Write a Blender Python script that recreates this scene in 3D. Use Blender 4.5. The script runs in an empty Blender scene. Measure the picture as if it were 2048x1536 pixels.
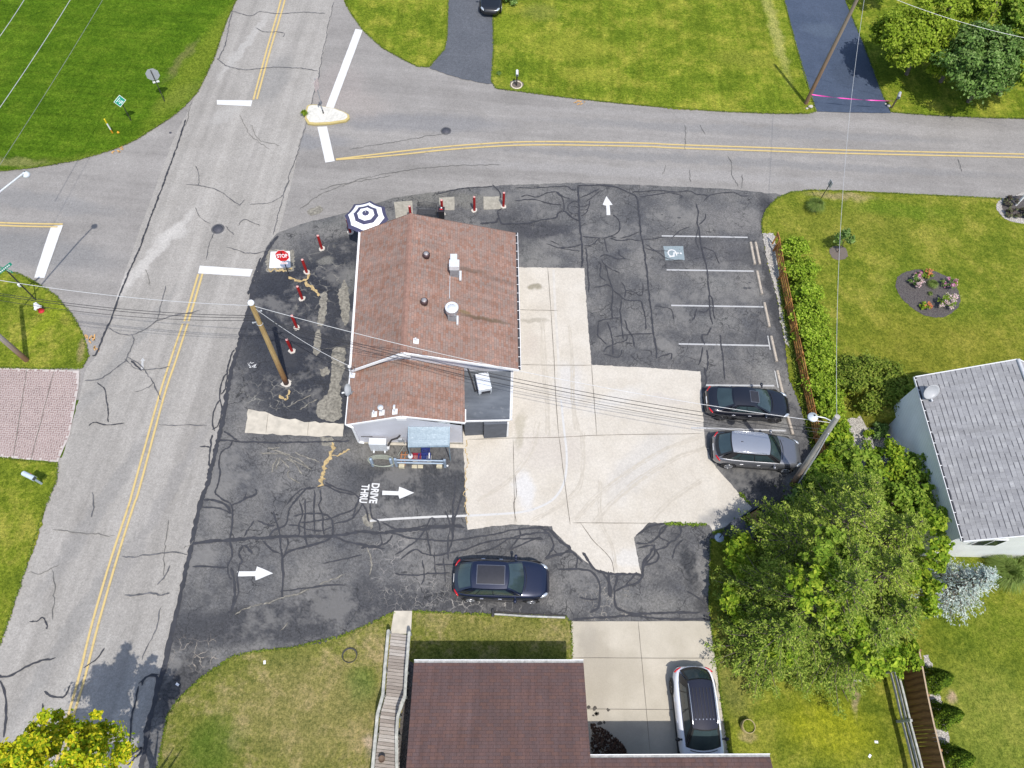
import bpy, bmesh, math, random
import numpy as np
from mathutils import Vector, Matrix, Quaternion
R=math.radians
random.seed(7); NR=np.random.default_rng(11)
SC=bpy.context.scene; COL=SC.collection
# ---------------- camera (drone, 36 m up, looking 62 degrees down) ----------------
F=1405.0; NAD=(966.4,1513.5); H=36.0
_d=Vector((NAD[0]-1024,NAD[1]-768,F)).normalized()
_z=Vector((0,0,1)); _Y=(_z-_z.dot(_d)*_d).normalized(); _up=-_d; _X=_Y.cross(_up)
# pixel (of the 2048x1536 photograph) -> point of the world at height h
def G3(px,py,h=0.0):
    r=Vector((px-1024,py-768,F)); w=Vector((r.dot(_X),r.dot(_Y),r.dot(_up))); t=(h-H)/w.z
    return Vector((w.x*t,w.y*t,h))
def G(px,py,h=0.0):
    v=G3(px,py,h); return (v.x,v.y)
cam=bpy.data.objects.new('camera',bpy.data.cameras.new('camera')); COL.objects.link(cam)
cam.data.sensor_width=36; cam.data.lens=36*F/2048; cam.data.clip_end=2000; cam.data.clip_start=.5
# camera axes in world: right, up(-image y), back
cr=Vector((_X[0],_Y[0],_up[0])); cu=-Vector((_X[1],_Y[1],_up[1])); cb=-Vector((_X[2],_Y[2],_up[2]))
cam.matrix_world=Matrix(((cr.x,cu.x,cb.x,0),(cr.y,cu.y,cb.y,0),(cr.z,cu.z,cb.z,H),(0,0,0,1)))
SC.camera=cam
# ---------------- daylight ----------------
SUN_EL=R(65); SAZ=R(26)      # sun stands in the south-south-east, shadows fall to the north-north-west
sdir=Vector((math.sin(SAZ)*math.cos(SUN_EL),-math.cos(SAZ)*math.cos(SUN_EL),math.sin(SUN_EL)))
W=bpy.data.worlds.new('World'); SC.world=W; W.use_nodes=True
wn=W.node_tree.nodes; bg=wn['Background']; sky=wn.new('ShaderNodeTexSky'); sky.sky_type='NISHITA'
sky.sun_disc=False; sky.sun_elevation=SUN_EL; sky.sun_rotation=math.atan2(sdir.x,sdir.y); sky.air_density=1.0; sky.dust_density=1.5
W.node_tree.links.new(sky.outputs[0],bg.inputs[0]); bg.inputs[1].default_value=0.15
sun=bpy.data.objects.new('sun',bpy.data.lights.new('sun','SUN')); COL.objects.link(sun)
sun.data.energy=3.35; sun.data.angle=R(.55); sun.data.color=(1,.955,.89)
sun.rotation_euler=sdir.to_track_quat('Z','Y').to_euler()
SC.view_settings.view_transform='Standard'; SC.view_settings.look='None'; SC.view_settings.exposure=0.28; SC.view_settings.gamma=1.0
# ---------------- materials ----------------
class NB:
    def __init__(s,m): s.t=m.node_tree; s.n=s.t.nodes; s.p=s.n['Principled BSDF']; s.tc=None
    def new(s,k,**kw):
        o=s.n.new(k)
        for a,b in kw.items(): setattr(o,a,b)
        return o
    def link(s,a,b): s.t.links.new(a,b)
    def put(s,sock,v):
        if isinstance(v,bpy.types.NodeSocket): s.link(v,sock)
        elif isinstance(v,(tuple,list)) and len(v)==3 and sock.type=='RGBA': sock.default_value=(*v,1)
        else: sock.default_value=v
    def co(s,scale=(1,1,1),rot=0.0,which='Object'):
        if s.tc is None: s.tc=s.new('ShaderNodeTexCoord')
        m=s.new('ShaderNodeMapping'); m.inputs['Scale'].default_value=scale; m.inputs['Rotation'].default_value=(0,0,rot)
        s.link(s.tc.outputs[which],m.inputs[0]); return m.outputs[0]
    def noise(s,scale,detail=4,rough=.55,co=None,dist=0):
        o=s.new('ShaderNodeTexNoise'); o.inputs['Scale'].default_value=scale; o.inputs['Detail'].default_value=detail
        o.inputs['Roughness'].default_value=rough; o.inputs['Distortion'].default_value=dist
        s.link(co if co is not None else s.co(),o.inputs['Vector']); return o.outputs['Fac']
    def ramp(s,fac,pts):
        o=s.new('ShaderNodeValToRGB'); e=o.color_ramp.elements
        while len(e)<len(pts): e.new(.5)
        for i,(p,c) in enumerate(pts): e[i].position=p; e[i].color=(*c,1) if len(c)==3 else c
        s.link(fac,o.inputs[0]); return o.outputs[0]
    def rng(s,v,a,b,c=0.,d=1.,smooth=False):
        o=s.new('ShaderNodeMapRange'); o.inputs[1].default_value=a;o.inputs[2].default_value=b;o.inputs[3].default_value=c;o.inputs[4].default_value=d
        if smooth:o.interpolation_type='SMOOTHSTEP'
        s.link(v,o.inputs[0]); return o.outputs[0]
    def mix(s,f,a,b,mode='MIX'):
        o=s.new('ShaderNodeMix',data_type='RGBA',blend_type=mode); s.put(o.inputs[0],f); s.put(o.inputs[6],a); s.put(o.inputs[7],b); return o.outputs[2]
    def math(s,op,a,b=None):
        o=s.new('ShaderNodeMath',operation=op); s.put(o.inputs[0],a)
        if b is not None: s.put(o.inputs[1],b)
        return o.outputs[0]
    def bump(s,h,strength=.3,dist=.02):
        o=s.new('ShaderNodeBump'); o.inputs['Strength'].default_value=strength;o.inputs['Distance'].default_value=dist
        s.link(h,o.inputs['Height']); s.link(o.outputs[0],s.p.inputs['Normal'])
    def blob(s,px,py,rx,ry,co,soft=.5,rot=0.,h=0.,org=(0,0)):
        # 1 inside an elongated spot of the ground, fading to 0 at its rim
        x,y=G(px,py,h); x-=org[0]; y-=org[1]
        v=s.new('ShaderNodeVectorMath',operation='SUBTRACT'); s.link(co,v.inputs[0]); v.inputs[1].default_value=(x,y,0)
        m=s.new('ShaderNodeMapping'); m.inputs['Rotation'].default_value=(0,0,-rot); s.link(v.outputs[0],m.inputs[0])
        m2=s.new('ShaderNodeVectorMath',operation='MULTIPLY'); s.link(m.outputs[0],m2.inputs[0]); m2.inputs[1].default_value=(1/rx,1/ry,0)
        l=s.new('ShaderNodeVectorMath',operation='LENGTH'); s.link(m2.outputs[0],l.inputs[0])
        return s.rng(l.outputs['Value'],1-soft,1+soft*.6,1,0,True)
    def wob(s,amt=.5,scale=1.2,detail=3):
        # world coordinates pushed about by noise, for irregular outlines
        n=s.new('ShaderNodeTexNoise'); n.inputs['Scale'].default_value=scale; n.inputs['Detail'].default_value=detail; s.link(s.co(),n.inputs['Vector'])
        a=s.new('ShaderNodeVectorMath',operation='SUBTRACT'); s.link(n.outputs['Color'],a.inputs[0]); a.inputs[1].default_value=(.5,.5,.5)
        b=s.new('ShaderNodeVectorMath',operation='SCALE'); s.link(a.outputs[0],b.inputs[0]); b.inputs['Scale'].default_value=amt*2
        c=s.new('ShaderNodeVectorMath',operation='ADD'); s.link(s.co(),c.inputs[0]); s.link(b.outputs[0],c.inputs[1]); return c.outputs[0]
MATS={}
def newmat(name,rough=.8,metal=0.,spec=None):
    m=bpy.data.materials.new(name); m.use_nodes=True; b=NB(m); b.p.inputs['Roughness'].default_value=rough; b.p.inputs['Metallic'].default_value=metal
    if spec is not None: b.p.inputs['Specular IOR Level'].default_value=spec
    MATS[name]=m; return m,b
def M(name,col,rough=.6,metal=0.,var=.12,scale=8.,bump=0.,coat=0.,spec=None,grime=0.):
    if name in MATS: return MATS[name]
    m,b=newmat(name,rough,metal,spec); n=b.noise(scale,5)
    lo=tuple(max(0,c*(1-var)) for c in col); hi=tuple(min(1,c*(1+var)) for c in col)
    c=b.ramp(n,[(.3,lo),(.7,hi)])
    if grime: c=b.mix(b.rng(b.noise(2.3,4),.5,.75,0,grime),c,tuple(x*.45 for x in col))
    b.put(b.p.inputs['Base Color'],c)
    if bump: b.bump(b.noise(scale*5,3),bump,.01)
    if coat: b.p.inputs['Coat Weight'].default_value=coat; b.p.inputs['Coat Roughness'].default_value=.04
    return m
# ---------------- mesh helpers ----------------
class MB:
    def __init__(s): s.v=[];s.f=[];s.sm=[]
    def add(s,vs,fs,smooth=False):
        o=len(s.v); s.v+= [tuple(v) for v in vs]; s.f+=[tuple(o+i for i in f) for f in fs]; s.sm+=[smooth]*len(fs); return s
    def box(s,c,sz,rz=0.,rot=None):
        hx,hy,hz=sz[0]/2,sz[1]/2,sz[2]/2; q=rot if rot is not None else Matrix.Rotation(rz,3,'Z')
        vs=[Vector(c)+q@Vector((x*hx,y*hy,z*hz)) for x in(-1,1) for y in(-1,1) for z in(-1,1)]
        return s.add(vs,[(0,1,3,2),(4,6,7,5),(0,4,5,1),(2,3,7,6),(0,2,6,4),(1,5,7,3)])
    def beam(s,a,b,w,h,up=Vector((0,0,1))):
        a=Vector(a);b=Vector(b);d=(b-a);L=d.length;d.normalize(); sd=d.cross(up)
        if sd.length<1e-4: sd=Vector((1,0,0))
        sd.normalize();u=sd.cross(d)
        vs=[p+sd*(i*w/2)+u*(j*h/2) for p in(a,b) for i,j in((-1,-1),(1,-1),(1,1),(-1,1))]
        return s.add(vs,[(0,3,2,1),(4,5,6,7),(0,1,5,4),(1,2,6,5),(2,3,7,6),(3,0,4,7)])
    def tube(s,pts,r,n=8,caps=True,smooth=True):
        pts=[Vector(p) for p in pts]; k=len(pts); rs=r if isinstance(r,(list,tuple)) else [r]*k
        vs=[];u=None
        for i,p in enumerate(pts):
            d=(pts[min(i+1,k-1)]-pts[max(i-1,0)]).normalized()
            if u is None: u=d.orthogonal().normalized()
            u=(u-u.dot(d)*d).normalized(); w=d.cross(u)
            for j in range(n):
                a=2*math.pi*j/n; vs.append(p+(u*math.cos(a)+w*math.sin(a))*rs[i])
        fs=[(i*n+j,i*n+(j+1)%n,(i+1)*n+(j+1)%n,(i+1)*n+j) for i in range(k-1) for j in range(n)]
        s.add(vs,fs,smooth)
        if caps: s.add([vs[j] for j in range(n)],[tuple(reversed(range(n)))]); s.add(vs[-n:],[tuple(range(n))])
        return s
    def lathe(s,prof,c=(0,0,0),n=20,smooth=True,axis=None):
        q=axis if axis is not None else Matrix.Identity(3)
        vs=[Vector(c)+q@Vector((r*math.cos(2*math.pi*j/n),r*math.sin(2*math.pi*j/n),z)) for r,z in prof for j in range(n)]
        fs=[(i*n+j,i*n+(j+1)%n,(i+1)*n+(j+1)%n,(i+1)*n+j) for i in range(len(prof)-1) for j in range(n)]
        return s.add(vs,fs,smooth)
    def disc(s,c,r,n=24,ry=None,rz=0.):
        ry=ry or r; q=Matrix.Rotation(rz,3,'Z')
        vs=[Vector(c)+q@Vector((r*math.cos(2*math.pi*j/n),ry*math.sin(2*math.pi*j/n),0)) for j in range(n)]
        return s.add(vs,[tuple(range(n))])
    def prism(s,pts,z0,z1):
        # closed solid from a flat outline (list of xy), counter-clockwise or not
        a=sum(pts[i][0]*pts[(i+1)%len(pts)][1]-pts[(i+1)%len(pts)][0]*pts[i][1] for i in range(len(pts)))
        if a<0: pts=pts[::-1]
        n=len(pts); vs=[(x,y,z0) for x,y in pts]+[(x,y,z1) for x,y in pts]
        return s.add(vs,[tuple(range(n-1,-1,-1)),tuple(range(n,2*n))]+[(i,(i+1)%n,n+(i+1)%n,n+i) for i in range(n)])
    def slab(s,pts,t,dr=Vector((0,0,-1))):
        # thick sheet from a planar polygon in space
        pts=[Vector(p) for p in pts]; n=len(pts); nn=sum(((pts[i]-pts[0]).cross(pts[(i+1)%n]-pts[0]) for i in range(n)),Vector())
        if nn.dot(dr)>0: pts=pts[::-1]
        vs=pts+[p+dr*t for p in pts]
        return s.add(vs,[tuple(range(n)),tuple(range(2*n-1,n-1,-1))]+[(i,n+i,n+(i+1)%n,(i+1)%n) for i in range(n)])
    def ell(s,c,r,n=10,q=None,smooth=True):
        m=n; q=q or Matrix.Identity(3); vs=[]
        for i in range(m//2+1):
            t=math.pi*i/(m//2)
            for j in range(m):
                a=2*math.pi*j/m; vs.append(Vector(c)+q@Vector((r[0]*math.sin(t)*math.cos(a),r[1]*math.sin(t)*math.sin(a),r[2]*math.cos(t))))
        fs=[(i*m+j,(i+1)*m+j,(i+1)*m+(j+1)%m,i*m+(j+1)%m) for i in range(m//2) for j in range(m)]
        return s.add(vs,fs,smooth)
    def data(s,name):
        me=bpy.data.meshes.new(name); me.from_pydata(s.v,[],s.f)
        me.polygons.foreach_set('use_smooth',s.sm); me.update(); return me
def tag(o,label=None,cat=None,group=None,kind=None):
    if label:o['label']=label
    if cat:o['category']=cat
    if group:o['group']=group
    if kind:o['kind']=kind
    return o
def obj(name,mb,mat,parent=None,loc=None,bevel=0.,label=None,rz=0.,subsurf=0):
    me=mb.data(name) if isinstance(mb,MB) else mb
    if mat is not None and not me.materials: me.materials.append(mat)
    o=bpy.data.objects.new(name,me); COL.objects.link(o)
    if parent is not None: o.parent=parent
    if loc is not None: o.location=loc
    if rz: o.rotation_euler=(0,0,rz)
    if bevel:
        b=o.modifiers.new('bevel','BEVEL'); b.width=bevel; b.segments=2; b.limit_method='ANGLE'; b.angle_limit=R(40)
    if subsurf:
        b=o.modifiers.new('sub','SUBSURF'); b.levels=b.render_levels=subsurf
    if label:o['label']=label
    return o
def thing(name,label,cat,loc=(0,0,0),rz=0.,group=None):
    o=bpy.data.objects.new(name,None); COL.objects.link(o); o.location=loc; o.rotation_euler=(0,0,rz); o.empty_display_size=.2
    return tag(o,label,cat,group)
def copy_tree(o,parent=None,loc=None,rz=None,label=None):
    c=o.copy(); COL.objects.link(c)
    if parent is not None: c.parent=parent
    if loc is not None: c.location=loc
    if rz is not None: c.rotation_euler=(0,0,rz)
    if label: c['label']=label
    for ch in list(o.children): copy_tree(ch,c)
    return c
def dens(pts,step,jit,closed=True,rs=None):
    # subdivide an outline (xy) and roughen it
    rs=rs or random; out=[]; n=len(pts)
    for i in range(n if closed else n-1):
        a=Vector(pts[i]);b=Vector(pts[(i+1)%n]); k=max(1,int((b-a).length/step)) 
        if (b-a).length>60: k=1
        nn=Vector((-(b-a).y,(b-a).x)).normalized() if (b-a).length>1e-6 else Vector((0,0))
        for j in range(k):
            p=a+(b-a)*(j/k)
            if jit: p=p+nn*rs.gauss(0,jit)+ (nn*rs.gauss(0,jit*.7) if j%3==0 else nn*0)
            out.append((p.x,p.y))
    if not closed: out.append(tuple(pts[-1]))
    return out
def smooth_pts(px,n=6):
    # catmull-rom through 2D/3D points
    P=[Vector(p) for p in px]
    if len(P)<3: return P
    P=[P[0]*2-P[1]]+P+[P[-1]*2-P[-2]]; out=[]
    for i in range(1,len(P)-2):
        for j in range(n):
            t=j/n; a,b,c,d=P[i-1:i+3]
            out.append(.5*((2*b)+(c-a)*t+(2*a-5*b+4*c-d)*t*t+(3*b-a-3*c+d)*t**3))
    out.append(P[-2]); return out
def sheet(name,px,z,mat,step=.3,jit=0.,label=None,kind='structure',thick=0.,world=False,sm=False,hole=None):
    pts=[tuple(p) for p in (smooth_pts([Vector(q) for q in px+[px[0]]],4)[:-1] if sm else px)]
    if not world: pts=[G(*p) for p in pts]
    pts=dens(pts,step,jit)
    bm=bmesh.new(); 
    f=bm.faces.new([bm.verts.new((x,y,z)) for x,y in pts])
    if f.normal.z<0: bmesh.ops.reverse_faces(bm,faces=[f])
    f.normal_update()
    if f.normal.z<0: f.normal_flip()
    if thick: 
        r=bmesh.ops.extrude_face_region(bm,geom=[f]); vs=[g for g in r['geom'] if isinstance(g,bmesh.types.BMVert)]
        bmesh.ops.translate(bm,verts=vs,vec=(0,0,thick))
    bmesh.ops.triangulate(bm,faces=bm.faces[:])
    if thick: bmesh.ops.recalc_face_normals(bm,faces=bm.faces[:])
    me=bpy.data.meshes.new(name); bm.to_mesh(me); bm.free()
    o=obj(name,me,mat); 
    if kind: o['kind']=kind
    if label: o['label']=label
    return o
RIB=[0]
def ribbon_mesh(mb,px,w,z,jit=.03,wj=.3,step=.12,world=False,smooth=True):
    RIB[0]+=1; z+=RIB[0]*.00003   # no two strips share a plane
    # a thin strip along a ground line; w is its width in metres
    p=[Vector(q) if world else Vector(G(*q)) for q in px]
    if smooth and len(p)>2: p=smooth_pts(p,5)
    q=[]
    for i in range(len(p)-1):
        k=max(1,int((p[i+1]-p[i]).length/step))
        for j in range(k): q.append(p[i]+(p[i+1]-p[i])*(j/k))
    q.append(p[-1]); vs=[]; off=0
    for i,a in enumerate(q):
        d=(q[min(i+1,len(q)-1)]-q[max(i-1,0)]); 
        if d.length<1e-6: d=Vector((1,0))
        d.normalize(); n=Vector((-d.y,d.x)); off=off*.7+random.gauss(0,jit) if jit else 0
        ww=w*(1+random.uniform(-wj,wj)); 
        if (i==0 or i==len(q)-1) and wj>.05: ww*=.35
        vs+= [(a+n*(off+ww/2)).to_3d()+Vector((0,0,z)),(a+n*(off-ww/2)).to_3d()+Vector((0,0,z))]
    fs=[(2*i+1,2*i+3,2*i+2,2*i) for i in range(len(q)-1)]
    mb.add(vs,fs); return mb
# ================= GROUND MATERIALS =================
def asphalt(name,lo,hi,grain=.25,streak=None,blobs=(),cracks=0.,rough=.9,fleck=0.,agl=()):
    m,b=newmat(name,rough,spec=.25)
    n1=b.noise(.45,5,.6); c=b.ramp(n1,[(.3,lo),(.72,hi)])
    if streak:
        for rot,sc,amt in streak:
            s=b.noise(1.0,3,.5,co=b.co(scale=sc,rot=rot)); c=b.mix(1.,c,b.ramp(s,[(.32,(1-amt,)*3),(.68,(1+amt,)*3)]),'MULTIPLY')
    if blobs:
        w=b.wob(.55,1.1,4)
        for (px,py,rx,ry,rot,col,f) in blobs:
            k=b.math('MULTIPLY',b.blob(px,py,rx,ry,w,.45,rot),f); c=b.mix(k,c,col)
    g=b.noise(9,5,1.); c=b.mix(1.,c,b.ramp(g,[(.38,(1-grain,)*3),(.62,(1+grain,)*3)]),'MULTIPLY')
    g2=b.noise(3.2,5,.75); c=b.mix(1.,c,b.ramp(g2,[(.3,(.90,)*3),(.7,(1.10,)*3)]),'MULTIPLY')
    if fleck:
        f=b.noise(22,2,.9); c=b.mix(b.rng(f,.70,.76,0,fleck),c,(.5,.47,.42))
    if cracks:
        v=b.new('ShaderNodeTexVoronoi',feature='DISTANCE_TO_EDGE'); v.inputs['Scale'].default_value=.55; b.link(b.wob(.5,1.5,5),v.inputs['Vector'])
        k=b.rng(v.outputs['Distance'],.006,.014,1,0); k=b.math('MULTIPLY',k,b.rng(b.noise(.35,3),.45,.6,0,cracks)); c=b.mix(k,c,tuple(x*.3 for x in lo))
    if cracks>.5:
        v=b.new('ShaderNodeTexVoronoi',feature='DISTANCE_TO_EDGE'); v.inputs['Scale'].default_value=1.25; b.link(b.wob(.35,2.5,5),v.inputs['Vector'])
        k=b.math('MULTIPLY',b.rng(v.outputs['Distance'],.012,.035,1,0),b.rng(b.noise(.5,4),.50,.62,0,.75)); c=b.mix(k,c,tuple(x*.42 for x in lo))
        tn=b.noise(.28,7,.72); c=b.mix(b.rng(tn,.52,.60,0,.5),c,tuple(x*1.3 for x in hi)); c=b.mix(b.rng(tn,.46,.38,0,.55),c,tuple(x*.72 for x in lo))
    for (px,py,rx,ry,col,sc) in agl:   # alligator cracking: fine pale network in a patch
        v=b.new('ShaderNodeTexVoronoi',feature='DISTANCE_TO_EDGE'); v.inputs['Scale'].default_value=sc; b.link(b.wob(.12,5,3),v.inputs['Vector'])
        k=b.rng(v.outputs['Distance'],.012,.045,1,0); k=b.math('MULTIPLY',k,b.blob(px,py,rx,ry,b.wob(.8,1.,4),.5))
        k=b.math('MULTIPLY',k,b.rng(b.noise(1.7,3),.42,.62,.0,.75)); c=b.mix(k,c,col)
    b.put(b.p.inputs['Base Color'],c); b.bump(b.noise(45,3,.8),.35,.006); return m
NSROT=R(-17); 
road_m=asphalt('road asphalt',(.228,.215,.200),(.278,.263,.246),.22,
   streak=[(R(0),(.05,.55,1),.10),(R(0),(.12,2.2,1),.05)],
   blobs=[(830,245,7,1.,R(4),(.185,.185,.19),.6),(1500,262,16,.5,R(2),(.215,.21,.205),.7),(1500,240,20,.35,R(2),(.285,.27,.255),.6),(1500,325,20,.4,R(2),(.21,.205,.2),.7),(1300,345,18,.5,R(2),(.285,.272,.26),.6),(60,500,6,1.3,R(-5),(.19,.19,.19),.6),(60,400,6,.8,R(-5),(.20,.20,.20),.5),(700,210,3,1.6,0,(.31,.275,.25),.5),
          (560,260,3.2,1.,R(-30),(.21,.21,.21),.5),(620,285,3,.8,R(8),(.20,.20,.205),.6),(680,170,2,2.5,0,(.30,.265,.245),.4)],fleck=.25)
nsroad_m=asphalt('old road asphalt',(.278,.262,.238),(.33,.312,.287),.22,
   streak=[(R(-20),(2.2,.05,1),.07),(R(-19),(.9,.04,1),.09)],
   blobs=[(296,520,.45,5.,R(-22),(.44,.42,.39),.75),(345,470,.6,1.3,R(-50),(.44,.42,.39),.7),(545,160,1.2,3,R(-8),(.22,.215,.205),.6),(450,230,.7,1.4,R(-35),(.38,.365,.34),.5),(490,90,.35,4,R(-14),(.40,.385,.36),.6),(210,1000,.5,6,R(-17),(.23,.222,.21),.6),(255,700,.45,5,R(-19),(.235,.228,.215),.6),(330,1000,.4,6,R(-13),(.24,.23,.218),.5),(150,1250,.5,5,R(-17),(.225,.218,.206),.6)],fleck=.3)
DK=(.030,.033,.042)
lot_m=asphalt('parking lot asphalt',(.072,.074,.081),(.165,.159,.150),.42,cracks=.8,fleck=.5,
   blobs=[(600,640,4.2,5.2,R(-8),DK,.9),(640,790,4.5,2.6,R(-5),DK,.85),(590,560,3.,1.6,R(20),DK,.85),(680,520,1.5,3.,0,DK,.8),
          (700,560,.5,1.2,0,(0.139,0.139,0.132),.7),(665,460,1.1,.7,0,(0.198,0.191,0.178),.6),(655,520,.5,.4,0,(0.218,0.211,0.185),.6),
          (840,960,4.2,1.6,R(3),(0.046,0.048,0.053),.85),(760,900,2.,1.2,0,(0.132,0.125,0.109),.5),(600,960,2.6,1.,0,(0.145,0.142,0.139),.5),
          (520,1250,7.,.95,R(10),(0.050,0.051,0.056),.9),(800,1200,6,.8,R(2),(0.056,0.057,0.062),.8),(370,1370,1.2,1.6,R(-30),(0.046,0.046,0.048),.8),(1000,1215,3.,.5,0,(0.050,0.051,0.055),.8),
          (1510,960,2.,1.2,0,(0.046,0.048,0.053),.9),(1080,460,2.2,.8,0,(0.050,0.051,0.058),.85),(1060,500,.9,1.,0,(0.152,0.149,0.142),.5),(1080,520,1.8,.5,0,(0.145,0.145,0.139),.5),
          (900,400,4,.8,R(3),(0.158,0.152,0.135),.85),(700,440,3.4,.5,R(18),(0.132,0.132,0.125),.6),(1470,440,2.3,1.2,0,(0.165,0.158,0.152),.7),(1430,500,2.4,1.3,0,(0.066,0.066,0.073),.5),(1540,440,.7,2.4,R(6),(0.040,0.041,0.046),.9),(1552,620,.4,5,R(6),(0.040,0.041,0.045),.8),
          (1440,570,1.2,.5,0,(0.178,0.175,0.165),.5),(1430,640,1.5,.5,0,(0.165,0.162,0.155),.5),(1380,1130,.5,1.2,R(10),(0.036,0.038,0.043),.85),(1410,1140,.35,1.7,R(5),(0.178,0.172,0.165),.7),(1410,1210,.6,.5,0,(0.033,0.034,0.038),.9),(1290,1200,3,.5,0,(0.172,0.168,0.158),.45),
          (1330,720,2.,.5,0,(0.079,0.079,0.083),.5),(1380,680,1.6,.6,0,(0.073,0.074,0.079),.6),(1230,440,1.6,1.5,0,(0.079,0.081,0.086),.6),(1140,390,1.8,.4,0,(0.158,0.155,0.149),.6),(1560,860,.6,5.5,R(6),(0.191,0.188,0.178),.85)],
   agl=[(850,1190,2.6,1.3,(.33,.31,.28),3.0),(780,1110,1.1,1.5,(.30,.28,.26),2.0),(1215,1205,1.4,1.5,(.33,.30,.25),3.0),(400,1310,1.3,.8,(.38,.33,.27),2.2),(960,1215,2.,.5,(.38,.36,.33),2.0),(560,790,2.5,1.,(.26,.25,.22),1.6),(640,560,1.6,3,(.24,.23,.2),1.2),(1330,735,2.6,.45,(.06,.06,.06),1.9),(1220,600,1.1,3.4,(.07,.07,.075),.9),(1290,640,3.,3.2,(.085,.085,.088),.75)])
seal_m=M('crack sealant',(.035,.036,.043),.75,var=.25,scale=3)
seal2_m=M('worn crack sealant',(.10,.10,.105),.85,var=.4,scale=2.2)
hair_m=M('hairline crack dirt',(.13,.125,.115),.9,var=.3,scale=3)
conc_m,b=newmat('pale concrete',.85,spec=.3)
c=b.ramp(b.noise(.5,6,.62),[(.3,(.475,.432,.365)),(.7,(.56,.52,.455))])
w=b.wob(.5,1.2,5)
for (px,py,rx,ry,rot,col,f) in [(1070,575,.45,.3,0,(0.222,0.200,0.141),.8),(1070,640,.9,.22,0,(0.318,0.289,0.237),.7),(985,970,.9,1.6,0,(0.474,0.429,0.370),.6),(1050,980,.55,1.2,R(10),(0.562,0.555,0.548),.7),(1280,930,3,1.,R(50),(0.444,0.437,0.429),.35),(1100,900,2.2,1.2,0,(0.466,0.422,0.377),.5),
    (1440,1035,1.3,.5,R(20),(0.244,0.237,0.229),.7),(1260,1115,1.,.5,0,(0.548,0.533,0.503),.6),(1040,860,.3,1.2,0,(0.311,0.281,0.207),.5),(1140,770,.9,1.6,0,(0.533,0.525,0.518),.5),(1230,800,2.,.5,R(30),(0.533,0.518,0.488),.5),(1060,690,.6,1.,0,(0.444,0.392,0.340),.5),(1330,800,1.3,.4,0,(0.429,0.392,0.355),.5)]:
    c=b.mix(b.math('MULTIPLY',b.blob(px,py,rx,ry,w,.5,rot),f),c,col)
c=b.mix(1.,c,b.ramp(b.noise(9,5,1.),[(.4,(.88,)*3),(.6,(1.11,)*3)]),'MULTIPLY')
c=b.mix(b.rng(b.noise(14,2,.9),.70,.78,0,.5),c,(.42,.36,.27))
c=b.mix(b.rng(b.noise(1.0,6,.7,co=b.co(scale=(3,.35,1),rot=R(35))),.58,.75,0,.25),c,(.48,.45,.42))
b.put(b.p.inputs['Base Color'],c); b.bump(b.noise(40,3),.2,.004)
conc2_m,b=newmat('driveway concrete',.85,spec=.3)
c=b.ramp(b.noise(.6,6,.65),[(.3,(.42,.38,.305)),(.7,(.51,.465,.385))]); w=b.wob(.5,1.5,5)
for (px,py,rx,ry,rot,col,f) in [(1190,1330,.9,2.,0,(0.333,0.296,0.237),.6),(1175,1280,.5,.9,0,(0.333,0.303,0.252),.5),(1240,1350,1.2,1.2,0,(0.363,0.326,0.259),.5),(1200,1430,.6,1.,0,(0.370,0.333,0.274),.5),(1250,1480,1.2,1.,0,(0.296,0.274,0.229),.6)]:
    c=b.mix(b.math('MULTIPLY',b.blob(px,py,rx,ry,w,.5,rot),f),c,col)
c=b.mix(1.,c,b.ramp(b.noise(26,4,.75),[(.25,(.88,)*3),(.75,(1.1,)*3)]),'MULTIPLY')
c=b.mix(b.rng(b.noise(1.1,6,.75,co=b.co(scale=(2.5,.8,1))),.55,.75,0,.35),c,(.36,.32,.26))
b.put(b.p.inputs['Base Color'],c); b.bump(b.noise(40,3),.2,.004)
drive_blue=asphalt('fresh sealed driveway',(.050,.068,.105),(.068,.088,.13),.25,rough=.62,blobs=[(1640,60,1.6,.9,0,(.085,.11,.15),.6),(1690,150,1.,1.6,0,(.045,.06,.09),.6)])
drive_dark=asphalt('dark driveway asphalt',(.085,.092,.105),(.11,.117,.132),.30,rough=.85)
def grass(name,a,bb,cc,blobs=(),mow=None,k=(.90,.89,.85)):
    # a: deep green, bb: mid green, cc: yellow dry
    m,b=newmat(name,.95,spec=.04)
    n=b.noise(.42,7,.74); c=b.ramp(n,[(.36,tuple(x*.92 for x in a)),(.49,bb),(.63,tuple(x*1.08 for x in cc))]); pt=b.noise(1.3,5,.8); c=b.mix(b.rng(pt,.60,.72,0,.45),c,tuple(x*1.5+.03*(i<2) for i,x in enumerate(cc))); c=b.mix(b.rng(b.noise(.9,6,.8),.58,.70,0,.45),c,tuple(x*.62 for x in a))
    if mow:
        s=b.noise(1.,2,.4,co=b.co(scale=mow[1],rot=mow[0])); c=b.mix(1.,c,b.ramp(s,[(.3,(.86,)*3),(.7,(1.14,)*3)]),'MULTIPLY')
    w=b.wob(.6,1.,5)
    for (px,py,rx,ry,rot,col,f) in blobs: c=b.mix(b.math('MULTIPLY',b.blob(px,py,rx,ry,w,.6,rot),f),c,col)
    c=b.mix(1.,c,b.ramp(b.noise(3.2,5,.8),[(.3,(.74,.78,.75)),(.7,(1.28,1.22,1.25))]),'MULTIPLY')
    fine=b.noise(7,6,1.); c=b.mix(1.,c,b.ramp(fine,[(.39,(.40,.47,.36)),(.5,(.98,.98,.95)),(.61,(1.75,1.6,1.7))]),'MULTIPLY'); c=b.mix(1.,c,(k[0],k[1],k[2]),'MULTIPLY')
    b.put(b.p.inputs['Base Color'],c); b.bump(b.noise(11,5,.9),1.,.09); return m
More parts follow.
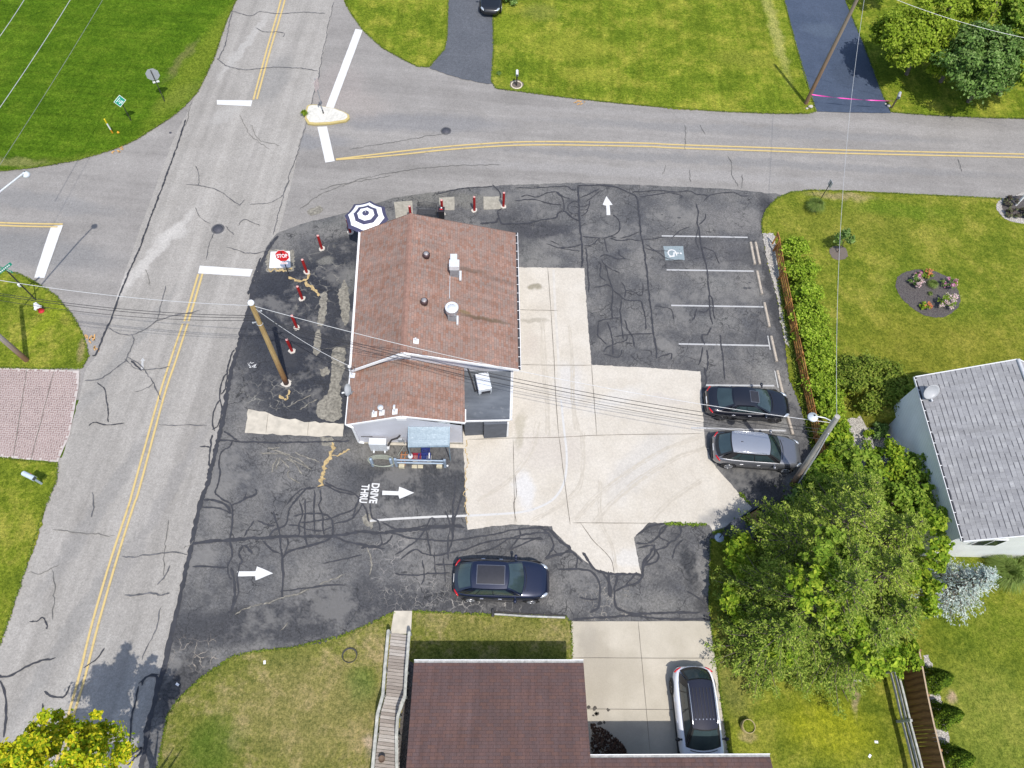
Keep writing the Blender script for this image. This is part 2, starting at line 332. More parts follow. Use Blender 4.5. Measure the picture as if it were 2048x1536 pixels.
g_nw=grass('field grass',(.085,.165,.012),(.105,.19,.014),(.14,.215,.02),k=(.74,.80,.66),mow=(R(0),(.06,2.4,1)),
    blobs=[(410,110,1.1,9,R(-12),(.22,.27,.035),.75),(375,190,1.,2.5,R(-45),(.22,.26,.05),.6),(200,320,7,.5,R(10),(.16,.21,.03),.6),(30,325,2.5,.4,0,(.33,.30,.14),.6),(365,120,.4,2.5,R(-12),(.25,.22,.1),.6)])
g_n=grass('north lawn grass',(.12,.19,.016),(.17,.235,.022),(.29,.31,.045),blobs=[(1150,95,3.2,1.6,0,(.30,.33,.045),.6),(1020,60,2.,1.5,0,(.25,.32,.03),.5),(1550,60,.5,6,R(4),(.40,.40,.13),.75),(1490,120,3,1,0,(.26,.28,.045),.5),(1040,180,2.,.5,0,(.13,.22,.02),.5),(1170,150,2,.8,0,(.32,.34,.05),.5),(1080,25,1.6,1.1,0,(.22,.24,.06),.5)],mow=(R(0),(2.2,.08,1)))
g_e=grass('east lawn grass',(.13,.19,.02),(.19,.235,.028),(.30,.30,.055),blobs=[(1900,700,6,3.4,0,(.24,.24,.035),.5),(1700,450,5,2.,0,(.22,.235,.04),.4),(1860,590,3.4,2.2,R(-20),(.12,.20,.02),.5),(1680,392,2.3,.35,0,(.42,.33,.2),.6),(1800,420,4,.8,0,(.13,.22,.02),.6)])
g_s=grass('south lawn grass',(.13,.175,.03),(.20,.225,.045),(.36,.31,.14),k=(.93,.90,.92),blobs=[(720,1370,.7,.9,0,(.085,.19,.02),.8),(620,1420,4,2.6,0,(.33,.29,.12),.5),(430,1490,1.3,1.3,0,(.09,.17,.02),.6),(740,1490,.4,.5,0,(.52,.43,.3),.8),(1000,1260,4,.6,0,(.32,.30,.10),.4)])
g_se=grass('southeast lawn grass',(.13,.185,.02),(.20,.245,.028),(.33,.33,.06),blobs=[(1660,1460,2.2,1.3,0,(.33,.36,.02),.7),(1700,1380,.25,1.1,R(8),(.42,.34,.22),.7),(1980,1450,3,3,0,(.20,.26,.05),.5),(1490,1480,1.2,.5,0,(.25,.3,.03),.5),(1905,1398,.3,.35,0,(.5,.38,.26),.9),(1470,1350,1,2.,0,(.26,.24,.1),.4),(1500,1470,.5,.25,0,(.42,.33,.2),.6),(1960,1250,3,1.5,0,(.12,.19,.02),.5)])
g_w=grass('corner lawn grass',(.13,.19,.02),(.19,.25,.025),(.33,.33,.06),blobs=[(90,650,.5,2.3,R(-25),(.27,.34,.03),.8),(50,600,.8,1.2,0,(.30,.34,.05),.5),(90,560,1.,.5,R(-35),(.38,.29,.15),.6),(165,700,.3,.9,0,(.38,.31,.16),.7)])
# ================= GROUND =================
base_m=grass('ground cover grass',(.07,.14,.02),(.11,.18,.025),(.2,.23,.05))
g=MB(); g.add([(-400,-300,0),(400,-300,0),(400,500,0),(-400,500,0)],[(0,1,2,3)]); tag(obj('ground',g,base_m),kind='structure')
sheet('road',[(-900,200),(0,320),(430,-160),(720,-160),(1000,110),(1300,180),(3400,160),(3400,480),(1500,420),(560,480),(420,800),(0,800),(-900,800)],.008,road_m,step=3)
sheet('main_road',[(455,-170),(700,-170),(668,0),(640,140),(608,255),(575,400),(556,470),(530,497),(512,560),(492,641),(478,690),(461,751),(448,836),(434,894),(413,975),(398,1021),(383,1096),(366,1175),(345,1257),(328,1336),(297,1455),(260,1640),(-150,1760),(-60,1400),(0,1270),(27,1200),(60,1090),(100,920),(125,915),(160,790),(170,741),(195,709),(235,590),(283,450),(322,345),(345,284),(368,237),(430,120),(455,30)],.014,nsroad_m,step=.25,jit=.015)
sheet('parking_lot',[(553,467),(600,449),(652,436),(700,424),(788,396),(907,379),(1000,371),(1147,366),(1300,371),(1468,379),(1567,390),(1640,560),(1680,900),(1620,1100),(1450,1080),(1440,1250),(1142,1246),(1130,1260),(700,1330),(420,1420),(300,1600),(270,1700),(258,1640),(297,1455),(328,1336),(345,1257),(366,1175),(383,1096),(398,1021),(413,975),(434,894),(448,836),(461,751),(478.5,689),(492,641),(513,559),(533,494)],.022,lot_m,step=.25,jit=.02)
# lawns stand a little proud of the pavement, with ragged edges
def lawn(px,mat,z=.05): return sheet('lawn',px,z,mat,step=.09,jit=.028)
lawn([(-700,360),(-200,352),(0,343),(60,337),(102,331),(150,322),(191,311),(235,297),(273,280),(342,236),(371,212),(396,184),(427,120),(454,41),(473,0),(500,-90),(520,-170),(-700,-170)],g_nw)
lawn([(686,-5),(690,8),(702,27),(726,61),(764,96),(812,123),(836,134),(858,135),(873,118),(889,99),(894.6,75),(896.6,0),(898,-120),(640,-120)],g_n)
lawn([(985,-120),(986,31),(987.5,102),(983,164),(993,178),(1044,184.5),(1126,195),(1215,205),(1300,213.6),(1348,219),(1450,224),(1553,228),(1614.5,228),(1631,224),(1621,191),(1608,154),(1594,102),(1580,51),(1567,0),(1540,-120)],g_n)
lawn([(1660,-60),(1692,6),(1703,34),(1727,89),(1748,143.5),(1765,191),(1782,225),(1860,231),(1963,236),(2048,238),(3200,262),(3200,-160),(1620,-160)],g_n)
lawn([(1525,468),(1523,444),(1532,420),(1553,398),(1580,386),(1621,381),(1707,382),(1792,388),(1895,393),(2048,401),(3200,440),(3200,1750),(1500,1750),(1465,1600),(1457,1510),(1448,1440),(1438.6,1387),(1428,1301),(1423,1243),(1418,1216),(1421,1079),(1440,1076),(1500,1060),(1640,980),(1640,900),(1615,860),(1594,797),(1577,756),(1570,688),(1561,643),(1556,609),(1548,575),(1534,525)],g_e)
sheet('lawn',[(1440,1090),(1500,1075),(1640,1000),(1780,1100),(1900,1150),(3000,1180),(3000,1745),(1502,1745),(1467,1598),(1460,1510),(1450,1440),(1441,1387),(1430,1301),(1425,1243),(1420,1216),(1423,1090)],.054,g_se,step=.3,jit=.05)
lawn([(270,1720),(300,1580),(316,1536),(325,1480),(337,1428),(362,1394),(403,1356),(465,1313),(513,1303),(581,1296),(640,1286),(685,1272),(737,1250),(770,1232),(788,1225),(825,1223),(908,1226),(983,1230),(1130,1235),(1141.7,1243),(1144,1318),(1150,1430),(1155,1720)],g_s)
lawn([(-600,560),(0,542),(37.6,548),(72,565),(113,593),(147,634),(160,655),(168,675),(178,713),(164,737),(80,738),(0,735),(-600,715)],g_w)
lawn([(-600,905),(0,916),(61,923),(116,927),(113,963),(92,1011),(79,1072),(51,1141),(27,1216),(0,1291),(-90,1480),(-600,1500)],g_w)
# driveways and slabs
sheet('driveway',[(896,-160),(986,-160),(987,31),(989,102),(985,168),(975,169),(930,160),(895,150),(860,137),(874,118),(890,99),(895,75)],.046,drive_dark,step=.2,jit=.02)
sheet('driveway',[(1540,-150),(1562,-20),(1594,102),(1608,154),(1621,191),(1634,224),(1700,226),(1781,227),(1766,191),(1749,143.5),(1728,89),(1704,34),(1680,-20),(1640,-150)],.046,drive_blue,step=.3,jit=.01)
sheet('concrete_pad',[(1035,535),(1100,536),(1168,537),(1175,640),(1183,730),(1290,736),(1400,743),(1404,800),(1407,850),(1410,893),(1425,925),(1440,945),(1504,1016),(1475,1045),(1425,1063),(1418,1050),(1298,1045),(1268,1075),(1274,1110),(1282,1147),(1235,1148),(1190,1140),(1150,1105),(1105,1060),(1104,1053),(1020,1049),(935,1060),(930,960),(925,850),(960,700),(1000,540)],.034,conc_m,step=.15,jit=.014)
sheet('house_driveway',[(1142,1243),(1280,1243),(1420,1243),(1428,1301),(1440,1400),(1457,1510),(1475,1640),(1150,1640),(1146,1400)],.058,conc2_m,step=.5,jit=.008)
slab_m=M('aged sidewalk concrete',(.50,.455,.375),.85,var=.14,scale=2.,bump=.2,grime=.35)
slab2_m=M('weathered slab concrete',(.33,.305,.25),.9,var=.2,scale=5.,bump=.2,grime=.4)
sheet('footpath',[(788.5,1222),(824.5,1222),(822,1268),(781,1268)],.062,slab_m,step=.5)
sheet('concrete_strip',[(497,818),(530,825),(570,838),(630,845),(688,848),(686,873),(600,873),(490,866)],.034,slab_m,step=.25,jit=.03)
for p in ([(788,405),(825,402),(826,440),(792,440)],[(884,396),(909,394),(909,421),(885,421)],[(967,395),(1002,393),(1003,419),(967,420)],[(878,396),(884,396),(885,410),(879,410)]):
    sheet('paving_slab',p,.034,slab2_m,step=.5,jit=.01)
worn_m=M('exposed worn pavement',(.22,.205,.17),.9,var=.45,scale=7,bump=.3,grime=.6)
for p in ([(640,588),(652,585),(655,610),(650,640),(646,650),(636,652),(634,640),(639,615)],[(632,662),(640,660),(642,690),(636,712),(628,708),(627,690)],[(664,700),(690,696),(688,740),(680,770),(682,838),(640,838),(632,822),(640,800),(655,790),(662,750)],[(676,590),(690,560),(700,610),(694,650),(684,640)],
          [(640,740),(655,735),(660,748),(645,752)],[(640,875),(668,876),(664,890),(648,893)],[(616,420),(640,412),(644,424),(622,432)],[(725,1040),(735,1026),(752,1040),(742,1056),(728,1050)]):
    sheet('worn_patch',p,.030,worn_m,step=.12,jit=.035,sm=True)
# brick driveway in herringbone: every brick is real, on a pale joint bed
joint_m=M('pale paver joints',(.47,.42,.39),.9,var=.15,scale=6)
sheet('brick_driveway_bed',[(-260,730),(0,736),(159,742),(158,775),(140,870),(116,925),(0,915),(-260,900)],.040,joint_m,step=.6,jit=.01)
pv,b=newmat('rose brick pavers',.85); isl=b.new('ShaderNodeNewGeometry')
c=b.ramp(isl.outputs['Random Per Island'],[(0,(.22,.155,.145)),(.5,(.265,.19,.178)),(1,(.31,.23,.21))])
c=b.mix(b.rng(b.noise(.9,4),.4,.7,0,.6),c,(.34,.25,.235)); c=b.mix(1.,c,b.ramp(b.noise(30,3,.8),[(.3,(.8,)*3),(.7,(1.2,)*3)]),'MULTIPLY'); b.put(b.p.inputs['Base Color'],c)
poly=[Vector(G(*p)) for p in [(-260,733),(0,739),(155,744),(154,775),(137,868),(113,922),(0,912),(-260,897)]]
def inside(x,y,P):
    r=False
    for i in range(len(P)):
        a,c=P[i],P[i-1]
        if (a.y>y)!=(c.y>y) and x<(c.x-a.x)*(y-a.y)/(c.y-a.y)+a.x: r=not r
    return r
bw=.23; org=Vector(G(-60,820)); mb=MB(); q=Matrix.Rotation(R(5),2)
for i in range(-60,60):
    for j in range(-60,60):
        # herringbone: bricks 2x1 cells
        s=(i-j)%4
        if s==0: wx,wy=2,1
        elif s==3: wx,wy=1,2
        else: continue
        c=org+q@Vector(((i+wx/2)*bw*.5,(j+wy/2)*bw*.5))
        if not inside(c.x,c.y,poly): continue
        hx,hy=wx*bw*.25-.014,wy*bw*.25-.014; z=.046+random.uniform(0,.003)
        mb.add([(*(c+q@Vector(p)),z) for p in ((-hx,-hy),(hx,-hy),(hx,hy),(-hx,hy))],[(0,1,2,3)])
tag(obj('brick_driveway',mb,pv),kind='structure')
# gravel strips and mulch beds
def gravel(name,cols,sc=20):
    m,b=newmat(name,.9); v=b.new('ShaderNodeTexVoronoi'); v.inputs['Scale'].default_value=sc; b.link(b.co(),v.inputs['Vector'])
    c=b.ramp(b.noise(sc*1.3,3,.9),cols); c=b.mix(b.rng(v.outputs['Distance'],.3,.6,0,.6),c,(.12,.11,.1)); b.put(b.p.inputs['Base Color'],c); b.bump(v.outputs['Distance'],.8,.04); return m
grav_m=gravel('pale gravel',[(.3,(.38,.35,.31)),(.7,(.74,.70,.64))],16)
mulch_m=gravel('dark mulch',[(.35,(.03,.026,.028)),(.6,(.085,.07,.07)),(.75,(.26,.21,.19))],14)
mulch2_m=gravel('brown mulch',[(.3,(.09,.07,.055)),(.7,(.26,.20,.16))],20)
sheet('gravel_strip',[(1524,468),(1546,467),(1554,500),(1565,560),(1580,640),(1590,700),(1583,700),(1570,688),(1561,643),(1556,609),(1548,575),(1534,525)],.062,grav_m,step=.1,jit=.03)
sheet('gravel_bed',[(1690,838),(1745,836),(1772,858),(1800,900),(1790,960),(1720,970),(1680,900)],.062,grav_m,step=.2,jit=.04,sm=True)
sheet('gravel_strip',[(1845,1312),(1855,1310),(1867,1345),(1880,1390),(1890,1440),(1902,1500),(1915,1600),(1880,1600),(1870,1500),(1850,1400)],.064,grav_m,step=.1,jit=.03)
sheet('gravel_strip',[(1880,1150),(1950,1160),(2048,1166),(2500,1180),(2500,1150),(2048,1148),(1930,1140)],.064,grav_m,step=.1,jit=.03)
sheet('flower_bed',[(1790,572),(1794,556),(1808,546),(1828,541),(1855,540),(1880,548),(1898,558),(1912,575),(1919,598),(1917,612),(1905,625),(1885,635),(1860,635),(1838,627),(1815,610),(1798,592)],.066,mulch_m,step=.1,jit=.015,sm=True)
sheet('flower_bed',[(2040,392),(2075,398),(2095,420),(2080,440),(2045,438),(2020,432),(2005,420),(2004,405),(2015,396)],.070,mulch_m,step=.1,jit=.015,sm=True)
sheet('gravel_ring',[(2045,385),(2085,390),(2110,420),(2090,450),(2045,448),(2015,442),(1996,425),(1992,410),(2005,398),(2012,400)],.064,grav_m,step=.1,jit=.02,sm=True)
sheet('mulch_ring',[(1659,497),(1670,493),(1687,496),(1695,508),(1690,518),(1672,521),(1661,512)],.066,mulch2_m,step=.1,jit=.02,sm=True)
sheet('mulch_bed',[(818,1320),(840,1340),(850,1560),(790,1560),(795,1500),(805,1400)],.066,mulch_m,step=.1,jit=.03)
# ================= PAINTED MARKINGS, CRACKS =================
def paint(name,col,wear,sc=3.):
    # worn paint: colour broken by the pavement showing through
    m,b=newmat(name,.7); n=b.noise(sc,6,.75); c=b.mix(b.rng(n,.56,.66,0,wear),col,tuple(x*.38 for x in col)); c=b.mix(1.,c,b.ramp(b.noise(34,3,.8),[(.3,(.88,)*3),(.7,(1.06,)*3)]),'MULTIPLY'); b.put(b.p.inputs['Base Color'],c); return m
white_p=paint('white road paint',(.64,.64,.63),.3,9.); wornw_p=paint('worn white paint',(.46,.46,.45),.75,4.); yel_p=paint('yellow road paint',(.56,.42,.17),.5,2.5); faint_p=paint('faded white paint',(.54,.53,.51),.5,3.)
stallp=paint('stall line paint',(.44,.44,.44),.9,3.)
ZM=.040
def mark(name,px,mat,z=ZM,**k): return sheet(name,px,z,mat,step=.25,jit=.004,**k)
mark('stop_line',[(434,201),(505,201.6),(502.4,213.6),(434,210)],white_p)
mark('stop_line',[(711,58.8),(725.8,60.8),(666.6,220.4),(651,217)],white_p)
mark('stop_line',[(635,254.6),(654,253.6),(669.7,323),(651,326)],white_p)
mark('stop_line',[(400,532),(505.8,539.5),(500.7,554),(396.4,547.4)],white_p)
mark('stop_line',[(102.5,453),(126.5,451),(89.5,556.6),(69,556)],white_p)
def line(name,pts,w,mat,z=ZM,wj=.04): 
    mb=MB(); ribbon_mesh(mb,pts,w,z,jit=.0,wj=wj,step=.3); o=obj(name,mb,mat); o['kind']='structure'; return o
line('yellow_line',[(580,-100),(562,0),(534,100),(507,200)],.13,yel_p); line('yellow_line',[(590,-100),(570,0),(541,100),(514,199)],.13,yel_p)
line('yellow_line',[(397,549),(383,596),(369,643)],.12,yel_p);line('yellow_line',[(405.5,548),(391.5,596),(377.6,643)],.12,yel_p)
line('yellow_line',[(366,648),(341.8,720),(318,795),(268,975),(258,1011),(222,1120),(186,1243),(160.6,1346),(138,1428),(112,1530),(80,1650)],.11,yel_p)
line('yellow_line',[(376,648),(352,722),(328,795),(280,975),(268,1011),(236,1113),(198,1246),(171,1353),(149,1428),(124,1530),(92,1650)],.11,yel_p)
line('yellow_line',[(-300,430),(0,446),(126,449)],.12,yel_p); line('yellow_line',[(-300,436),(0,451.5),(116,454.5)],.12,yel_p)
for dy in (0,6.5): line('yellow_line',[(672,319+dy*.15),(738,311+dy*.7),(805,303+dy),(880,295+dy),(942,290+dy),(1027,285+dy),(1112,284+dy),(1210,285.5+dy),(1300,287.5+dy),(1348,290+dy),(1500,295+dy),(1690,301+dy),(2048,309+dy),(2600,322+dy)],.13,yel_p)
# parking stalls
for a,b in [((1323,472.5),(1495,475.5)),((1333,540.5),(1507,543)),((1342,611.5),(1531,614.5)),((1357,688.5),(1537,692)),((1408,771),(1548,772)),((1382,856),(1572,862))]:
    line('stall_line',[a,b],.11,stallp)
for a,b in [((1535,672),(1540,700)),((1549,742),(1556,776)),((1509,700),(1511,700.5))][:2]: line('stall_line',[a,b],.07,wornw_p)
line('lane_line',[(740,1042),(800,1037.5),(870,1034),(930,1032),(990,1029),(1040,1025),(1075,1016),(1105,1000),(1124,975),(1132,945),(1133,905),(1128,860),(1122,800)],.12,faint_p)
line('lane_line',[(1122,800),(1117,720),(1110,610),(1107,540)],.16,M('ghost paint on concrete',(.52,.49,.44),.85,var=.1,scale=3))
mark('direction_arrow',[(765,981.6),(797,983),(798.6,973.7),(828.5,986),(799.4,998),(797,991),(765,990.5)],white_p)
mark('direction_arrow',[(474.7,1143),(511.5,1142.6),(514.7,1133),(546.5,1146.6),(512,1161),(510.8,1152.5),(474.7,1153)],white_p)
mark('direction_arrow',[(1212.7,393),(1225,410.4),(1219,411),(1220.5,431),(1213,431),(1212,412),(1205,410.4)],white_p)
mark('paint_arrow',[(286,716),(291,722),(287.6,722.6),(288,738),(282,744),(283.6,722.6),(281,722.4)],wornw_p)
def text_mesh(s,name,bold=.0,ext=0.):
    c=bpy.data.curves.new(name,'FONT'); c.body=s; c.size=1.; c.offset=bold; c.extrude=ext; c.align_x='CENTER'; c.align_y='CENTER'
    o=bpy.data.objects.new(name,c); COL.objects.link(o); bpy.context.view_layer.update()
    me=bpy.data.meshes.new_from_object(o); me.name=name; bpy.data.objects.remove(o); return me
def fit_text(s,name,w,h,bold=.02,ext=0.):
    me=text_mesh(s,name,bold,ext); xs=[v.co.x for v in me.vertices]; ys=[v.co.y for v in me.vertices]
    cx,cy=(max(xs)+min(xs))/2,(max(ys)+min(ys))/2; sx,sy=w/(max(xs)-min(xs)),h/(max(ys)-min(ys))
    for v in me.vertices: v.co.x=(v.co.x-cx)*sx; v.co.y=(v.co.y-cy)*sy
    return me
for s,x0,x1,y0,y1 in (('DRIVE',741,757,967,1007),('THRU',721,737,969,1006)):
    a=Vector(G(x0,(y0+y1)/2));b_=Vector(G(x1,(y0+y1)/2));c=Vector(G((x0+x1)/2,y0));d=Vector(G((x0+x1)/2,y1))
    me=fit_text(s,'pavement_lettering',(d-c).length,(b_-a).length,.03); o=obj('pavement_lettering',me,white_p,loc=(*((a+b_)/2),ZM+.002),rz=R(-90)+R(1)); o['kind']='structure'
# accessible bay emblem on its blue square
mark('accessible_bay_square',[(1326,493),(1366,493),(1369,521),(1331,521)],paint('faded blue paint',(.24,.29,.31),.9,9.))
a=Vector(G(1348,507)); mb=MB()
def strip(pts,w): ribbon_mesh(mb,[(a.x+x,a.y+y) for x,y in pts],w,.046,jit=0,wj=.02,step=.05,world=True,smooth=False)
K=.95; rot=lambda x,y:(K*y,-K*x)   # emblem lies on its side, seat towards the stops
strip([rot(.28*math.cos(t)+.02,.28*math.sin(t)-.14) for t in np.linspace(R(110),R(395),22)],.08)
strip([rot(-.02,.32),rot(-.02,-.02),rot(.22,-.02),rot(.36,-.34)],.09); strip([rot(-.02,.16),rot(.2,.16)],.07); mb.disc((*(a+Vector(rot(-.02,.46))),.046),.07,12)
tag(obj('accessible_bay_emblem',mb,white_p),kind='structure')
# utility paint scribbles
org_m=paint('orange survey paint',(.60,.34,.12),.7,6.)
def scrib(px,py,n,sx,sy,mat,w=.05,z=.041,sd=1):
    r=random.Random(sd); mb=MB()
    for _ in range(n):
        x,y=px+r.uniform(-sx,sx),py+r.uniform(-sy,sy); pts=[(x,y)]
        for k in range(3): x+=r.uniform(-.5,.5)*sx;y+=r.uniform(-.6,.6)*sy;pts.append((x,y))
        ribbon_mesh(mb,pts,w,z,jit=.01,wj=.4,step=.08)
    o=obj('paint_scribble',mb,mat); o['kind']='structure'; return o
scrib(1158,206,6,11,4,org_m,.06,.041,3); scrib(181,690,9,10,14,org_m,.06,.041,4); scrib(232,299,8,11,4,org_m,.09,.041,5); scrib(505,727,6,10,9,white_p,.03,.041,6)
# ---- crack sealant: traced polylines, each  width | points ----
seal=MB(); hair=MB(); ws=MB()
def cr(w,*pts,t='s'):
    w*=1.0 if t=='s' else .62; w*=.72 if (t=='s' and max(P_[0] for P_ in [(pts[i],) for i in range(0,len(pts),2)])<345) else 1
    P=[(pts[i],pts[i+1]) for i in range(0,len(pts),2)]
    ribbon_mesh({'s':seal,'w':ws,'h':hair}[t],P,w,{'s':.0385,'w':.0375,'h':.0365}[t],jit=.022 if t!='s' else .014,wj=.45 if t!='s' else .38,step=.1)
# edge of the lot along the road
cr(.22,556,472,540,492,524,524,512,562,500,600,492,641,478,690,461,751,450,820,440,870,432,900,418,960,404,1000,398,1022,389,1060,382,1096,374,1130,366,1175,356,1215,345,1257,336,1300,328,1336,316,1380,305,1425,297,1455,284,1536,270,1600)
cr(.13,497,590,512,545,522,516); cr(.1,492,640,488,655,478,668); cr(.09,503,618,494,630,488,648); cr(.09,496,640,484,655,480,672,490,690)
cr(.08,470,700,462,712,456,740,452,775,444,790); cr(.08,457,745,446,760,440,790,444,818,436,850,424,860); cr(.08,440,800,430,815,425,842,430,862); cr(.09,425,870,421,890,419,930,425,928); cr(.08,421,895,400,893)
cr(.09,466,880,460,895,447,902,438,922,441,945,436,970,431,985,440,995,463,1013,465,1050,462,1078,466,1110,456,1130,458,1150,464,1160)
cr(.16,384,1087,420,1084,463,1080,520,1076,600,1074,666,1073,700,1068,730,1063,760,1066,810,1062,870,1055,925,1052)
cr(.12,463,1013,480,1003,494,995,511,988,511,978); cr(.08,488,1000,495,986); cr(.11,405,1000,430,1002,452,1010,463,1028); cr(.08,402,1014,440,1018,462,1028)
cr(.10,434,880,480,884,560,886,650,884,700,882); cr(.10,448,862,475,880); 
cr(.10,547,1023,553,1045,558,1060,561,1090,564,1108,566,1140,565,1170,563,1200); cr(.12,565,1117,580,1103,620,1092,650,1082,667,1074,690,1083,735,1092,770,1098)
cr(.09,525,1082,540,1098,560,1108); cr(.09,536,1075,550,1060,572,1050,577,1030,581,1015,594,1000,612,978,622,975); cr(.09,573,1012,585,995,600,982,608,977,632,976)
cr(.08,577,1018,590,1002,606,984); cr(.1,515,1042,530,1048,550,1052); cr(.08,488,1073,500,1055,508,1042); cr(.09,600,1000,605,1030,598,1050,598,1070,575,1072); cr(.09,612,998,610,1030,609,1060,610,1075,616,1092)
cr(.09,628,980,628,1010,630,1070); cr(.08,640,980,643,1000,637,1010,645,1030,646,1055,650,1070); cr(.09,635,976,650,970,680,985,710,990); cr(.09,587,1033,615,1028,650,1030,663,1040,667,1056,667,1074)
cr(.09,600,1046,640,1041,670,1034,705,1020,717,1002,722,985); cr(.09,667,1048,700,1040,715,1025,724,1008); cr(.08,577,1050,600,1053,620,1061,645,1062,664,1055); cr(.07,610,1005,625,1003); cr(.09,650,965,668,975,705,985,722,1000)
cr(.08,574,1077,577,1090,568,1112); cr(.11,505,1108,490,1092,478,1108,485,1122,478,1130); cr(.12,735,1092,722,1096); cr(.07,645,1127,700,1116,725,1110); cr(.08,560,1183,600,1178,650,1172,690,1172)
cr(.12,463,1135,468,1160,470,1190,464,1220,455,1225); cr(.09,385,1134,420,1134,455,1134); cr(.08,480,1130,474,1160,476,1190,465,1215)
# centre lot fan
cr(.10,722,990,712,1015,706,1035); cr(.09,735,985,741,1010,745,1035,757,1042,762,1062); cr(.09,722,1005,732,1020,738,1045); cr(.09,765,1045,800,1060,860,1052,930,1055); cr(.09,770,1062,820,1075,880,1082,930,1078,990,1068,1040,1058,1090,1055)
cr(.08,790,1110,815,1095,835,1080,850,1060,860,1040,866,1036,870,1045); cr(.08,852,1060,858,1090,862,1110); cr(.08,890,1020,900,1050,896,1080,897,1120); cr(.10,912,950,910,980,905,1040,903,1085,893,1110); cr(.10,925,985,918,1010,908,1045,906,1080); cr(.08,760,1068,762,1090,745,1095,725,1093)
cr(.08,785,1070,775,1085,755,1092); cr(.08,800,1120,830,1100,850,1108,870,1112,900,1106,930,1100,960,1088,1000,1080,1040,1078,1085,1078); cr(.09,950,1108,990,1095,1020,1078,1060,1068,1100,1066)
cr(.09,1020,1102,1050,1085,1078,1075,1086,1080); cr(.09,1038,1055,1040,1070,1030,1085,1020,1100); cr(.09,1060,1056,1085,1058,1098,1070,1108,1090,1100,1105,1090,1118); cr(.09,1085,1058,1105,1065,1120,1085,1140,1095,1125,1108,1100,1112); cr(.1,1095,1055,1112,1075,1130,1090,1150,1110,1165,1125)
cr(.09,1090,1120,1115,1110,1140,1105,1155,1115,1150,1140); cr(.08,1102,1095,1118,1108,1125,1112); cr(.08,870,1130,905,1128,930,1122,960,1120,1000,1118); cr(.08,790,1148,830,1150,870,1147,900,1146); cr(.07,845,1120,848,1150,842,1170); cr(.07,868,1105,872,1150); cr(.07,888,1115,890,1165)
cr(.13,1165,1105,1190,1140,1230,1148,1275,1150,1285,1153,1285,1130,1300,1108,1310,1090); cr(.10,1117,1138,1150,1138,1180,1142,1195,1160,1199,1190,1196,1215,1180,1225); cr(.12,1200,1140,1215,1162,1222,1195); cr(.12,1217,1143,1218,1180,1220,1195); cr(.12,1235,1150,1230,1180,1231,1210,1245,1222,1270,1228,1330,1226,1400,1224)
cr(.10,1228,1185,1250,1172,1275,1165,1285,1150); cr(.08,1250,1172,1265,1155,1274,1145); cr(.10,1272,1072,1300,1055,1335,1048,1360,1047); cr(.09,1272,1087,1300,1085,1320,1068,1335,1050); cr(.09,1275,1097,1305,1092,1310,1105,1298,1122,1287,1135,1285,1150); cr(.09,1290,1132,1310,1125,1318,1112,1312,1100,1330,1096,1338,1085,1352,1080,1362,1065,1358,1050); cr(.08,1338,1085,1320,1075,1322,1060,1335,1050); cr(.08,1345,1118,1350,1095,1365,1078); cr(.1,1145,1239,1200,1236,1260,1232,1330,1238,1420,1238); cr(.08,1372,1182,1395,1195,1410,1210); cr(.08,1160,1195,1180,1200,1196,1198)
# north east lot
cr(.12,1155,372,1157,395,1159,430,1162,470,1164,490,1165,510,1163,535); cr(.08,1172,495,1174,525,1176,560,1177,585); cr(.10,1155,372,1190,371,1230,375,1260,388,1274,396,1278,430,1282,470,1286,485,1290,520,1296,560,1299,600,1303,640,1307,672,1312,700,1313,718)
cr(.08,1030,377,1080,376,1130,373,1145,380,1152,380); cr(.08,1042,394,1055,391,1073,395,1090,388,1112,384,1125,393,1140,398); cr(.08,1030,402,1070,400,1095,408,1125,410); cr(.08,1112,384,1125,398,1128,415,1126,424); cr(.10,1030,448,1060,446,1085,440,1110,436,1118,426,1130,424,1145,436,1160,444)
cr(.08,1136,422,1137,410,1148,403,1158,405); cr(.06,1142,414,1150,414,1157,417); cr(.07,1137,423,1146,428,1157,427); cr(.08,1160,396,1180,388,1200,378); cr(.07,1160,414,1172,412,1178,408); cr(.07,1160,421,1172,420,1178,412,1179,402); cr(.07,1161,433,1172,428,1176,420); cr(.06,1170,405,1185,395,1202,382); cr(.08,1225,430,1236,440,1240,452,1236,465,1220,474,1200,477,1180,475,1165,474)
cr(.08,1168,492,1185,490,1195,480,1200,477); cr(.08,1120,497,1140,495,1164,490); cr(.07,1092,488,1110,494,1120,497,1160,503); cr(.07,1100,482,1118,490); cr(.09,1220,477,1235,482,1250,480,1262,479,1282,484); cr(.07,1220,474,1232,477); cr(.07,1240,478,1262,472,1278,464); cr(.07,1207,478,1212,495,1215,505); cr(.08,1278,394,1300,392,1325,388,1340,385)
cr(.08,1265,385,1300,383,1310,381,1345,384,1380,383,1395,390,1415,392); cr(.08,1340,386,1362,392,1358,398); cr(.08,1407,404,1418,392,1430,388,1450,386,1470,386,1482,392,1497,392); cr(.09,1392,408,1396,425,1395,445,1399,465,1401,485,1404,500,1409,520,1414,545,1416,570,1418,590,1420,620,1424,650); cr(.07,1397,450,1410,438,1411,428); cr(.07,1342,478,1360,462,1380,454)
cr(.06,1285,480,1310,478,1330,474); cr(.06,1290,488,1304,497,1315,505,1330,516,1345,520,1365,520); cr(.06,1291,497,1310,502,1340,503); cr(.06,1405,495,1425,503,1433,515,1438,528); cr(.06,1396,460,1392,480,1398,498); cr(.09,1200,515,1208,510,1222,513,1235,518,1250,518); cr(.08,1237,500,1240,512,1256,520); cr(.07,1203,520,1210,530,1225,540,1240,547)
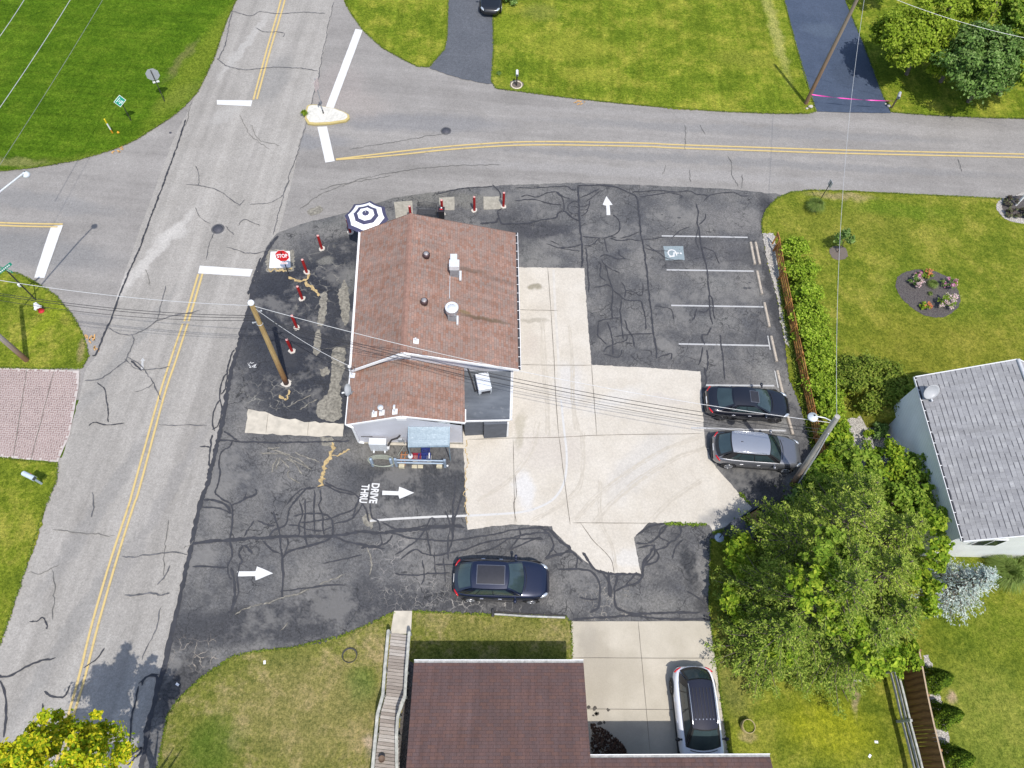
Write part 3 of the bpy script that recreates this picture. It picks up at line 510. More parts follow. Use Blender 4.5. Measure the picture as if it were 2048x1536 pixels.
cr(.08,1195,524,1202,530,1200,552,1212,562); cr(.07,1210,530,1218,560,1225,580,1223,610,1225,640); cr(.08,1188,576,1205,573,1215,570,1226,578); cr(.08,1226,580,1240,592,1250,600,1262,602,1278,602,1285,610,1290,640,1292,660); cr(.08,1242,565,1250,575,1249,595); cr(.06,1250,582,1265,585,1280,592,1287,585,1286,567); cr(.08,1242,602,1241,630,1243,655,1247,680)
cr(.08,1250,640,1256,660,1265,675,1270,695); cr(.08,1195,645,1215,638,1240,636); cr(.08,1197,645,1195,670,1203,680,1212,690); cr(.08,1215,645,1222,665,1225,690,1226,710); cr(.08,1207,705,1215,695,1235,687,1252,682,1255,672); cr(.07,1230,675,1255,670,1280,669,1305,668); cr(.07,1207,708,1225,713,1238,714,1245,700); cr(.07,1250,686,1265,688); cr(.06,1310,612,1325,615,1342,620,1348,640); cr(.08,1385,642,1390,630,1392,618); cr(.08,1396,622,1410,625,1425,612); cr(.08,1418,590,1424,600,1427,625,1430,640)
cr(.09,1408,690,1403,670,1415,668,1422,655); cr(.08,1405,695,1402,720,1395,730); cr(.09,1414,700,1416,730,1410,745); cr(.10,1407,735,1412,750,1412,765,1408,780); cr(.08,1440,670,1445,720,1450,760); cr(.06,1280,700,1300,702,1302,712); cr(.06,1285,668,1288,672); cr(.06,1275,722,1262,712); cr(.07,1315,716,1330,710,1342,708,1342,720)
# sealed front apron and tar lines
cr(.07,560,505,545,520); cr(.09,875,388,905,381,940,376,985,373); cr(.09,985,370,1000,385,1000,400); cr(.12,960,448,990,445,998,438,1005,449,1030,448); cr(.1,998,440,996,425,1004,418)
# old road sealant (worn)
cr(.10,372,240,362,270,352,298,345,320,335,345,325,375,300,440,280,495,262,535,250,565,235,605,222,640,210,665,195,706,185,712,t='s')
cr(.10,466,10,462,35,455,65,450,90,440,115,436,120,460,135,500,140,550,136,590,136,635,142,t='w'); cr(.09,462,22,500,33,520,24,555,28,600,26,650,28,t='w'); cr(.09,512,55,530,65,565,66,567,75,t='w'); cr(.08,640,145,625,200,608,262,595,310,580,345,565,400,552,450,545,470,t='w'); cr(.07,668,5,655,60,645,110,638,150,t='w')
cr(.09,372,370,400,372,430,380,450,390,470,405,480,412,490,400,t='w'); cr(.07,392,332,400,360,398,372,t='w'); cr(.07,500,410,540,405,565,390,580,360,t='w'); cr(.07,390,415,400,435,420,448,t='w'); cr(.07,430,462,418,495,412,520,t='w'); cr(.07,452,452,470,470,t='w'); cr(.07,478,452,490,440,520,452,t='w')
cr(.09,453,495,480,502,510,508,540,500,t='w'); cr(.09,213,652,240,668,262,672,268,680,262,700,254,715,250,725,220,745,195,760,170,761,t='w'); cr(.10,262,672,290,660,320,640,370,628,400,622,t='w'); cr(.09,254,715,280,730,295,750,305,765,318,790,322,800,t='w'); cr(.09,250,718,270,735,284,742,300,740,340,735,t='w'); cr(.12,262,722,285,742,t='s')
cr(.08,195,765,210,780,216,810,217,845,t='s'); cr(.09,178,852,190,845,215,850,250,846,t='s'); cr(.07,270,785,295,777,308,765,t='w'); cr(.08,318,850,350,852,380,852,415,852,t='w'); cr(.08,332,572,327,600,315,640,t='w')
cr(.09,245,1112,290,1110,345,1105,378,1108,t='w'); cr(.09,340,1130,330,1150,315,1170,t='w'); cr(.12,250,1190,265,1193,300,1188,320,1190,340,1188,t='w'); cr(.08,322,1215,315,1250,300,1285,285,1320,t='w'); cr(.09,60,1243,75,1243,85,1236,95,1245,97,1258,t='s'); cr(.10,210,1296,195,1318,168,1336,t='s'); cr(.13,-5,1351,20,1352,60,1330,112,1316,t='s')
cr(.13,0,1362,12,1390,14,1430,8,1475,t='s'); cr(.11,90,1382,105,1393,130,1393,142,1370,t='s'); cr(.09,86,1407,84,1440,80,1465,t='s'); cr(.09,278,1368,300,1350,318,1350,t='s'); cr(.12,285,1372,292,1355,312,1352,316,1368,t='s'); cr(.10,278,1372,266,1430,262,1470,260,1510,270,1505,285,1495,275,1500,t='s'); cr(.10,262,1510,283,1495,278,1510,255,1530,t='s'); cr(.08,185,985,188,1015,186,1035,t='w')
# hairlines on the roads and slabs
for a in ([(1455,312),(1465,330),(1463,350),(1478,375)],[(1370,250),(1371,300)],[(1400,250),(1410,270)],[(1378,340),(1382,365)],[(1484,350),(1484,378)],[(1915,318),(1925,345)],[(1330,330),(1325,350)],[(600,420),(660,380),(760,350),(870,335),(1000,330)],[(700,300),(760,290),(840,275),(900,268)],[(640,380),(700,365),(780,352)],[(340,1040),(330,1100),(330,1160)],[(105,1060),(150,1065),(230,1072)],[(55,1148),(90,1146),(120,1130)],[(500,250),(520,280),(560,290)],[(480,230),(500,270),(540,300)],[(385,205),(375,240),(365,262)],
          [(105,1140),(110,1180),(105,1240)],[(1200,150),(1300,165)],[(290,540),(300,570)],[(560,800),(550,815)],[(640,700),(700,690)],[(390,1080),(370,1100)]):
    ribbon_mesh(hair,a,.035,.0365,jit=.03,wj=.5,step=.12)
for name,mb_,mt in (('crack_sealant',seal,seal_m),('worn_crack_sealant',ws,seal2_m),('hairline_crack',hair,hair_m)): tag(obj(name,mb_,mt),kind='structure')
# faint tyre marks on the apron
tm=MB()
for a,w in (([(1150,1040),(1190,990),(1240,950),(1320,900),(1400,870)],.16),([(1185,1045),(1225,1000),(1280,955),(1350,915),(1410,893)],.16),([(1060,1040),(1100,1020),(1150,980),(1165,930),(1160,860)],.14),([(1095,870),(1090,800),(1085,730),(1080,640)],.2),([(1150,860),(1145,800),(1140,740),(1135,650)],.2),([(1300,1040),(1340,1000),(1400,960)],.14),([(950,1000),(1010,960),(1060,900),(1075,840)],.14),([(1230,1140),(1220,1090),(1200,1040),(1195,960)],.16)):
    for k in range(3): ribbon_mesh(tm,[(x+random.uniform(-3,3)+k*3,y+k*2) for x,y in a],w*random.uniform(.15,.5),.0355,jit=.012,wj=.8,step=.1)
tag(obj('tyre_mark',tm,M('tyre grime on concrete',(.465,.425,.36),.9,var=.10,scale=4)),kind='structure')
# slab joints
jm=M('slab joint',(.15,.135,.115),.9,var=.2); j=MB()
for a in ([(1095,536),(1100,600),(1108,720),(1112,800),(1118,875)],[(1183,730),(1188,800),(1193,871)],[(1037,730),(1110,731),(1183,731)],[(935,880),(1025,877),(1118,875),(1193,871),(1300,869),(1405,868)],[(1026,880),(1028,960),(1030,1048)],[(1036,620),(1115,622)],[(1118,875),(1140,1050)],[(1145,1046),(1300,1047)],[(1160,1045),(1185,1080),(1205,1100),(1222,1120),(1228,1146)],[(1030,950),(1033,990),(1027,1010),(1033,1045)]):
    ribbon_mesh(j,a,.030,.0405,jit=.004,wj=.3,step=.3)
for a in ([(1276,1243),(1284,1330),(1300,1510)],[(1143,1316),(1430,1317)],[(1148,1418),(1443,1420)]): ribbon_mesh(j,a,.022,.064,jit=.002,wj=.2,step=.4)
for a in ([(537,826),(532,868)],[(618,844),(615,873)],): ribbon_mesh(j,a,.02,.0405,jit=.002,wj=.2,step=.4)
for a in ([(55,738),(28,915)],[(110,740),(80,855),(62,923)]): ribbon_mesh(j,a,.03,.052,jit=.01,wj=.3,step=.3)
tag(obj('slab_joint',j,jm),kind='structure')
# scrape marks and rust coloured dirt on the lot
sc=MB()
for a in ([(578,912),(600,921),(618,935)],[(572,918),(590,930),(606,948)],[(560,915),(552,940)],[(556,915),(548,932),(545,945)],[(545,900),(565,905),(580,912)],[(535,897),(560,895)],[(577,915),(622,940)],[(563,918),(580,935)],[(520,908),(560,908),(575,912)],[(590,905),(640,925)],[(578,940),(577,955),(600,968)]):
    ribbon_mesh(sc,a,.05,.0415,jit=.02,wj=.6,step=.08)
for a in ([(620,1180),(590,1190),(500,1215),(470,1228)],[(690,1150),(640,1170)],[(575,1245),(560,1262)],[(622,790),(600,800),(575,815)],[(635,800),(600,820)],[(735,1095),(745,1130),(740,1150)]): ribbon_mesh(sc,a,.05,.0415,jit=.02,wj=.7,step=.08)
tag(obj('scrape_mark',sc,worn_m),kind='structure')
rs=MB()
for a,w in (([(665,885),(664,905),(655,925),(648,950),(640,975)],.18),([(700,900),(680,905),(664,910)],.09),([(580,552),(595,562),(610,560),(622,548)],.14),([(610,565),(630,580),(640,592)],.16),([(536,541),(560,541),(585,538)],.14),([(932,880),(930,960),(934,1050)],.05),([(560,790),(574,800),(578,780)],.12)):
    ribbon_mesh(rs,a,w,.0418,jit=.05,wj=.6,step=.07)
tag(obj('dried_weed_seam',rs,M('dried weeds and sand',(.42,.31,.15),.95,var=.35,scale=9,bump=.4)),kind='structure')
# ================= PLANTS =================
def leafmat(name,cols,rough=.55,trans=.35,hue=.04,gain=1.05):
    cols=[tuple(min(.85,x*gain) for x in c) for c in cols]
    m,b=newmat(name,.75,spec=.12); trans*=.75; g=b.new('ShaderNodeNewGeometry')
    c=b.ramp(g.outputs['Random Per Island'],[(i/(len(cols)-1),c) for i,c in enumerate(cols)])
    c=b.mix(1.,c,b.ramp(b.noise(1.1,3),[(.3,(.78,)*3),(.7,(1.2,)*3)]),'MULTIPLY'); b.put(b.p.inputs['Base Color'],c)
    t=b.new('ShaderNodeBsdfTranslucent'); b.link(c,t.inputs[0]); mx=b.new('ShaderNodeMixShader'); mx.inputs[0].default_value=trans
    b.link(b.p.outputs[0],mx.inputs[1]); b.link(t.outputs[0],mx.inputs[2]); b.link(mx.outputs[0],b.n['Material Output'].inputs[0]); return m
def leaves_mesh(name,P,N,S,asp=1.6,up=None):
    # P centres, N normals, S sizes: one folded diamond per leaf
    n=len(P); N=N/np.linalg.norm(N,axis=1,keepdims=True); a=NR.normal(size=(n,3)) if up is None else up+NR.normal(size=(n,3))*.25
    U=np.cross(N,a); U/=np.linalg.norm(U,axis=1,keepdims=True)+1e-9; V=np.cross(N,U) 
    if up is not None: U,V=V,U   # long side along 'up'
    S=S[:,None]; L=U*S*asp*.5; Wd=V*S*.5
    v=np.stack([P-L,P+Wd*.9+N*S*.12,P+L,P-Wd*.9+N*S*.12],1).reshape(-1,3)
    me=bpy.data.meshes.new(name); me.vertices.add(4*n); me.vertices.foreach_set('co',v.ravel())
    me.loops.add(4*n); me.loops.foreach_set('vertex_index',np.arange(4*n,dtype=np.int32)); me.polygons.add(n)
    me.polygons.foreach_set('loop_start',np.arange(0,4*n,4,dtype=np.int32)); me.update(calc_edges=True); return me
def blobcrown(r,nclump,per,size,cl=.34,shape=1.,flat=1.,bot=-.6):
    # clumps spread over an uneven ellipsoid; returns P,N,S local to the crown centre
    P=[];N=[];r=np.array(r)
    for _ in range(nclump):
        d=NR.normal(size=3); d/=np.linalg.norm(d)
        if d[2]<bot: d[2]*=-.5
        rad=NR.uniform(.45,1.)**.5*NR.uniform(.78,1.12); c=d*rad*r
        k=cl*NR.uniform(.5,1.35)*min(r); m=int(per*NR.uniform(.4,1.5))
        q=NR.normal(size=(m,3)); q/=np.linalg.norm(q,axis=1,keepdims=True); q*=NR.uniform(.08,1.,(m,1))**.55; q[:m//6]*=1.6
        an=np.array([NR.uniform(.6,1.35),NR.uniform(.6,1.35),NR.uniform(.4,.8)*flat]); P.append(c+q*k*an); N.append(q*.35+d*.35+np.array([0,0,.7])+NR.normal(size=(m,3))*.55)
    P=np.concatenate(P);N=np.concatenate(N); return P,N,size*NR.uniform(.6,1.35,len(P))
bark_m=M('grey brown bark',(.16,.125,.10),.95,var=.35,scale=6,bump=.6)
def trunk_mb(h,r,lean=(0,0),limbs=6,spread=1.,seed=1):
    rr=random.Random(seed); mb=MB(); pts=[(lean[0]*t*t,lean[1]*t*t,h*t) for t in (0,.25,.5,.75,1.)]; mb.tube(pts,[r*1.25,r,r*.8,r*.55,r*.25],8)
    for i in range(limbs):
        t=.3+.6*i/limbs; p=Vector((lean[0]*t*t,lean[1]*t*t,h*t)); a=rr.uniform(0,6.28)+i*2.4; L=spread*(1.1-.5*t)*rr.uniform(.7,1.1)
        e=p+Vector((math.cos(a)*L,math.sin(a)*L,L*.7)); m_=p.lerp(e,.5)+Vector((0,0,-.08*L)); mb.tube([p,m_,e],[r*.45,r*.3,r*.1],6)
    return mb
def broad_tree(name,label,cat,base,crown,r,mat,h=None,nclump=60,per=170,size=.16,group=None,tr=.12,limbs=7,cl=.34,seed=1):
    # base: world xy of the trunk; crown: world xyz of the crown centre
    t=thing(name,label,cat,(base[0],base[1],.05),group=group); off=Vector((crown[0]-base[0],crown[1]-base[1],crown[2]))
    obj('trunk',trunk_mb(off.z+r[2]*.35,tr,(off.x,off.y),limbs,min(r[0],r[1])*.75,seed),bark_m,t)
    P,N,S=blobcrown(r,nclump,per,size,cl); P=P+np.array(off); P[:,2]=np.maximum(P[:,2],.05)
    me=leaves_mesh('crown',P,N,S); obj('crown',me,mat,t); return t
def shrub(name,label,cat,px,py,r,mat,n=14,per=110,size=.09,group=None,h=None,cl=.42,lift=.75,rz=0.):
    h=h if h is not None else r[2]*lift; c=G3(px,py,h); t=thing(name,label,cat,(c.x,c.y,.05),rz,group)
    P,N,S=blobcrown(r,n,per,size,cl,bot=-.3); P[:,2]+=h; P[:,2]=np.maximum(P[:,2],.03)
    obj('foliage',leaves_mesh('foliage',P,N,S),mat,t)
    mb=MB()
    for i in range(5):
        a=i*1.26; mb.tube([(0,0,0),(math.cos(a)*r[0]*.3,math.sin(a)*r[1]*.3,h*.7)],[.025,.012],5)
    obj('stem',mb,bark_m,t); return t
def spruce(name,label,base,h,r,mat,tiers=17,group=None,seed=3,dens_=1.,tip=None,top=None,asp=3.2,nl=34,size=.185,h0=.06):
    # whorls of drooping branches clothed in sprays of needles
    rr=np.random.default_rng(seed); t=thing(name,label,'tree',(base[0],base[1],.05),group=group)
    tb=MB(); tb.tube([(0,0,0),(0,0,h*.5),(0,0,h)],[.2,.12,.03],8); P=[];N=[];U=[];S=[]
    for i in range(tiers):
        f=i/(tiers-1); z=h*(h0+(.97-h0)*f); R_=r*(1-f)**.75*rr.uniform(.85,1.1)+.12; nb=int((12-5*f)*dens_)
        a0=rr.uniform(0,6.28)
        for k in range(nb):
            a=a0+2*math.pi*k/nb+rr.normal()*.13; L=R_*rr.uniform(.72,1.12); dz=L*(.18-.42*(1-f))
            d=np.array([math.cos(a),math.sin(a),0]); tb.tube([(0,0,z),tuple(d*L*.6+np.array([0,0,z+dz*.4])),tuple(d*L+np.array([0,0,z+dz+.08*L]))],[.03,.02,.006],4,caps=False)
            side=np.array([-d[1],d[0],0]); ns=max(3,int(L/.27*dens_))
            for q in range(ns):
                # discrete sprays: a flattened tuft of needles at the end of a side twig, with gaps between
                f_=.30+.75*(q+rr.uniform(.2,.8))/ns; w=(1.12-f_)*.62*L*rr.uniform(.25,1.)*(1 if (q+k)%2 else -1)
                if rr.random()<.25: w*=.2
                cz=z+dz*f_**1.5+.08*L*f_**3-abs(w)*.15; c0=d*(f_*L)+side*w+np.array([0,0,cz]); dn_=d*.75+side*np.sign(w)*min(1,abs(w)/(.25*L+1e-3))*.8+np.array([0,0,.05]); dn_/=np.linalg.norm(dn_)
                m=nl; al=rr.uniform(-.26,.24,m); wd=rr.normal(size=m)*.085*(1.2-2.2*np.abs(al)); sd2=np.cross(dn_,[0,0,1.])
                P.append(c0+dn_*al[:,None]+sd2*wd[:,None]+np.array([0,0,1.])*(rr.normal(size=m)*.03-np.abs(wd)*.3)[:,None]); U.append(dn_[None]+sd2[None]*(np.sign(wd)*.8)[:,None]+rr.normal(size=(m,3))*.25); N.append(np.tile([0,0,1.],(m,1))+rr.normal(size=(m,3))*.45); S.append(size*.42*rr.uniform(.6,1.3,m))
    P=np.concatenate(P);N=np.concatenate(N);U=np.concatenate(U);S=np.concatenate(S)
    obj('trunk',tb,bark_m,t); n=len(P); Nn=N/np.linalg.norm(N,axis=1,keepdims=True); Uu=U-(U*Nn).sum(1,keepdims=True)*Nn; Uu/=np.linalg.norm(Uu,axis=1,keepdims=True)+1e-9; V=np.cross(Nn,Uu)
    v=np.stack([P-Uu*S[:,None]*.8,P+V*S[:,None]*.34,P+Uu*S[:,None]*.9,P-V*S[:,None]*.34],1).reshape(-1,3)
    me=bpy.data.meshes.new('crown'); me.vertices.add(4*n); me.vertices.foreach_set('co',v.ravel()); me.loops.add(4*n); me.loops.foreach_set('vertex_index',np.arange(4*n,dtype=np.int32)); me.polygons.add(n); me.polygons.foreach_set('loop_start',np.arange(0,4*n,4,dtype=np.int32)); me.update(calc_edges=True)
    obj('crown',me,mat,t); return t
L_sp=leafmat('spruce needles',[(.07,.13,.015),(.15,.23,.028),(.25,.33,.05),(.38,.44,.09)],.6,.3)
L_sp2=leafmat('pale spruce needles',[(.09,.15,.016),(.18,.26,.03),(.29,.37,.055),(.43,.49,.10)],.6,.3)
L_lime=leafmat('lime green leaves',[(.09,.17,.012),(.165,.275,.018),(.27,.38,.03),(.42,.50,.05)],.5,.45)
L_mid=leafmat('mid green leaves',[(.09,.17,.018),(.16,.26,.025),(.24,.35,.04),(.34,.43,.07)],.5,.4)
L_maple=leafmat('maple leaves',[(.12,.19,.014),(.20,.29,.02),(.29,.39,.035),(.38,.46,.06)],.5,.45)
L_dark=leafmat('dark green leaves',[(.065,.13,.025),(.11,.20,.04),(.17,.28,.065),(.27,.37,.13)],.5,.35)
L_hedge=leafmat('hedge leaves',[(.13,.22,.018),(.22,.34,.025),(.33,.46,.04),(.45,.56,.08)],.5,.45)
L_olive=leafmat('olive bush leaves',[(.08,.13,.015),(.13,.19,.022),(.20,.26,.035),(.27,.31,.055)],.55,.3)
L_blue=leafmat('silver blue needles',[(.25,.33,.30),(.38,.46,.42),(.50,.57,.52),(.60,.65,.60)],.6,.2)
L_gold=leafmat('golden maple leaves',[(.14,.26,.012),(.34,.44,.015),(.60,.58,.02),(.85,.66,.045)],.5,.45)
L_arb=leafmat('arborvitae foliage',[(.05,.10,.01),(.09,.16,.014),(.15,.24,.02),(.25,.34,.03)],.6,.25)
L_orn=leafmat('ornamental grass blades',[(.12,.19,.04),(.19,.27,.06),(.27,.34,.10)],.6,.35)
# --- the large conifer grove in the lower right ---
for i,(px,py,h,r,mt,tp,lab) in enumerate([
    (1560,1240,9.0,3.1,L_sp,16,'tallest olive green spruce in the middle of the grove beside the lot'),
    (1600,1105,8.3,2.9,L_sp2,15,'pale tipped spruce of the grove nearest the white house'),
    (1540,1120,6.2,2.6,L_sp2,13,'spruce at the upper left of the grove, by the concrete pad'),
    (1510,1290,5.5,2.3,L_sp,12,'low spruce at the lower left edge of the grove above the lawn'),
    (1640,1300,6.5,2.6,L_sp,13,'spruce at the bottom of the grove overhanging the brown fence'),
    (1665,1195,7.5,2.4,L_sp2,14,'spruce at the right of the grove beside the silver blue tree'),
    (1640,1045,6.2,2.3,L_sp,13,'spruce at the top of the grove below the leafy shrubs'),(1700,1120,6.8,2.2,L_sp2,13,'spruce touching the gutter of the white house'),
    (1590,1180,7.6,2.8,L_sp,14,'dense spruce at the very heart of the grove'),(1700,1260,6.0,2.1,L_sp,12,'spruce at the lower right of the grove'),(1500,1190,5.2,2.0,L_sp2,12,'small spruce at the left rim of the grove beside the asphalt')]):
    x,y=G(px,py); spruce('spruce_tree',lab,(x,y),h,r*1.08,mt,tiers=int(tp*1.05),seed=20+i,nl=27,group='spruces of the grove')
for (px,py,h,r,lab) in [(1660,1100,6.6,(.9,1.2,.8),'round leafed climber high in the upper middle of the grove'),(1640,1180,6.8,(1.2,.9,.8),'round leafed climber high in the very middle of the grove'),(1740,1310,4.6,(1.1,.8,.8),'round leafed climber low at the bottom of the grove'),(1860,1080,5.0,(.8,1.3,.8),'yellow green climber at the right rim of the grove by the gutter'),(1690,1230,5.5,(1.0,1.0,.9),'lime green climbing leaves through the middle of the spruce grove'),(1560,1275,2.6,(.9,1.0,.8),'lime green leafy sapling at the lower left of the grove'),(1480,1110,1.8,(.8,.9,.7),'bright sapling beside the sunken bin at the grove edge'),
    (1830,1180,4.0,(.95,1.2,1.),'yellow green sapling at the right rim of the grove by the silver tree'),(1790,1300,3.2,(1.,.9,.8),'lime leafed sapling above the brown fence end'),(1470,1210,1.6,(.6,.9,.6),'low lime sapling on the left rim of the grove')]:
    c=G3(px,py,h); broad_tree('sapling',lab,'sapling',(c.x,c.y),(c.x,c.y,h),(r[0]*1.15,r[1]*1.15,r[2]),L_lime if px!=1660 else L_mid,nclump=34,per=70,size=.14,cl=.26,tr=.05,limbs=4,group='leafy saplings in the grove')
for (px,py,h,r,mt,lab) in [(1712,912,1.9,(1.2,1.0,.9),L_mid,'leafy green shrub between the utility pole and the white house'),(1775,925,1.8,(1.1,1.0,.9),L_lime,'bright leafy shrub against the white wall'),(1835,955,1.9,(.9,1.3,.9),L_mid,'leafy shrub at the foot of the long white wall'),
    (1676,872,1.3,(.75,.8,.75),L_lime,'bright leafy shrub right of the utility pole top'),(1650,960,1.4,(1.,.8,.7),L_mid,'green shrub at the foot of the orange fence end'),(1665,925,1.4,(.8,.8,.7),L_lime,'bright shrub behind the orange fence end'),(1610,1000,1.0,(1.0,.7,.5),L_dark,'dark feathery juniper at the base of the utility pole'),
    (1740,965,2.0,(1.2,1.0,.9),L_mid,'broad shrub at the upper edge of the spruce grove'),(1800,1000,2.2,(1.2,1.1,1.),L_mid,'broad shrub between grove and white wall'),(1695,985,1.6,(1.1,.9,.8),L_mid,'shrub above the grove, right of the fence end'),(1868,1020,2.4,(.8,1.3,.9),L_mid,'tall narrow shrub under the gutter of the white house')]:
    c=G3(px,py,h); broad_tree('leafy_shrub',lab,'shrub',(c.x,c.y),(c.x,c.y,h),r,mt,nclump=24,per=170,size=.13,tr=.05,limbs=4,group='leafy shrubs by the white house')
c=G3(1925,1150,2.6); spruce('blue_spruce','silver blue spruce at the corner of the white house',G(1880,1185),4.2,1.5,L_blue,tiers=12,seed=55,size=.17,nl=16)
# --- hedge bushes behind the orange fence ---
hx=[(1588,500,.85,.8),(1600,545,.95,.9),(1612,590,.95,.9),(1618,635,1.,.95),(1628,680,1.,1.),(1638,725,.95,.9),(1640,768,.9,.9),(1655,812,.8,.85)]
for i,(px,py,rx,ry) in enumerate(hx):
    shrub('hedge_bush',['first hedge bush at the north end of the orange fence','bright hedge bush second from the north fence end','leafy hedge bush third from the north fence end','hedge bush midway along the orange fence, level with the oil stains','wide hedge bush opposite the fourth wheel stop','hedge bush opposite the fifth wheel stop','hedge bush beside the black sedan','small hedge bush at the south end near the utility pole lamp'][i],'bush',px,py,(rx,ry,.95),L_hedge,n=26,per=150,size=.10,group='hedge along the orange fence',h=.75)
for i,(px,py,rx,ry,h,mt,lab) in enumerate([(1742,765,2.0,1.8,1.1,L_olive,'large round olive bush beside the white house'),(1790,790,1.2,1.3,1.2,L_olive,'dark olive bush touching the white house wall'),(1715,745,1.2,1.,.9,L_olive,'low olive bush between hedge and large round bush')]):
    shrub('round_bush',lab,'bush',px,py,(rx,ry,1.1),mt,n=40,per=190,size=.10,h=h,cl=.4,group='round bushes west of the white house')
shrub('small_bush','small dark bush in the gravel by the white wall','bush',1760,865,(.5,.55,.5),L_dark,n=12,per=110)
shrub('small_bush','tiny pale green bush in the gravel bed','bush',1735,868,(.25,.25,.25),L_lime,n=7,per=50)
# ornamental grass clumps
def tuft(name,label,px,py,r,h,mat,n=500,cat='ornamental grass',group=None):
    x,y=G(px,py); t=thing(name,label,cat,(x,y,.05),group=group); a=NR.uniform(0,6.28,n); L=r*NR.uniform(.3,1.1,n); q=[];
    d=np.stack([np.cos(a),np.sin(a),np.zeros(n)],1); sd=np.stack([-np.sin(a),np.cos(a),np.zeros(n)],1)*.012
    p0=d*(L*.12)[:,None]; p1=d*(L*.5)[:,None]+np.array([0,0,1.])*(h*NR.uniform(.7,1.,n))[:,None]; p2=d*L[:,None]+np.array([0,0,1.])*(h*NR.uniform(.25,.7,n))[:,None]
    v=np.stack([p0-sd,p0+sd,p1+sd,p1-sd,p2],1).reshape(-1,3); f=[];
    for i in range(n): f+=[(5*i,5*i+1,5*i+2,5*i+3),(5*i+3,5*i+2,5*i+4)]
    me=bpy.data.meshes.new('blades'); me.from_pydata(v.tolist(),[],f); obj('blades',me,mat,t); 
    mb=MB(); mb.lathe([(r*.3,0),(r*.22,h*.25),(.02,h*.35)],n=10); obj('root_clump',mb,M('dry grass core',(.14,.15,.05),.95,var=.3,scale=20,bump=.5),t); return t
tuft('ornamental_grass','fountain of ornamental grass beside the thin black road marker',1626,420,.75,.8,L_orn,900)
tuft('ornamental_grass','wide clump of long grass below the white house wall',2000,1150,1.2,.9,L_orn,1300); tuft('ornamental_grass','clump of long grass at the right frame edge below the white house',2060,1145,1.2,.9,L_orn,1100)
tuft('weed_clump','yellow green weeds growing against the traffic island',610,232,.32,.4,L_lime,260,'weeds')
tuft('weed_clump','tiny weed at the edge of the house lawn near the black car',998,150,.25,.25,L_dark,150,'weeds')
# sapling in its mulch ring
x,y=G(1674,506); c=G3(1690,476,1.15); broad_tree('young_tree','young staked tree in a mulch ring on the east lawn','young tree',(x,y),(c.x,c.y,1.15),(.5,.5,.55),L_dark,nclump=15,per=50,size=.12,tr=.03,limbs=4,cl=.4)
# arborvitae along the fence
for i,(px,py,lab) in enumerate([(1850,1362,'northernmost cone shaped arborvitae behind the brown fence'),(1868,1432,'middle cone shaped arborvitae behind the brown fence'),(1888,1516,'southernmost cone shaped arborvitae behind the brown fence')]):
    x,y=G(px,py); t=thing('arborvitae',lab,'arborvitae',(x,y,.05),group='arborvitae behind the brown fence'); n=5200
    z=NR.uniform(0,1,n)**1.25; a=NR.uniform(0,6.28,n); rad=(.62*(1-z)**.62+.02)*NR.uniform(.75,1.05,n)*(1+.12*np.sin(a*5+z*9)); P=np.stack([rad*np.cos(a),rad*np.sin(a),.1+2.1*z],1)
    N_=np.stack([np.cos(a),np.sin(a),np.full(n,.5)],1)+NR.normal(size=(n,3))*.4; obj('foliage',leaves_mesh('foliage',P,N_,.065*NR.uniform(.6,1.3,n)),L_arb,t); mb=MB(); mb.tube([(0,0,0),(0,0,1.7)],[.05,.02],6); obj('stem',mb,bark_m,t)
# --- north east trees ---
def tree_img(label,px,py,h,r,mt,base,nclump,size=.15,name='broadleaf_tree',per=170,tr=.12,cl=.32,limbs=8,group='trees at the north east corner'):
    c=G3(px,py,h); return broad_tree(name,label,'tree',G(*base),(c.x,c.y,h),r,mt,nclump=nclump,per=per,size=size,tr=tr,cl=cl,limbs=limbs,group=group)
tree_img('multi stemmed green tree with pale trunk beside the blue driveway',1806,78,3.0,(2.6,2.6,1.7),L_maple,(1812,150),100)
tree_img('low yellow green maple between two larger trees',1888,122,2.4,(1.35,1.2,.9),L_lime,(1880,165),36,size=.17)
tree_img('dark green broad tree reaching toward the road at top right',1972,122,3.4,(2.9,2.8,1.9),L_dark,(1935,205),125)
tree_img('bright green tree behind the dark tree at the top edge',1900,10,4.,(2.8,2.4,1.6),L_maple,(1870,60),80)
tree_img('leafy green tree at the right frame edge, top corner',2060,50,4.,(2.2,2.8,1.8),L_mid,(2000,150),70)
tree_img('small yellow green tree at the very top right corner',2020,-5,4.6,(1.8,1.8,1.2),L_lime,(1960,60),40)
tree_img('light green tree filling the gap above the maple',1850,60,3.6,(1.9,1.7,1.3),L_maple,(1840,120),50)
tree_img('pale leafed tree along the right frame edge above the road',2040,130,3.2,(1.6,2.,1.5),L_maple,(1995,190),50)
tree_img('tree beyond the driveway at the top frame edge',1780,-50,3.,(1.6,1.4,1.2),L_mid,(1760,-10),26)
shrub('small_bush','dark bush at the top frame edge beside the small black car','bush',1020,-6,(.75,.55,.6),L_dark,n=12,per=120)
# --- golden maple leaning into the lower left corner ---
c=G3(120,1535,6.2); broad_tree('golden_maple','golden tipped maple rising into the bottom left corner','tree',G(330,1620),(c.x,c.y,6.2),(2.2,1.85,2.4),L_gold,nclump=120,per=210,size=.10,tr=.16,cl=.17,limbs=9)
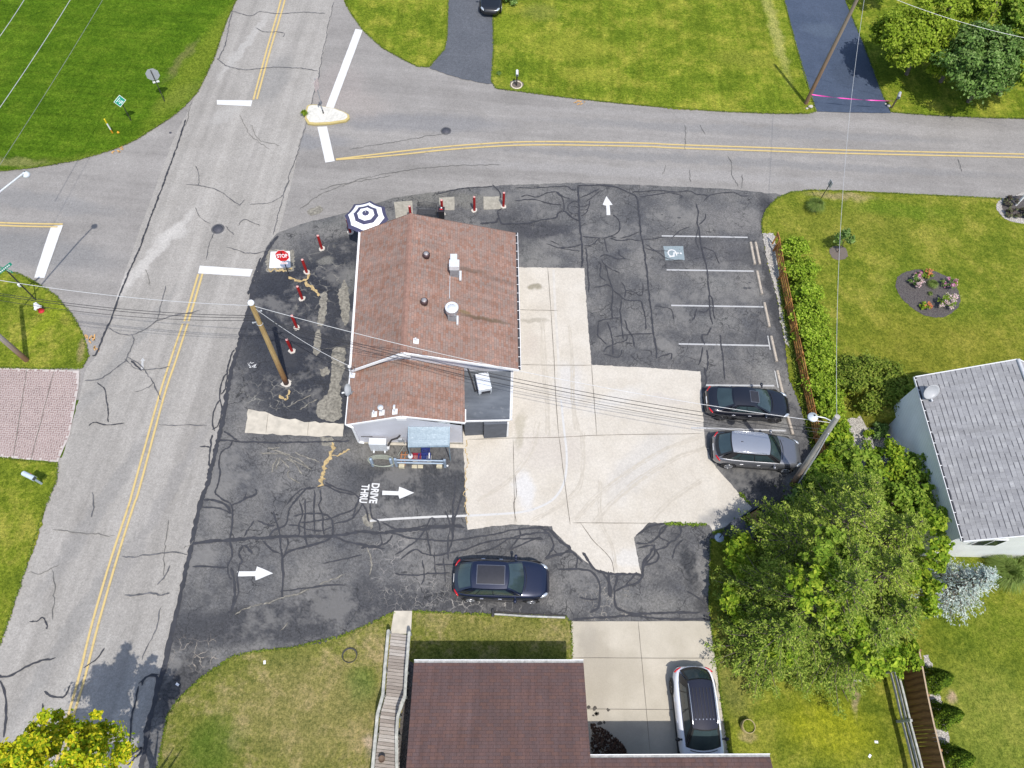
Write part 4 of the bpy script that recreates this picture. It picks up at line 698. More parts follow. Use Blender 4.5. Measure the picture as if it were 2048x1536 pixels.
# flower bed plants
pink=leafmat('pink blossoms',[(.55,.16,.34),(.62,.25,.42),(.75,.5,.55)],.5,.3); coral=leafmat('coral blossoms',[(.6,.14,.08),(.7,.25,.12),(.55,.35,.1)],.5,.3); white_f=leafmat('pale pink blossoms',[(.65,.42,.45),(.75,.6,.6),(.3,.35,.12)],.5,.3)
def flower(label,px,py,r,fm,lm=L_dark,k=1.,n=120):
    r*=1.28; n=int(n*1.8)
    t=shrub('flowering_plant',label,'flowers',px,py,(r,r,r*.75),lm,n=9,per=70,size=.07,group='plants of the oval flower bed'); 
    P,N,S=blobcrown((r*.95,r*.95,r*.75),8,max(4,n//8),.06,.4); P[:,2]+=r*.75+.05; obj('blossoms',leaves_mesh('blossoms',P,N,S*1.25),fm,t); return t
flower('magenta flowers at the upper left of the oval bed',1836,553,.26,pink,L_mid,n=170); flower('pale pink flowers on the left of the oval bed',1829,566,.34,white_f,n=170); flower('coral flowers at the top of the oval bed',1853,549,.28,coral,L_mid,n=90); flower('dark leaved plant with pink flowers at the right end of the oval bed',1897,567,.40,pink,n=150)
flower('big pink flowering mound at the lower right of the oval bed',1892,604,.46,white_f,L_mid,n=240); flower('small orange mound at the bottom of the oval bed',1852,614,.27,coral,L_hedge,n=90)
tuft('ornamental_grass','grassy tuft in the centre of the oval flower bed',1862,572,.42,.35,L_orn,420); tuft('ornamental_grass','tiny grass tuft below the centre of the oval flower bed',1858,590,.2,.2,L_orn,120)
for px,py,lab in ((2020,404,'burgundy shrub at the left of the sign bed'),(2026,427,'burgundy shrub at the bottom of the sign bed'),(2052,425,'burgundy shrub right of the white sign post')):
    shrub('burgundy_shrub',lab,'shrub',px,py,(.4,.35,.35),leafmat('burgundy leaves '+str(px),[(.06,.05,.05),(.12,.09,.08),(.16,.2,.08)],.6,.2),n=9,per=90,group='shrubs of the sign bed')
# weeds along the foot of the orange fence, and ragged tufts on the lawn edges: nobody could count them
def edge_tufts(name,lines,mat,label,dn,r=.05,h=.06,spread=.05):
    P=[]
    for l in lines:
        p=[Vector(G(*q)) for q in l]
        for i in range(len(p)-1):
            L=(p[i+1]-p[i]).length; m=int(L*dn); t=NR.uniform(0,1,m)
            a=np.array(p[i]);b=np.array(p[i+1]); q=a+(b-a)*t[:,None]+NR.normal(size=(m,2))*spread; P.append(q)
    P=np.concatenate(P); n=len(P); P3=np.concatenate([P,NR.uniform(.05,.05+h,(n,1))],1); N_=NR.normal(size=(n,3))*.8+np.array([0,0,1.]); 
    return tag(obj(name,leaves_mesh(name,P3,N_,r*NR.uniform(.5,1.4,n)),mat),label,'weeds' if 'weed' in name else 'grass',kind='stuff')
edge_tufts('weeds',[[(1560,560),(1572,640),(1585,700),(1596,760),(1612,830),(1628,900),(1640,950)],[(1566,600),(1590,720),(1606,790),(1622,860)]],L_olive,'weeds and dry stems along the foot of the orange fence',420,.07,.18,.10)
edge_tufts('weeds',[[(1425,1067),(1450,1060),(1480,1045),(1505,1025)],[(1478,985),(1500,1010)],[(1330,1048),(1410,1050)]],L_mid,'weeds in the joint of the concrete pad by the grove',150,.06,.06,.05)
edge_tufts('grass_fringe',[[(0,343),(60,337),(102,331),(150,322),(191,311),(235,297),(273,280),(342,236),(371,212),(396,184),(427,120),(454,41),(473,0)],[(686,-5),(702,27),(726,61),(764,96),(812,123),(836,134),(858,135),(873,118),(889,99),(894,75),(896,0)],[(986,31),(987,102),(983,164),(993,178),(1044,184),(1126,195),(1215,205),(1300,213),(1450,224),(1553,228),(1614,228),(1631,224),(1621,191),(1594,102),(1567,0)],[(1692,6),(1727,89),(1765,191),(1782,225),(1860,231),(1963,236),(2048,238)],
   [(1525,468),(1523,444),(1532,420),(1553,398),(1580,386),(1621,381),(1792,388),(1895,393),(2000,398)],[(316,1536),(337,1428),(362,1394),(403,1356),(465,1313),(513,1303),(581,1296),(685,1272),(737,1250),(788,1225)],[(825,1223),(983,1230),(1130,1235),(1142,1243),(1144,1318)],[(0,542),(37,548),(72,565),(113,593),(147,634),(168,675),(178,713),(164,737),(80,738),(0,735)],[(0,916),(61,923),(116,927),(113,963),(92,1011),(51,1141),(0,1291)],[(1421,1079),(1418,1216),(1428,1301),(1440,1387),(1457,1510)]],L_olive,'ragged fringe of grass where the lawns meet the pavement',110,.05,.04,.035)
# ================= BUILDINGS =================
def shingle(name,cols,mortar,rot,tab=(.32,.14),var=1.,msz=.006,swap=True,big=.25,stain=(),shadow_dash=False):
    # courses run along the eaves; every tab has its own tone
    m,b=newmat(name,.92,spec=.2); co=b.co(rot=rot)
    s=b.new('ShaderNodeSeparateXYZ'); b.link(co,s.inputs[0]); cb_=b.new('ShaderNodeCombineXYZ')
    b.link(s.outputs['Y' if swap else 'X'],cb_.inputs[0]); b.link(s.outputs['X' if swap else 'Y'],cb_.inputs[1])
    t=b.new('ShaderNodeTexBrick'); t.offset=.37; t.inputs['Scale'].default_value=1; t.inputs['Brick Width'].default_value=tab[0]; t.inputs['Row Height'].default_value=tab[1]; t.inputs['Mortar Size'].default_value=msz; t.inputs['Mortar Smooth'].default_value=.3
    t.inputs['Color1'].default_value=(0,0,0,1); t.inputs['Color2'].default_value=(1,1,1,1); t.inputs['Mortar'].default_value=(.5,.5,.5,1); b.link(cb_.outputs[0],t.inputs['Vector'])
    r=b.new('ShaderNodeSeparateColor'); b.link(t.outputs['Color'],r.inputs[0]); v=b.math('ADD',b.math('MULTIPLY',r.outputs[0],var*.75),b.math('MULTIPLY',b.noise(7,3,.7),.25))
    c=b.ramp(v,[(i/(len(cols)-1)*.85+.05,c) for i,c in enumerate(cols)]); 
    c=b.mix(1.,c,b.ramp(b.noise(.45,5,.6),[(.3,(1-big,)*3),(.7,(1+big*.6,)*3)]),'MULTIPLY'); c=b.mix(1.,c,b.ramp(b.noise(28,3,.8),[(.3,(.86,)*3),(.7,(1.14,)*3)]),'MULTIPLY')
    for (x,y,rx,ry,rz,col,f) in stain: c=b.mix(b.math('MULTIPLY',b.blob(x,y,rx,ry,b.wob(.18,2,4),.6,rz,3.1,G(870,640)),f),c,col)
    st_=b.noise(1.,4,.7,co=b.co(scale=(.25,3.2,1) if swap else (3.2,.25,1),rot=rot)); c=b.mix(1.,c,b.ramp(st_,[(.32,(.84,.83,.82)),(.68,(1.14,1.13,1.13))]),'MULTIPLY')
    if shadow_dash:
        fr_=b.math('FRACT',b.math('DIVIDE',s.outputs['X' if swap else 'Y'],tab[1])); k=b.math('MULTIPLY',b.rng(fr_,.14,.2,1,0),b.rng(r.outputs[0],.42,.48,0,1)); c=b.mix(k,c,mortar)  # broken dark dashes paint the shadow lines along the course edges
    c=b.mix(b.math('MULTIPLY',t.outputs['Fac'],.15 if shadow_dash else .8),c,mortar); b.put(b.p.inputs['Base Color'],c); b.bump(b.math('SUBTRACT',1.,t.outputs['Fac']),.5,.012); return m
BA=R(5.2)
roof_red=shingle('rosy brown shingles',[(.255,.135,.095),(.285,.172,.132),(.29,.195,.16),(.265,.20,.172),(.35,.205,.155)],(.12,.075,.06),-BA,(.26,.13),big=.12,
   stain=[(968,641,1.5,.13,R(3),(.10,.075,.045),.75),(930,634,.4,.12,0,(.16,.12,.04),.6),(945,549,.9,.16,R(3),(.11,.08,.06),.6),(1000,560,1.2,.2,R(3),(.16,.11,.09),.4)])
roof_brown=shingle('dark brown shingles',[(.145,.084,.068),(.128,.078,.070),(.115,.078,.075),(.145,.086,.073),(.13,.08,.07)],(.055,.035,.03),R(-4.1),(.30,.135),swap=False,big=.14,var=.55)
roof_grey=shingle('light grey shingles',[(.27,.27,.28),(.31,.31,.315),(.33,.33,.335),(.34,.34,.345),(.40,.40,.40)],(.10,.10,.11),R(-3.2),(.30,.20),msz=.008,big=.08,shadow_dash=True)
white_t=M('white painted trim',(.80,.80,.80),.5,var=.05,scale=4); white_d=M('weathered white metal',(.70,.71,.72),.45,.1,var=.1,scale=5,grime=.25)
def siding(name,col,pitch=.11,hor=True):
    m,b=newmat(name,.55,spec=.4); w=b.new('ShaderNodeTexWave',wave_type='BANDS',bands_direction='Z',wave_profile='SAW'); w.inputs['Scale'].default_value=2*math.pi/(pitch*20)*1.0 ; b.link(b.co(),w.inputs[0])
    c=b.ramp(w.outputs['Fac'],[(0,tuple(x*.55 for x in col)),(.12,col),(1,tuple(min(1,x*1.05) for x in col))]); c=b.mix(1.,c,b.ramp(b.noise(1.3,4),[(.3,(.94,)*3),(.7,(1.04,)*3)]),'MULTIPLY'); b.put(b.p.inputs['Base Color'],c); b.bump(w.outputs['Fac'],.4,.015); return m
side_grey=siding('grey lap siding',(.60,.60,.64)); side_white=siding('white lap siding',(.92,.92,.92),.13)
gut_in=M('dark gutter trough',(.035,.035,.04),.7)
def L3(o,v): return Vector(v)-Vector((o.location.x,o.location.y,o.location.z))
def gutter(name,a,b_,parent,out,w=.12,straps=True,trough=gut_in,trim=white_t):
    # open gutter: trough with a white outer lip and straps; a,b in parent space
    a=Vector(a);b_=Vector(b_);out=Vector(out).normalized(); mb=MB(); mb.beam(a+out*w*.5-Vector((0,0,.05)),b_+out*w*.5-Vector((0,0,.05)),w,.02); g_=obj(name,mb,trough,parent)
    mb=MB(); mb.beam(a+out*w-Vector((0,0,.02)),b_+out*w-Vector((0,0,.02)),.028,.10)
    if straps:
        n=int((b_-a).length/.62)
        for i in range(n+1):
            p=a.lerp(b_,(i+.3)/(n+.6)); mb.beam(p+Vector((0,0,.012)),p+out*w+Vector((0,0,.012)),.03,.012)
    obj('gutter_lip',mb,trim,g_); return g_
# ---- restaurant ----
bc=G3(870,640); bc.z=0
B=thing('restaurant_building','low restaurant with rosy brown shingle roofs and grey siding in the middle of the lot','building',bc)
def lb(p): return Vector(p)-bc
he=2.7; NW=G3(721,464,he);NE=G3(1031,466,he);SW=G3(702,741,he);SE=G3(1037,739,he);RN=G3(821,427,4.42);RS=G3(806,705,4.58)
t=Vector((0,0,-1))
rf=MB(); rf.slab([lb(NW),lb(RN),lb(RS),lb(SW)],.14); rf.slab([lb(RN),lb(NE),lb(SE),lb(RS)],.14); main_roof=obj('roof',rf,roof_red,B,label='larger rosy brown gable roof with two round vents and exhaust fans')
# ridge cap
rc=MB(); u=(RS-RN).normalized(); n_=int((RS-RN).length/.22)
for i in range(n_):
    p=lb(RN)+(lb(RS)-lb(RN))*((i+.5)/n_); px_=Vector((math.cos(BA),math.sin(BA),0)); 
    for s in (-1,1):
        sl=.56 if s<0 else .28
        rc.slab([p+u*-.12+Vector((0,0,.03)),p+u*.12+Vector((0,0,.022)),p+u*.12+px_*(s*.15)+Vector((0,0,.022-.15*sl)),p-u*.12+px_*(s*.15)+Vector((0,0,.03-.15*sl))],.012)
ridge_m=M('sun bleached ridge shingles',(.26,.15,.115),.9,var=.2,scale=5); obj('ridge_cap',rc,ridge_m,main_roof)
def inset(a,b_,d): return a+(b_-a).normalized()*d
wn_=Vector((-math.sin(BA),math.cos(BA),0)); we_=Vector((math.cos(BA),math.sin(BA),0))
# walls: gable prism below the roof
def wallring(pts,top_pts,mat,name,parent):
    mb=MB(); n=len(pts)
    for i in range(n):
        a,b_=pts[i],pts[(i+1)%n]; at,bt=top_pts[i],top_pts[(i+1)%n]; mb.add([a,b_,bt,at],[(0,1,2,3)])
    return obj(name,mb,mat,parent)
ins=.32
c1=NW+we_*ins-wn_*.25; c2=RN-wn_*.28; c3=NE-we_*ins-wn_*.25; c4=SE-we_*ins+wn_*.3; c5=RS+wn_*.3; c6=SW+we_*ins+wn_*.3
tops=[lb(Vector((p.x,p.y,z))) for p,z in ((c1,he),(c2,4.28),(c3,he-.03),(c4,he-.03),(c5,4.40),(c6,he))]; bots=[Vector((p.x,p.y,0)) for p in tops]
wallring(bots,tops,side_grey,'wall',B)
# white rake boards and eave edges
tr=MB(); z_=Vector((0,0,-.06)); sh=-wn_*.02
tr.beam(lb(SW)+sh+z_,lb(RS)+sh+z_,.05,.17); tr.beam(lb(RS)+sh+z_,lb(SE)+sh+z_,.05,.17); obj('rake_board',tr,white_t,B); tr=MB(); tr.beam(lb(NW)+z_,lb(RN)+z_,.03,.14); tr.beam(lb(RN)+z_,lb(NE)+z_,.03,.14)
obj('rake_board',tr,M('brown drip edge',(.16,.10,.08),.6),B); tr=MB(); tr.box(lb(RS)-wn_*.06+Vector((.05,0,-.25)),(.62,.05,.24),BA); obj('gable_vent',tr,white_t,B)
gutter('gutter',lb(SE)+Vector((0,0,.0)),lb(NE),B,we_,.13); gutter('gutter',lb(NW),lb(SW),B,-we_,.10,straps=False,trough=white_t)
# annex roof
hA=2.42; aSW=G3(692,849,hA); aSE=G3(930,845,hA); aR=G3(803,832,3.42); aNW=G3(703,728,hA); aNE=G3(928,722,hA); aRN=aR+ (RS-aR)*1.0; aRN=G3(806,700,3.42)
rf=MB(); rf.slab([lb(aNW),lb(aRN),lb(aR),lb(aSW)],.12); rf.slab([lb(aRN),lb(aNE),lb(aSE),lb(aR)],.12); ar=obj('roof',rf,roof_red,B,label='smaller rosy brown roof of the rear wing with three white pipes')
tr=MB(); tr.beam(lb(aSW)+sh+z_,lb(aR)+sh+z_,.05,.14); tr.beam(lb(aR)+sh+z_,lb(aSE)+sh+z_,.05,.14); tr.box(lb(aR)-wn_*.07+Vector((-.02,0,-.24)),(.5,.05,.24),BA); obj('rake_board',tr,white_t,B); tr=MB(); tr.beam(lb(aSW)-we_*.04+z_,lb(aNW)-we_*.04+z_,.05,.12); obj('rake_board',tr,white_t,B); tr=MB(); tr.beam(lb(aSE)+we_*.03+Vector((0,0,.03)),lb(G3(930,820,hA))+we_*.03+Vector((0,0,.03)),.06,.12); obj('rake_board',tr,white_t,B)
wl=[G3(719,886),G3(925.5,886.5)]; W1,W2=wl; top1=Vector((W1.x,W1.y,2.36)); top2=Vector((W2.x,W2.y,2.36)); mid=(W1+W2)*.5; mid.z=3.25; rr_=Vector((aR.x,aR.y,3.28)); dd=(W2-W1).normalized(); ra=W1+dd*((aR-W1).dot(dd)); ra.z=3.28
wm=MB(); wm.add([lb(W1),lb(W2),lb(top2),lb(ra),lb(top1)],[(0,1,2,3,4)]); back=Vector((-math.sin(BA),math.cos(BA),0))*4.2; wm.add([lb(W1),lb(top1),lb(top1+back),lb(W1+back)],[(0,1,2,3)]); wm.add([lb(W2),lb(W2+back),lb(top2+back),lb(top2)],[(0,1,2,3)]); obj('wall',wm,side_grey,B,label='grey sided rear wall facing the drive-through lane')
fo=MB(); fo.beam(lb(W1+Vector((0,0,.05)))-back.normalized()*.03,lb(W2+Vector((0,0,.05)))-back.normalized()*.03,.06,.12); obj('foundation',fo,slab2_m,B)
# flat rubber roof bay
hf=2.0; fr=MB(); q=[lb(G3(927,727,hf)),lb(G3(1022,738,hf)),lb(G3(1019,840,hf)),lb(G3(929,842,hf))]; fr.slab(q,.12)
rub,b=newmat('black rubber roofing',.6); c=b.ramp(b.noise(1.2,5,.6,co=b.co(scale=(.6,2.,1))),[(.3,(.075,.085,.10)),(.7,(.14,.155,.175))]); b.put(b.p.inputs['Base Color'],b.mix(b.rng(b.noise(2.5,4),.6,.8,0,.5),c,(.28,.29,.30))); obj('roof',fr,rub,B,label='flat black rubber roof bay with the rooftop unit')
gutter('gutter',q[2]+Vector((0,0,.02)),q[1]+Vector((0,0,.02)),B,we_,.12,True,white_d); tr=MB(); tr.beam(q[3]-wn_*.02,q[2]-wn_*.02,.05,.13); obj('roof_edge',tr,white_t,B)
wf=MB(); a_=[Vector((p.x,p.y,0)) for p in q]; t2=[p-Vector((0,0,.12)) for p in q]; k=.97
wallring([a_[0],a_[1]-we_*.15,a_[2]-we_*.15+wn_*.1,a_[3]+wn_*.1],[t2[0],t2[1]-we_*.15,t2[2]-we_*.15+wn_*.1,t2[3]+wn_*.1],side_grey,'wall',B)
dk_m=M('dark grey shed roofing',(.085,.095,.115),.65,var=.15,scale=3)
for pts,lab_ in (([(968,877),(1013,875),(1012,866),(967,868)],'dark grey double door, right leaf standing proud'),([(930,872),(966.5,870),(966,862),(930,864)],'dark grey recessed door')):
    mb=MB(); mb.prism([tuple(lb(G3(x,y,0))[:2]) for x,y in pts],.02,hf-.13); obj('door',mb,dk_m,B,bevel=.01,label=lab_)
mb=MB(); p0=lb(G3(1016,846,1.85)); p1=Vector((p0.x+.02,p0.y,.15)); mb.beam(p0,p1,.09,.07,up=Vector((0,1,0))); obj('downspout',mb,white_t,B)
mb=MB(); p0=lb(G3(694,850,2.4)); p1=lb(G3(705,855,2.25)); p2=lb(W1)+Vector((.02,-.05,.25)); p3=lb(G3(728,886,.15)); mb.beam(p0,p1,.1,.08); mb.beam(p1,p2,.1,.08,up=Vector((0,1,0))); mb.beam(p2,p3,.1,.08); obj('downspout',mb,white_t,B)
for (px,py) in ((760,882),(895,884)):
    pass
# service window under the awning, conduit, rear door
mb=MB(); dp=lb(W1.lerp(W2,.77)); mb.box(dp+Vector((0,-.03,1.3)),(1.15,.06,1.05),BA); wv=obj('service_window',mb,M('window frame dark',(.10,.10,.11),.4),B); mb=MB(); mb.box(dp+Vector((0,-.065,1.3)),(1.0,.02,.88),BA); obj('pane',mb,M('dark window glass',(.02,.025,.03),.08,var=.1),wv)
mb=MB(); 
for a,b_ in (((722,873,.9),(745,873,.9)),((772,871,.95),(790,871,.95))): mb=MB(); mb.tube([lb(G3(*a)),lb(G3(*b_))],.03); obj('conduit',mb,M('black conduit foam',(.04,.035,.035),.8),B)
mb=MB(); mb.tube([lb(G3(776,892,.55)),lb(G3(783,880,.8)),lb(G3(795,876,1.1)),lb(G3(800,871,1.35))],.05); obj('conduit',mb,M('black conduit foam',(.04,.035,.035),.8),B)
mb=MB(); mb.box(lb(G3(801,880,.7)),(.22,.14,.3),BA); mb.tube([lb(G3(807,878,.9)),lb(G3(809,888,.1))],.03); obj('meter',mb,M('grey meter metal',(.42,.44,.46),.5,.3),B)
mb=MB(); mb.beam(lb(G3(779,888,.06)),lb(G3(815,889,.06)),.12,.1); obj('door_sill',mb,slab_m,B); mb=MB(); mb.beam(lb(G3(900,892,.05)),lb(G3(930,893,.05)),.22,.09); obj('door_sill',mb,slab_m,B)
# ---- fixtures growing out of the roofs: parts of the roof ----
def onroof(px,py):   # where the roof surface is seen at that pixel (east slope of the main roof or rear roof)
    best=None
    for h in np.arange(2.4,4.6,.01):
        p=G3(px,py,h)
        for (A_,B_,C_) in ((RN,NE,RS),(NW,RN,SW),(aRN,aNE,aR),(aNW,aRN,aSW)):
            n=(B_-A_).cross(C_-A_).normalized(); d=abs((p-A_).dot(n))
            if ( (A_ in (RN,NW)) == (py<742) ) and (best is None or d<best[0]):
                ex=(p-RN).dot(we_)
                if (A_ is RN and ex>-.05) or (A_ is NW and ex<.05) or (A_ is aRN and (p-aR).dot(we_)>-.05) or (A_ is aNW and (p-aR).dot(we_)<.05): best=(d,p)
    return best[1]
dome_m=M('brown vent metal',(.085,.05,.05),.45,.4,var=.2,scale=10); domet=M('weathered grey cap',(.33,.31,.31),.5,.3,var=.25,scale=14)
for px,py in ((853,514),(849,607)):
    p=lb(onroof(px,py)); mb=MB(); mb.lathe([(.17,-.15),(.17,.10),(.21,.12),(.22,.22),(.19,.30),(.10,.34),(0,.35)],p,20); v=obj('roof_vent',mb,dome_m,main_roof,label='brown mushroom roof vent'); mb=MB(); mb.lathe([(.14,.335),(.12,.36),(.0,.37)],p,18); obj('vent_cap',mb,domet,v)
galv=M('bright white galvanised metal',(.74,.76,.78),.4,.25,var=.07,scale=6); galg=M('grey galvanised metal',(.33,.35,.37),.45,.35,var=.15,scale=5)
p=lb(onroof(909,552)); mb=MB(); mb.box(p+Vector((0,.15,.25)),(.50,.45,.75),BA); hb=obj('exhaust_box',mb,galg,main_roof,bevel=.01,label='boxy exhaust unit with white louvred hood on the north of the roof')
mb=MB(); mb.box(p+Vector((.0,.17,.80)),(.56,.48,.34),BA); mb.box(p+Vector((-.08,.62,.78)),(.38,.46,.26),BA); obj('hood',mb,galv,hb,bevel=.012); mb=MB(); mb.box(p+Vector((.34,-.02,.08)),(.12,.62,.14),BA); obj('curb_flashing',mb,galv,hb)
p=lb(onroof(904,640)); mb=MB(); mb.box(p+Vector((0,.16,.15)),(.46,.44,.7),BA); fb=obj('exhaust_fan',mb,galg,main_roof,bevel=.01,label='round white upblast exhaust fan')
mb=MB(); c_=p+Vector((0,.2,.48)); mb.lathe([(.24,0),(.33,.10),(.34,.38),(.36,.40),(.355,.46),(.31,.46),(.30,.36),(.0,.34)],c_,28); mb.lathe([(.245,.30),(.24,.44),(0,.47)],c_,24); obj('fan_drum',mb,galv,fb); mb=MB(); mb.box(p+Vector((.30,0,.0)),(.1,.56,.12),BA); obj('curb_flashing',mb,galv,fb)
mb=MB(); mb.tube([lb(onroof(900,553))+Vector((0,0,.05)),lb(onroof(899,598))+Vector((0,0,.05))],.018,6); obj('conduit',mb,galv,main_roof)
def pipe(px,py,h,r,par,lab=None,cap=False,elbow=False):
    p=lb(onroof(px,py)); mb=MB(); mb.tube([p,p+Vector((0,0,h))],r,12); 
    if cap: mb.lathe([(.0,h+.10),(.15,h+.06),(.15,h-.03),(.05,h-.06)],p,18)
    if elbow: mb.tube([p+Vector((0,0,h)),p+Vector((-.02,.10,h+.05)),p+Vector((-.02,.18,h-.02))],r*1.25,10)
    v=obj('vent_pipe',mb,galv,par,label=lab); mb=MB(); mb.box(p+Vector((0,0,.03)),(.28,.3,.03),BA,rot=Matrix.Rotation(BA,3,'Z')@Matrix.Rotation(.5*(1 if par is main_roof else -1)*.6,3,'Y')); obj('flashing',mb,white_t,v); return v
pipe(832,683,.32,.05,main_roof,'short white vent pipe near the roof valley'); pipe(749,829,.42,.045,ar,'leftmost white vent pipe'); pipe(764,826,.62,.05,ar,'tall capped flue pipe between two shorter pipes',cap=True); pipe(790,824,.40,.05,ar,'hooked white vent pipe nearest the ridge',elbow=True)
# awning over the service window
aw,b=newmat('blue grey corrugated awning',.35,.3); w=b.new('ShaderNodeTexWave',bands_direction='Y'); w.inputs['Scale'].default_value=5.2; w.inputs['Distortion'].default_value=1.5; b.link(b.co(rot=-BA),w.inputs[0]); c=b.ramp(w.outputs['Fac'],[(0,(.19,.25,.29)),(1,(.24,.30,.35))]); b.put(b.p.inputs['Base Color'],b.mix(b.rng(b.noise(4,4,.7,co=b.co(scale=(.5,3,1),rot=-BA)),.6,.7,0,.7),c,(.62,.68,.72))); b.bump(w.outputs['Fac'],.4,.02)
q=[lb(G3(817,843,2.25)),lb(G3(899,845,2.25)),lb(G3(898,893,1.95)),lb(G3(817,894,1.95))]; mb=MB(); mb.slab(q,.04); awn=obj('awning',mb,aw,B)
mb=MB(); mb.beam(q[0],q[3],.05,.08); mb.beam(q[1],q[2],.05,.08); mb.beam(q[3],q[2],.05,.08)
for p in (q[2],q[3]): mb.beam(p,Vector((p.x,p.y,.03)),.05,.05,up=Vector((0,1,0)))
obj('awning_frame',mb,M('blue grey metal',(.24,.32,.38),.45,.3),awn)
# rooftop unit on the flat roof
u0=G3(970,788,hf); RU=thing('rooftop_unit','white boxy air conditioner askew on the flat black roof','air conditioner',(u0.x,u0.y,hf+.02),R(16)); mb=MB(); mb.box((0,.45,.42),(.72,1.0,.5)); obj('cabinet',mb,galv,RU,bevel=.02); mb=MB(); mb.box((-.3,.45,.08),(.1,1.,.16));mb.box((.3,.45,.08),(.1,1.,.16)); obj('skid',mb,galg,RU)
mb=MB(); mb.box((.05,-.055,.30),(.5,.02,.2)); obj('grille',mb,gut_in,RU); mb=MB(); mb.tube([(-.36,.1,.4),(-.5,.2,.1),(-.55,1.0,.08),(-.62,1.5,.2),(-.8,1.75,.5)],.035); obj('conduit',mb,M('black conduit foam',(.04,.035,.035),.8),RU)
# ---- lower house ----
e1=G3(828,1326,2.7); e2=G3(1167,1326,2.7); hc=G3(990,1420); HA=math.atan2(e2.y-e1.y,e2.x-e1.x); ux=Vector((math.cos(HA),math.sin(HA),0)); dn=Vector((math.sin(HA),-math.cos(HA),0)); sl=.2
Hs=thing('brown_roofed_house','house with a wide dark brown shingle roof at the bottom of the photo','house',(hc.x,hc.y,0)); lh=lambda p: Vector(p)-Vector((hc.x,hc.y,0))
D=6.2; f1,f2=e1+dn*D+Vector((0,0,sl*D)),e2+dn*D+Vector((0,0,sl*D)); g1,g2=f1+dn*D-Vector((0,0,sl*D)),f2+dn*D-Vector((0,0,sl*D))
mb=MB(); mb.slab([lh(e1),lh(e2),lh(f2),lh(f1)],.14); mb.slab([lh(f1),lh(f2),lh(g2),lh(g1)],.14); obj('roof',mb,roof_brown,Hs)
gutter('gutter',lh(e1)-dn*.0,lh(e2),Hs,-dn,.13,straps=False,trough=M('gutter silt',(.30,.30,.29),.8,var=.3,scale=6))
cs=[e1+dn*.35+ux*.3,e2+dn*.35-ux*.3,g2-dn*.35-ux*.3,g1-dn*.35+ux*.3]; fz=[f2-ux*.3,f1+ux*.3]
bt=[lh(cs[0]),lh(cs[1]),lh(fz[0]),lh(cs[2]),lh(cs[3]),lh(fz[1])]; zt=[2.6,2.6,2.55+sl*D,2.6,2.6,2.55+sl*D]
wallring([Vector((p.x,p.y,0)) for p in bt],[Vector((p.x,p.y,z)) for p,z in zip(bt,zt)],siding('tan lap siding',(.45,.42,.36)),'wall',Hs)
k1=G3(1180,1516,3.2); k2=G3(1541,1516,3.2); k2=k1+ux*(k2-k1).dot(ux)
m1,m2=k1+dn*4+Vector((0,0,.8)),k2+dn*4+Vector((0,0,.8)); n1,n2=m1+dn*4-Vector((0,0,.8)),m2+dn*4-Vector((0,0,.8))
mb=MB(); mb.slab([lh(k1),lh(k2),lh(m2),lh(m1)],.14); mb.slab([lh(m1),lh(m2),lh(n2),lh(n1)],.14); obj('roof',mb,roof_brown,Hs,label='brown roof over the carport at the frame edge')
gutter('gutter',lh(k1),lh(k2),Hs,-dn,.12,straps=False,trough=M('gutter silt',(.30,.30,.29),.8))
cs=[k1+dn*.4,k2+dn*.4-ux*.3,n2-dn*.3-ux*.3,n1-dn*.3]; wallring([Vector((lh(p).x,lh(p).y,0)) for p in cs],[Vector((lh(p).x,lh(p).y,3.1)) for p in cs],MATS['tan lap siding'],'wall',Hs)
# ---- white house ----
h0=4.0; w1=G3(1832,754,h0); w2=G3(1928,1082,h0); ax=(w2-w1).normalized(); pp=Vector((-ax.y,ax.x,0)); 
if pp.x<0: pp=-pp
wc=w1.lerp(w2,.5)+pp*4; Wh=thing('white_house','white sided house with light grey shingle roof at the right edge','house',(wc.x,wc.y,0)); lw=lambda p: Vector(p)-Vector((wc.x,wc.y,0))
WW,WR=4.1,2.1; r1=w1+pp*WW+Vector((0,0,WR)); r2=w2+pp*WW+Vector((0,0,WR)); x1=w1+pp*WW*2; x2=w2+pp*WW*2
mb=MB(); mb.slab([lw(w1),lw(r1),lw(r2),lw(w2)],.14); mb.slab([lw(r1),lw(x1),lw(x2),lw(r2)],.14); wroof=obj('roof',mb,roof_grey,Wh)
mb=MB(); mb.tube([lw(r1)+Vector((0,0,.0)),lw(r2)],.09,8); obj('ridge_cap',mb,M('pale grey ridge cap',(.5,.51,.53),.8),wroof)
gutter('gutter',lw(w2),lw(w1),Wh,-pp,.12); tr=MB()
for (a,b_,c_,o_) in ((w1,r1,x1,-ax),(w2,r2,x2,ax)):
    tr=MB(); tr.beam(lw(a)+o_*.02+Vector((0,0,-.07)),lw(b_)+o_*.02+Vector((0,0,-.07)),.05,.17); tr.beam(lw(b_)+o_*.02+Vector((0,0,-.07)),lw(c_)+o_*.02+Vector((0,0,-.07)),.05,.17); obj('rake_board',tr,white_t,Wh)
RB_=tr
a1=w1-ax*(-.35)+pp*.14; a2=w2-ax*.3+pp*.14; a3=x2-ax*.3-pp*.3; a4=x1+ax*.3-pp*.3; rr1=a1+(r1-w1)-pp*.3-Vector((0,0,2.1)); 
pts=[a1,a2,a2+pp*(WW-.3),a3,a4,a1+pp*(WW-.3)]; zz=[h0-.1,h0-.1,h0+WR-.2,h0-.1,h0-.1,h0+WR-.2]
wallring([Vector((lw(p).x,lw(p).y,0)) for p in pts],[Vector((lw(p).x,lw(p).y,z)) for p,z in zip(pts,zz)],side_white,'wall',Wh)
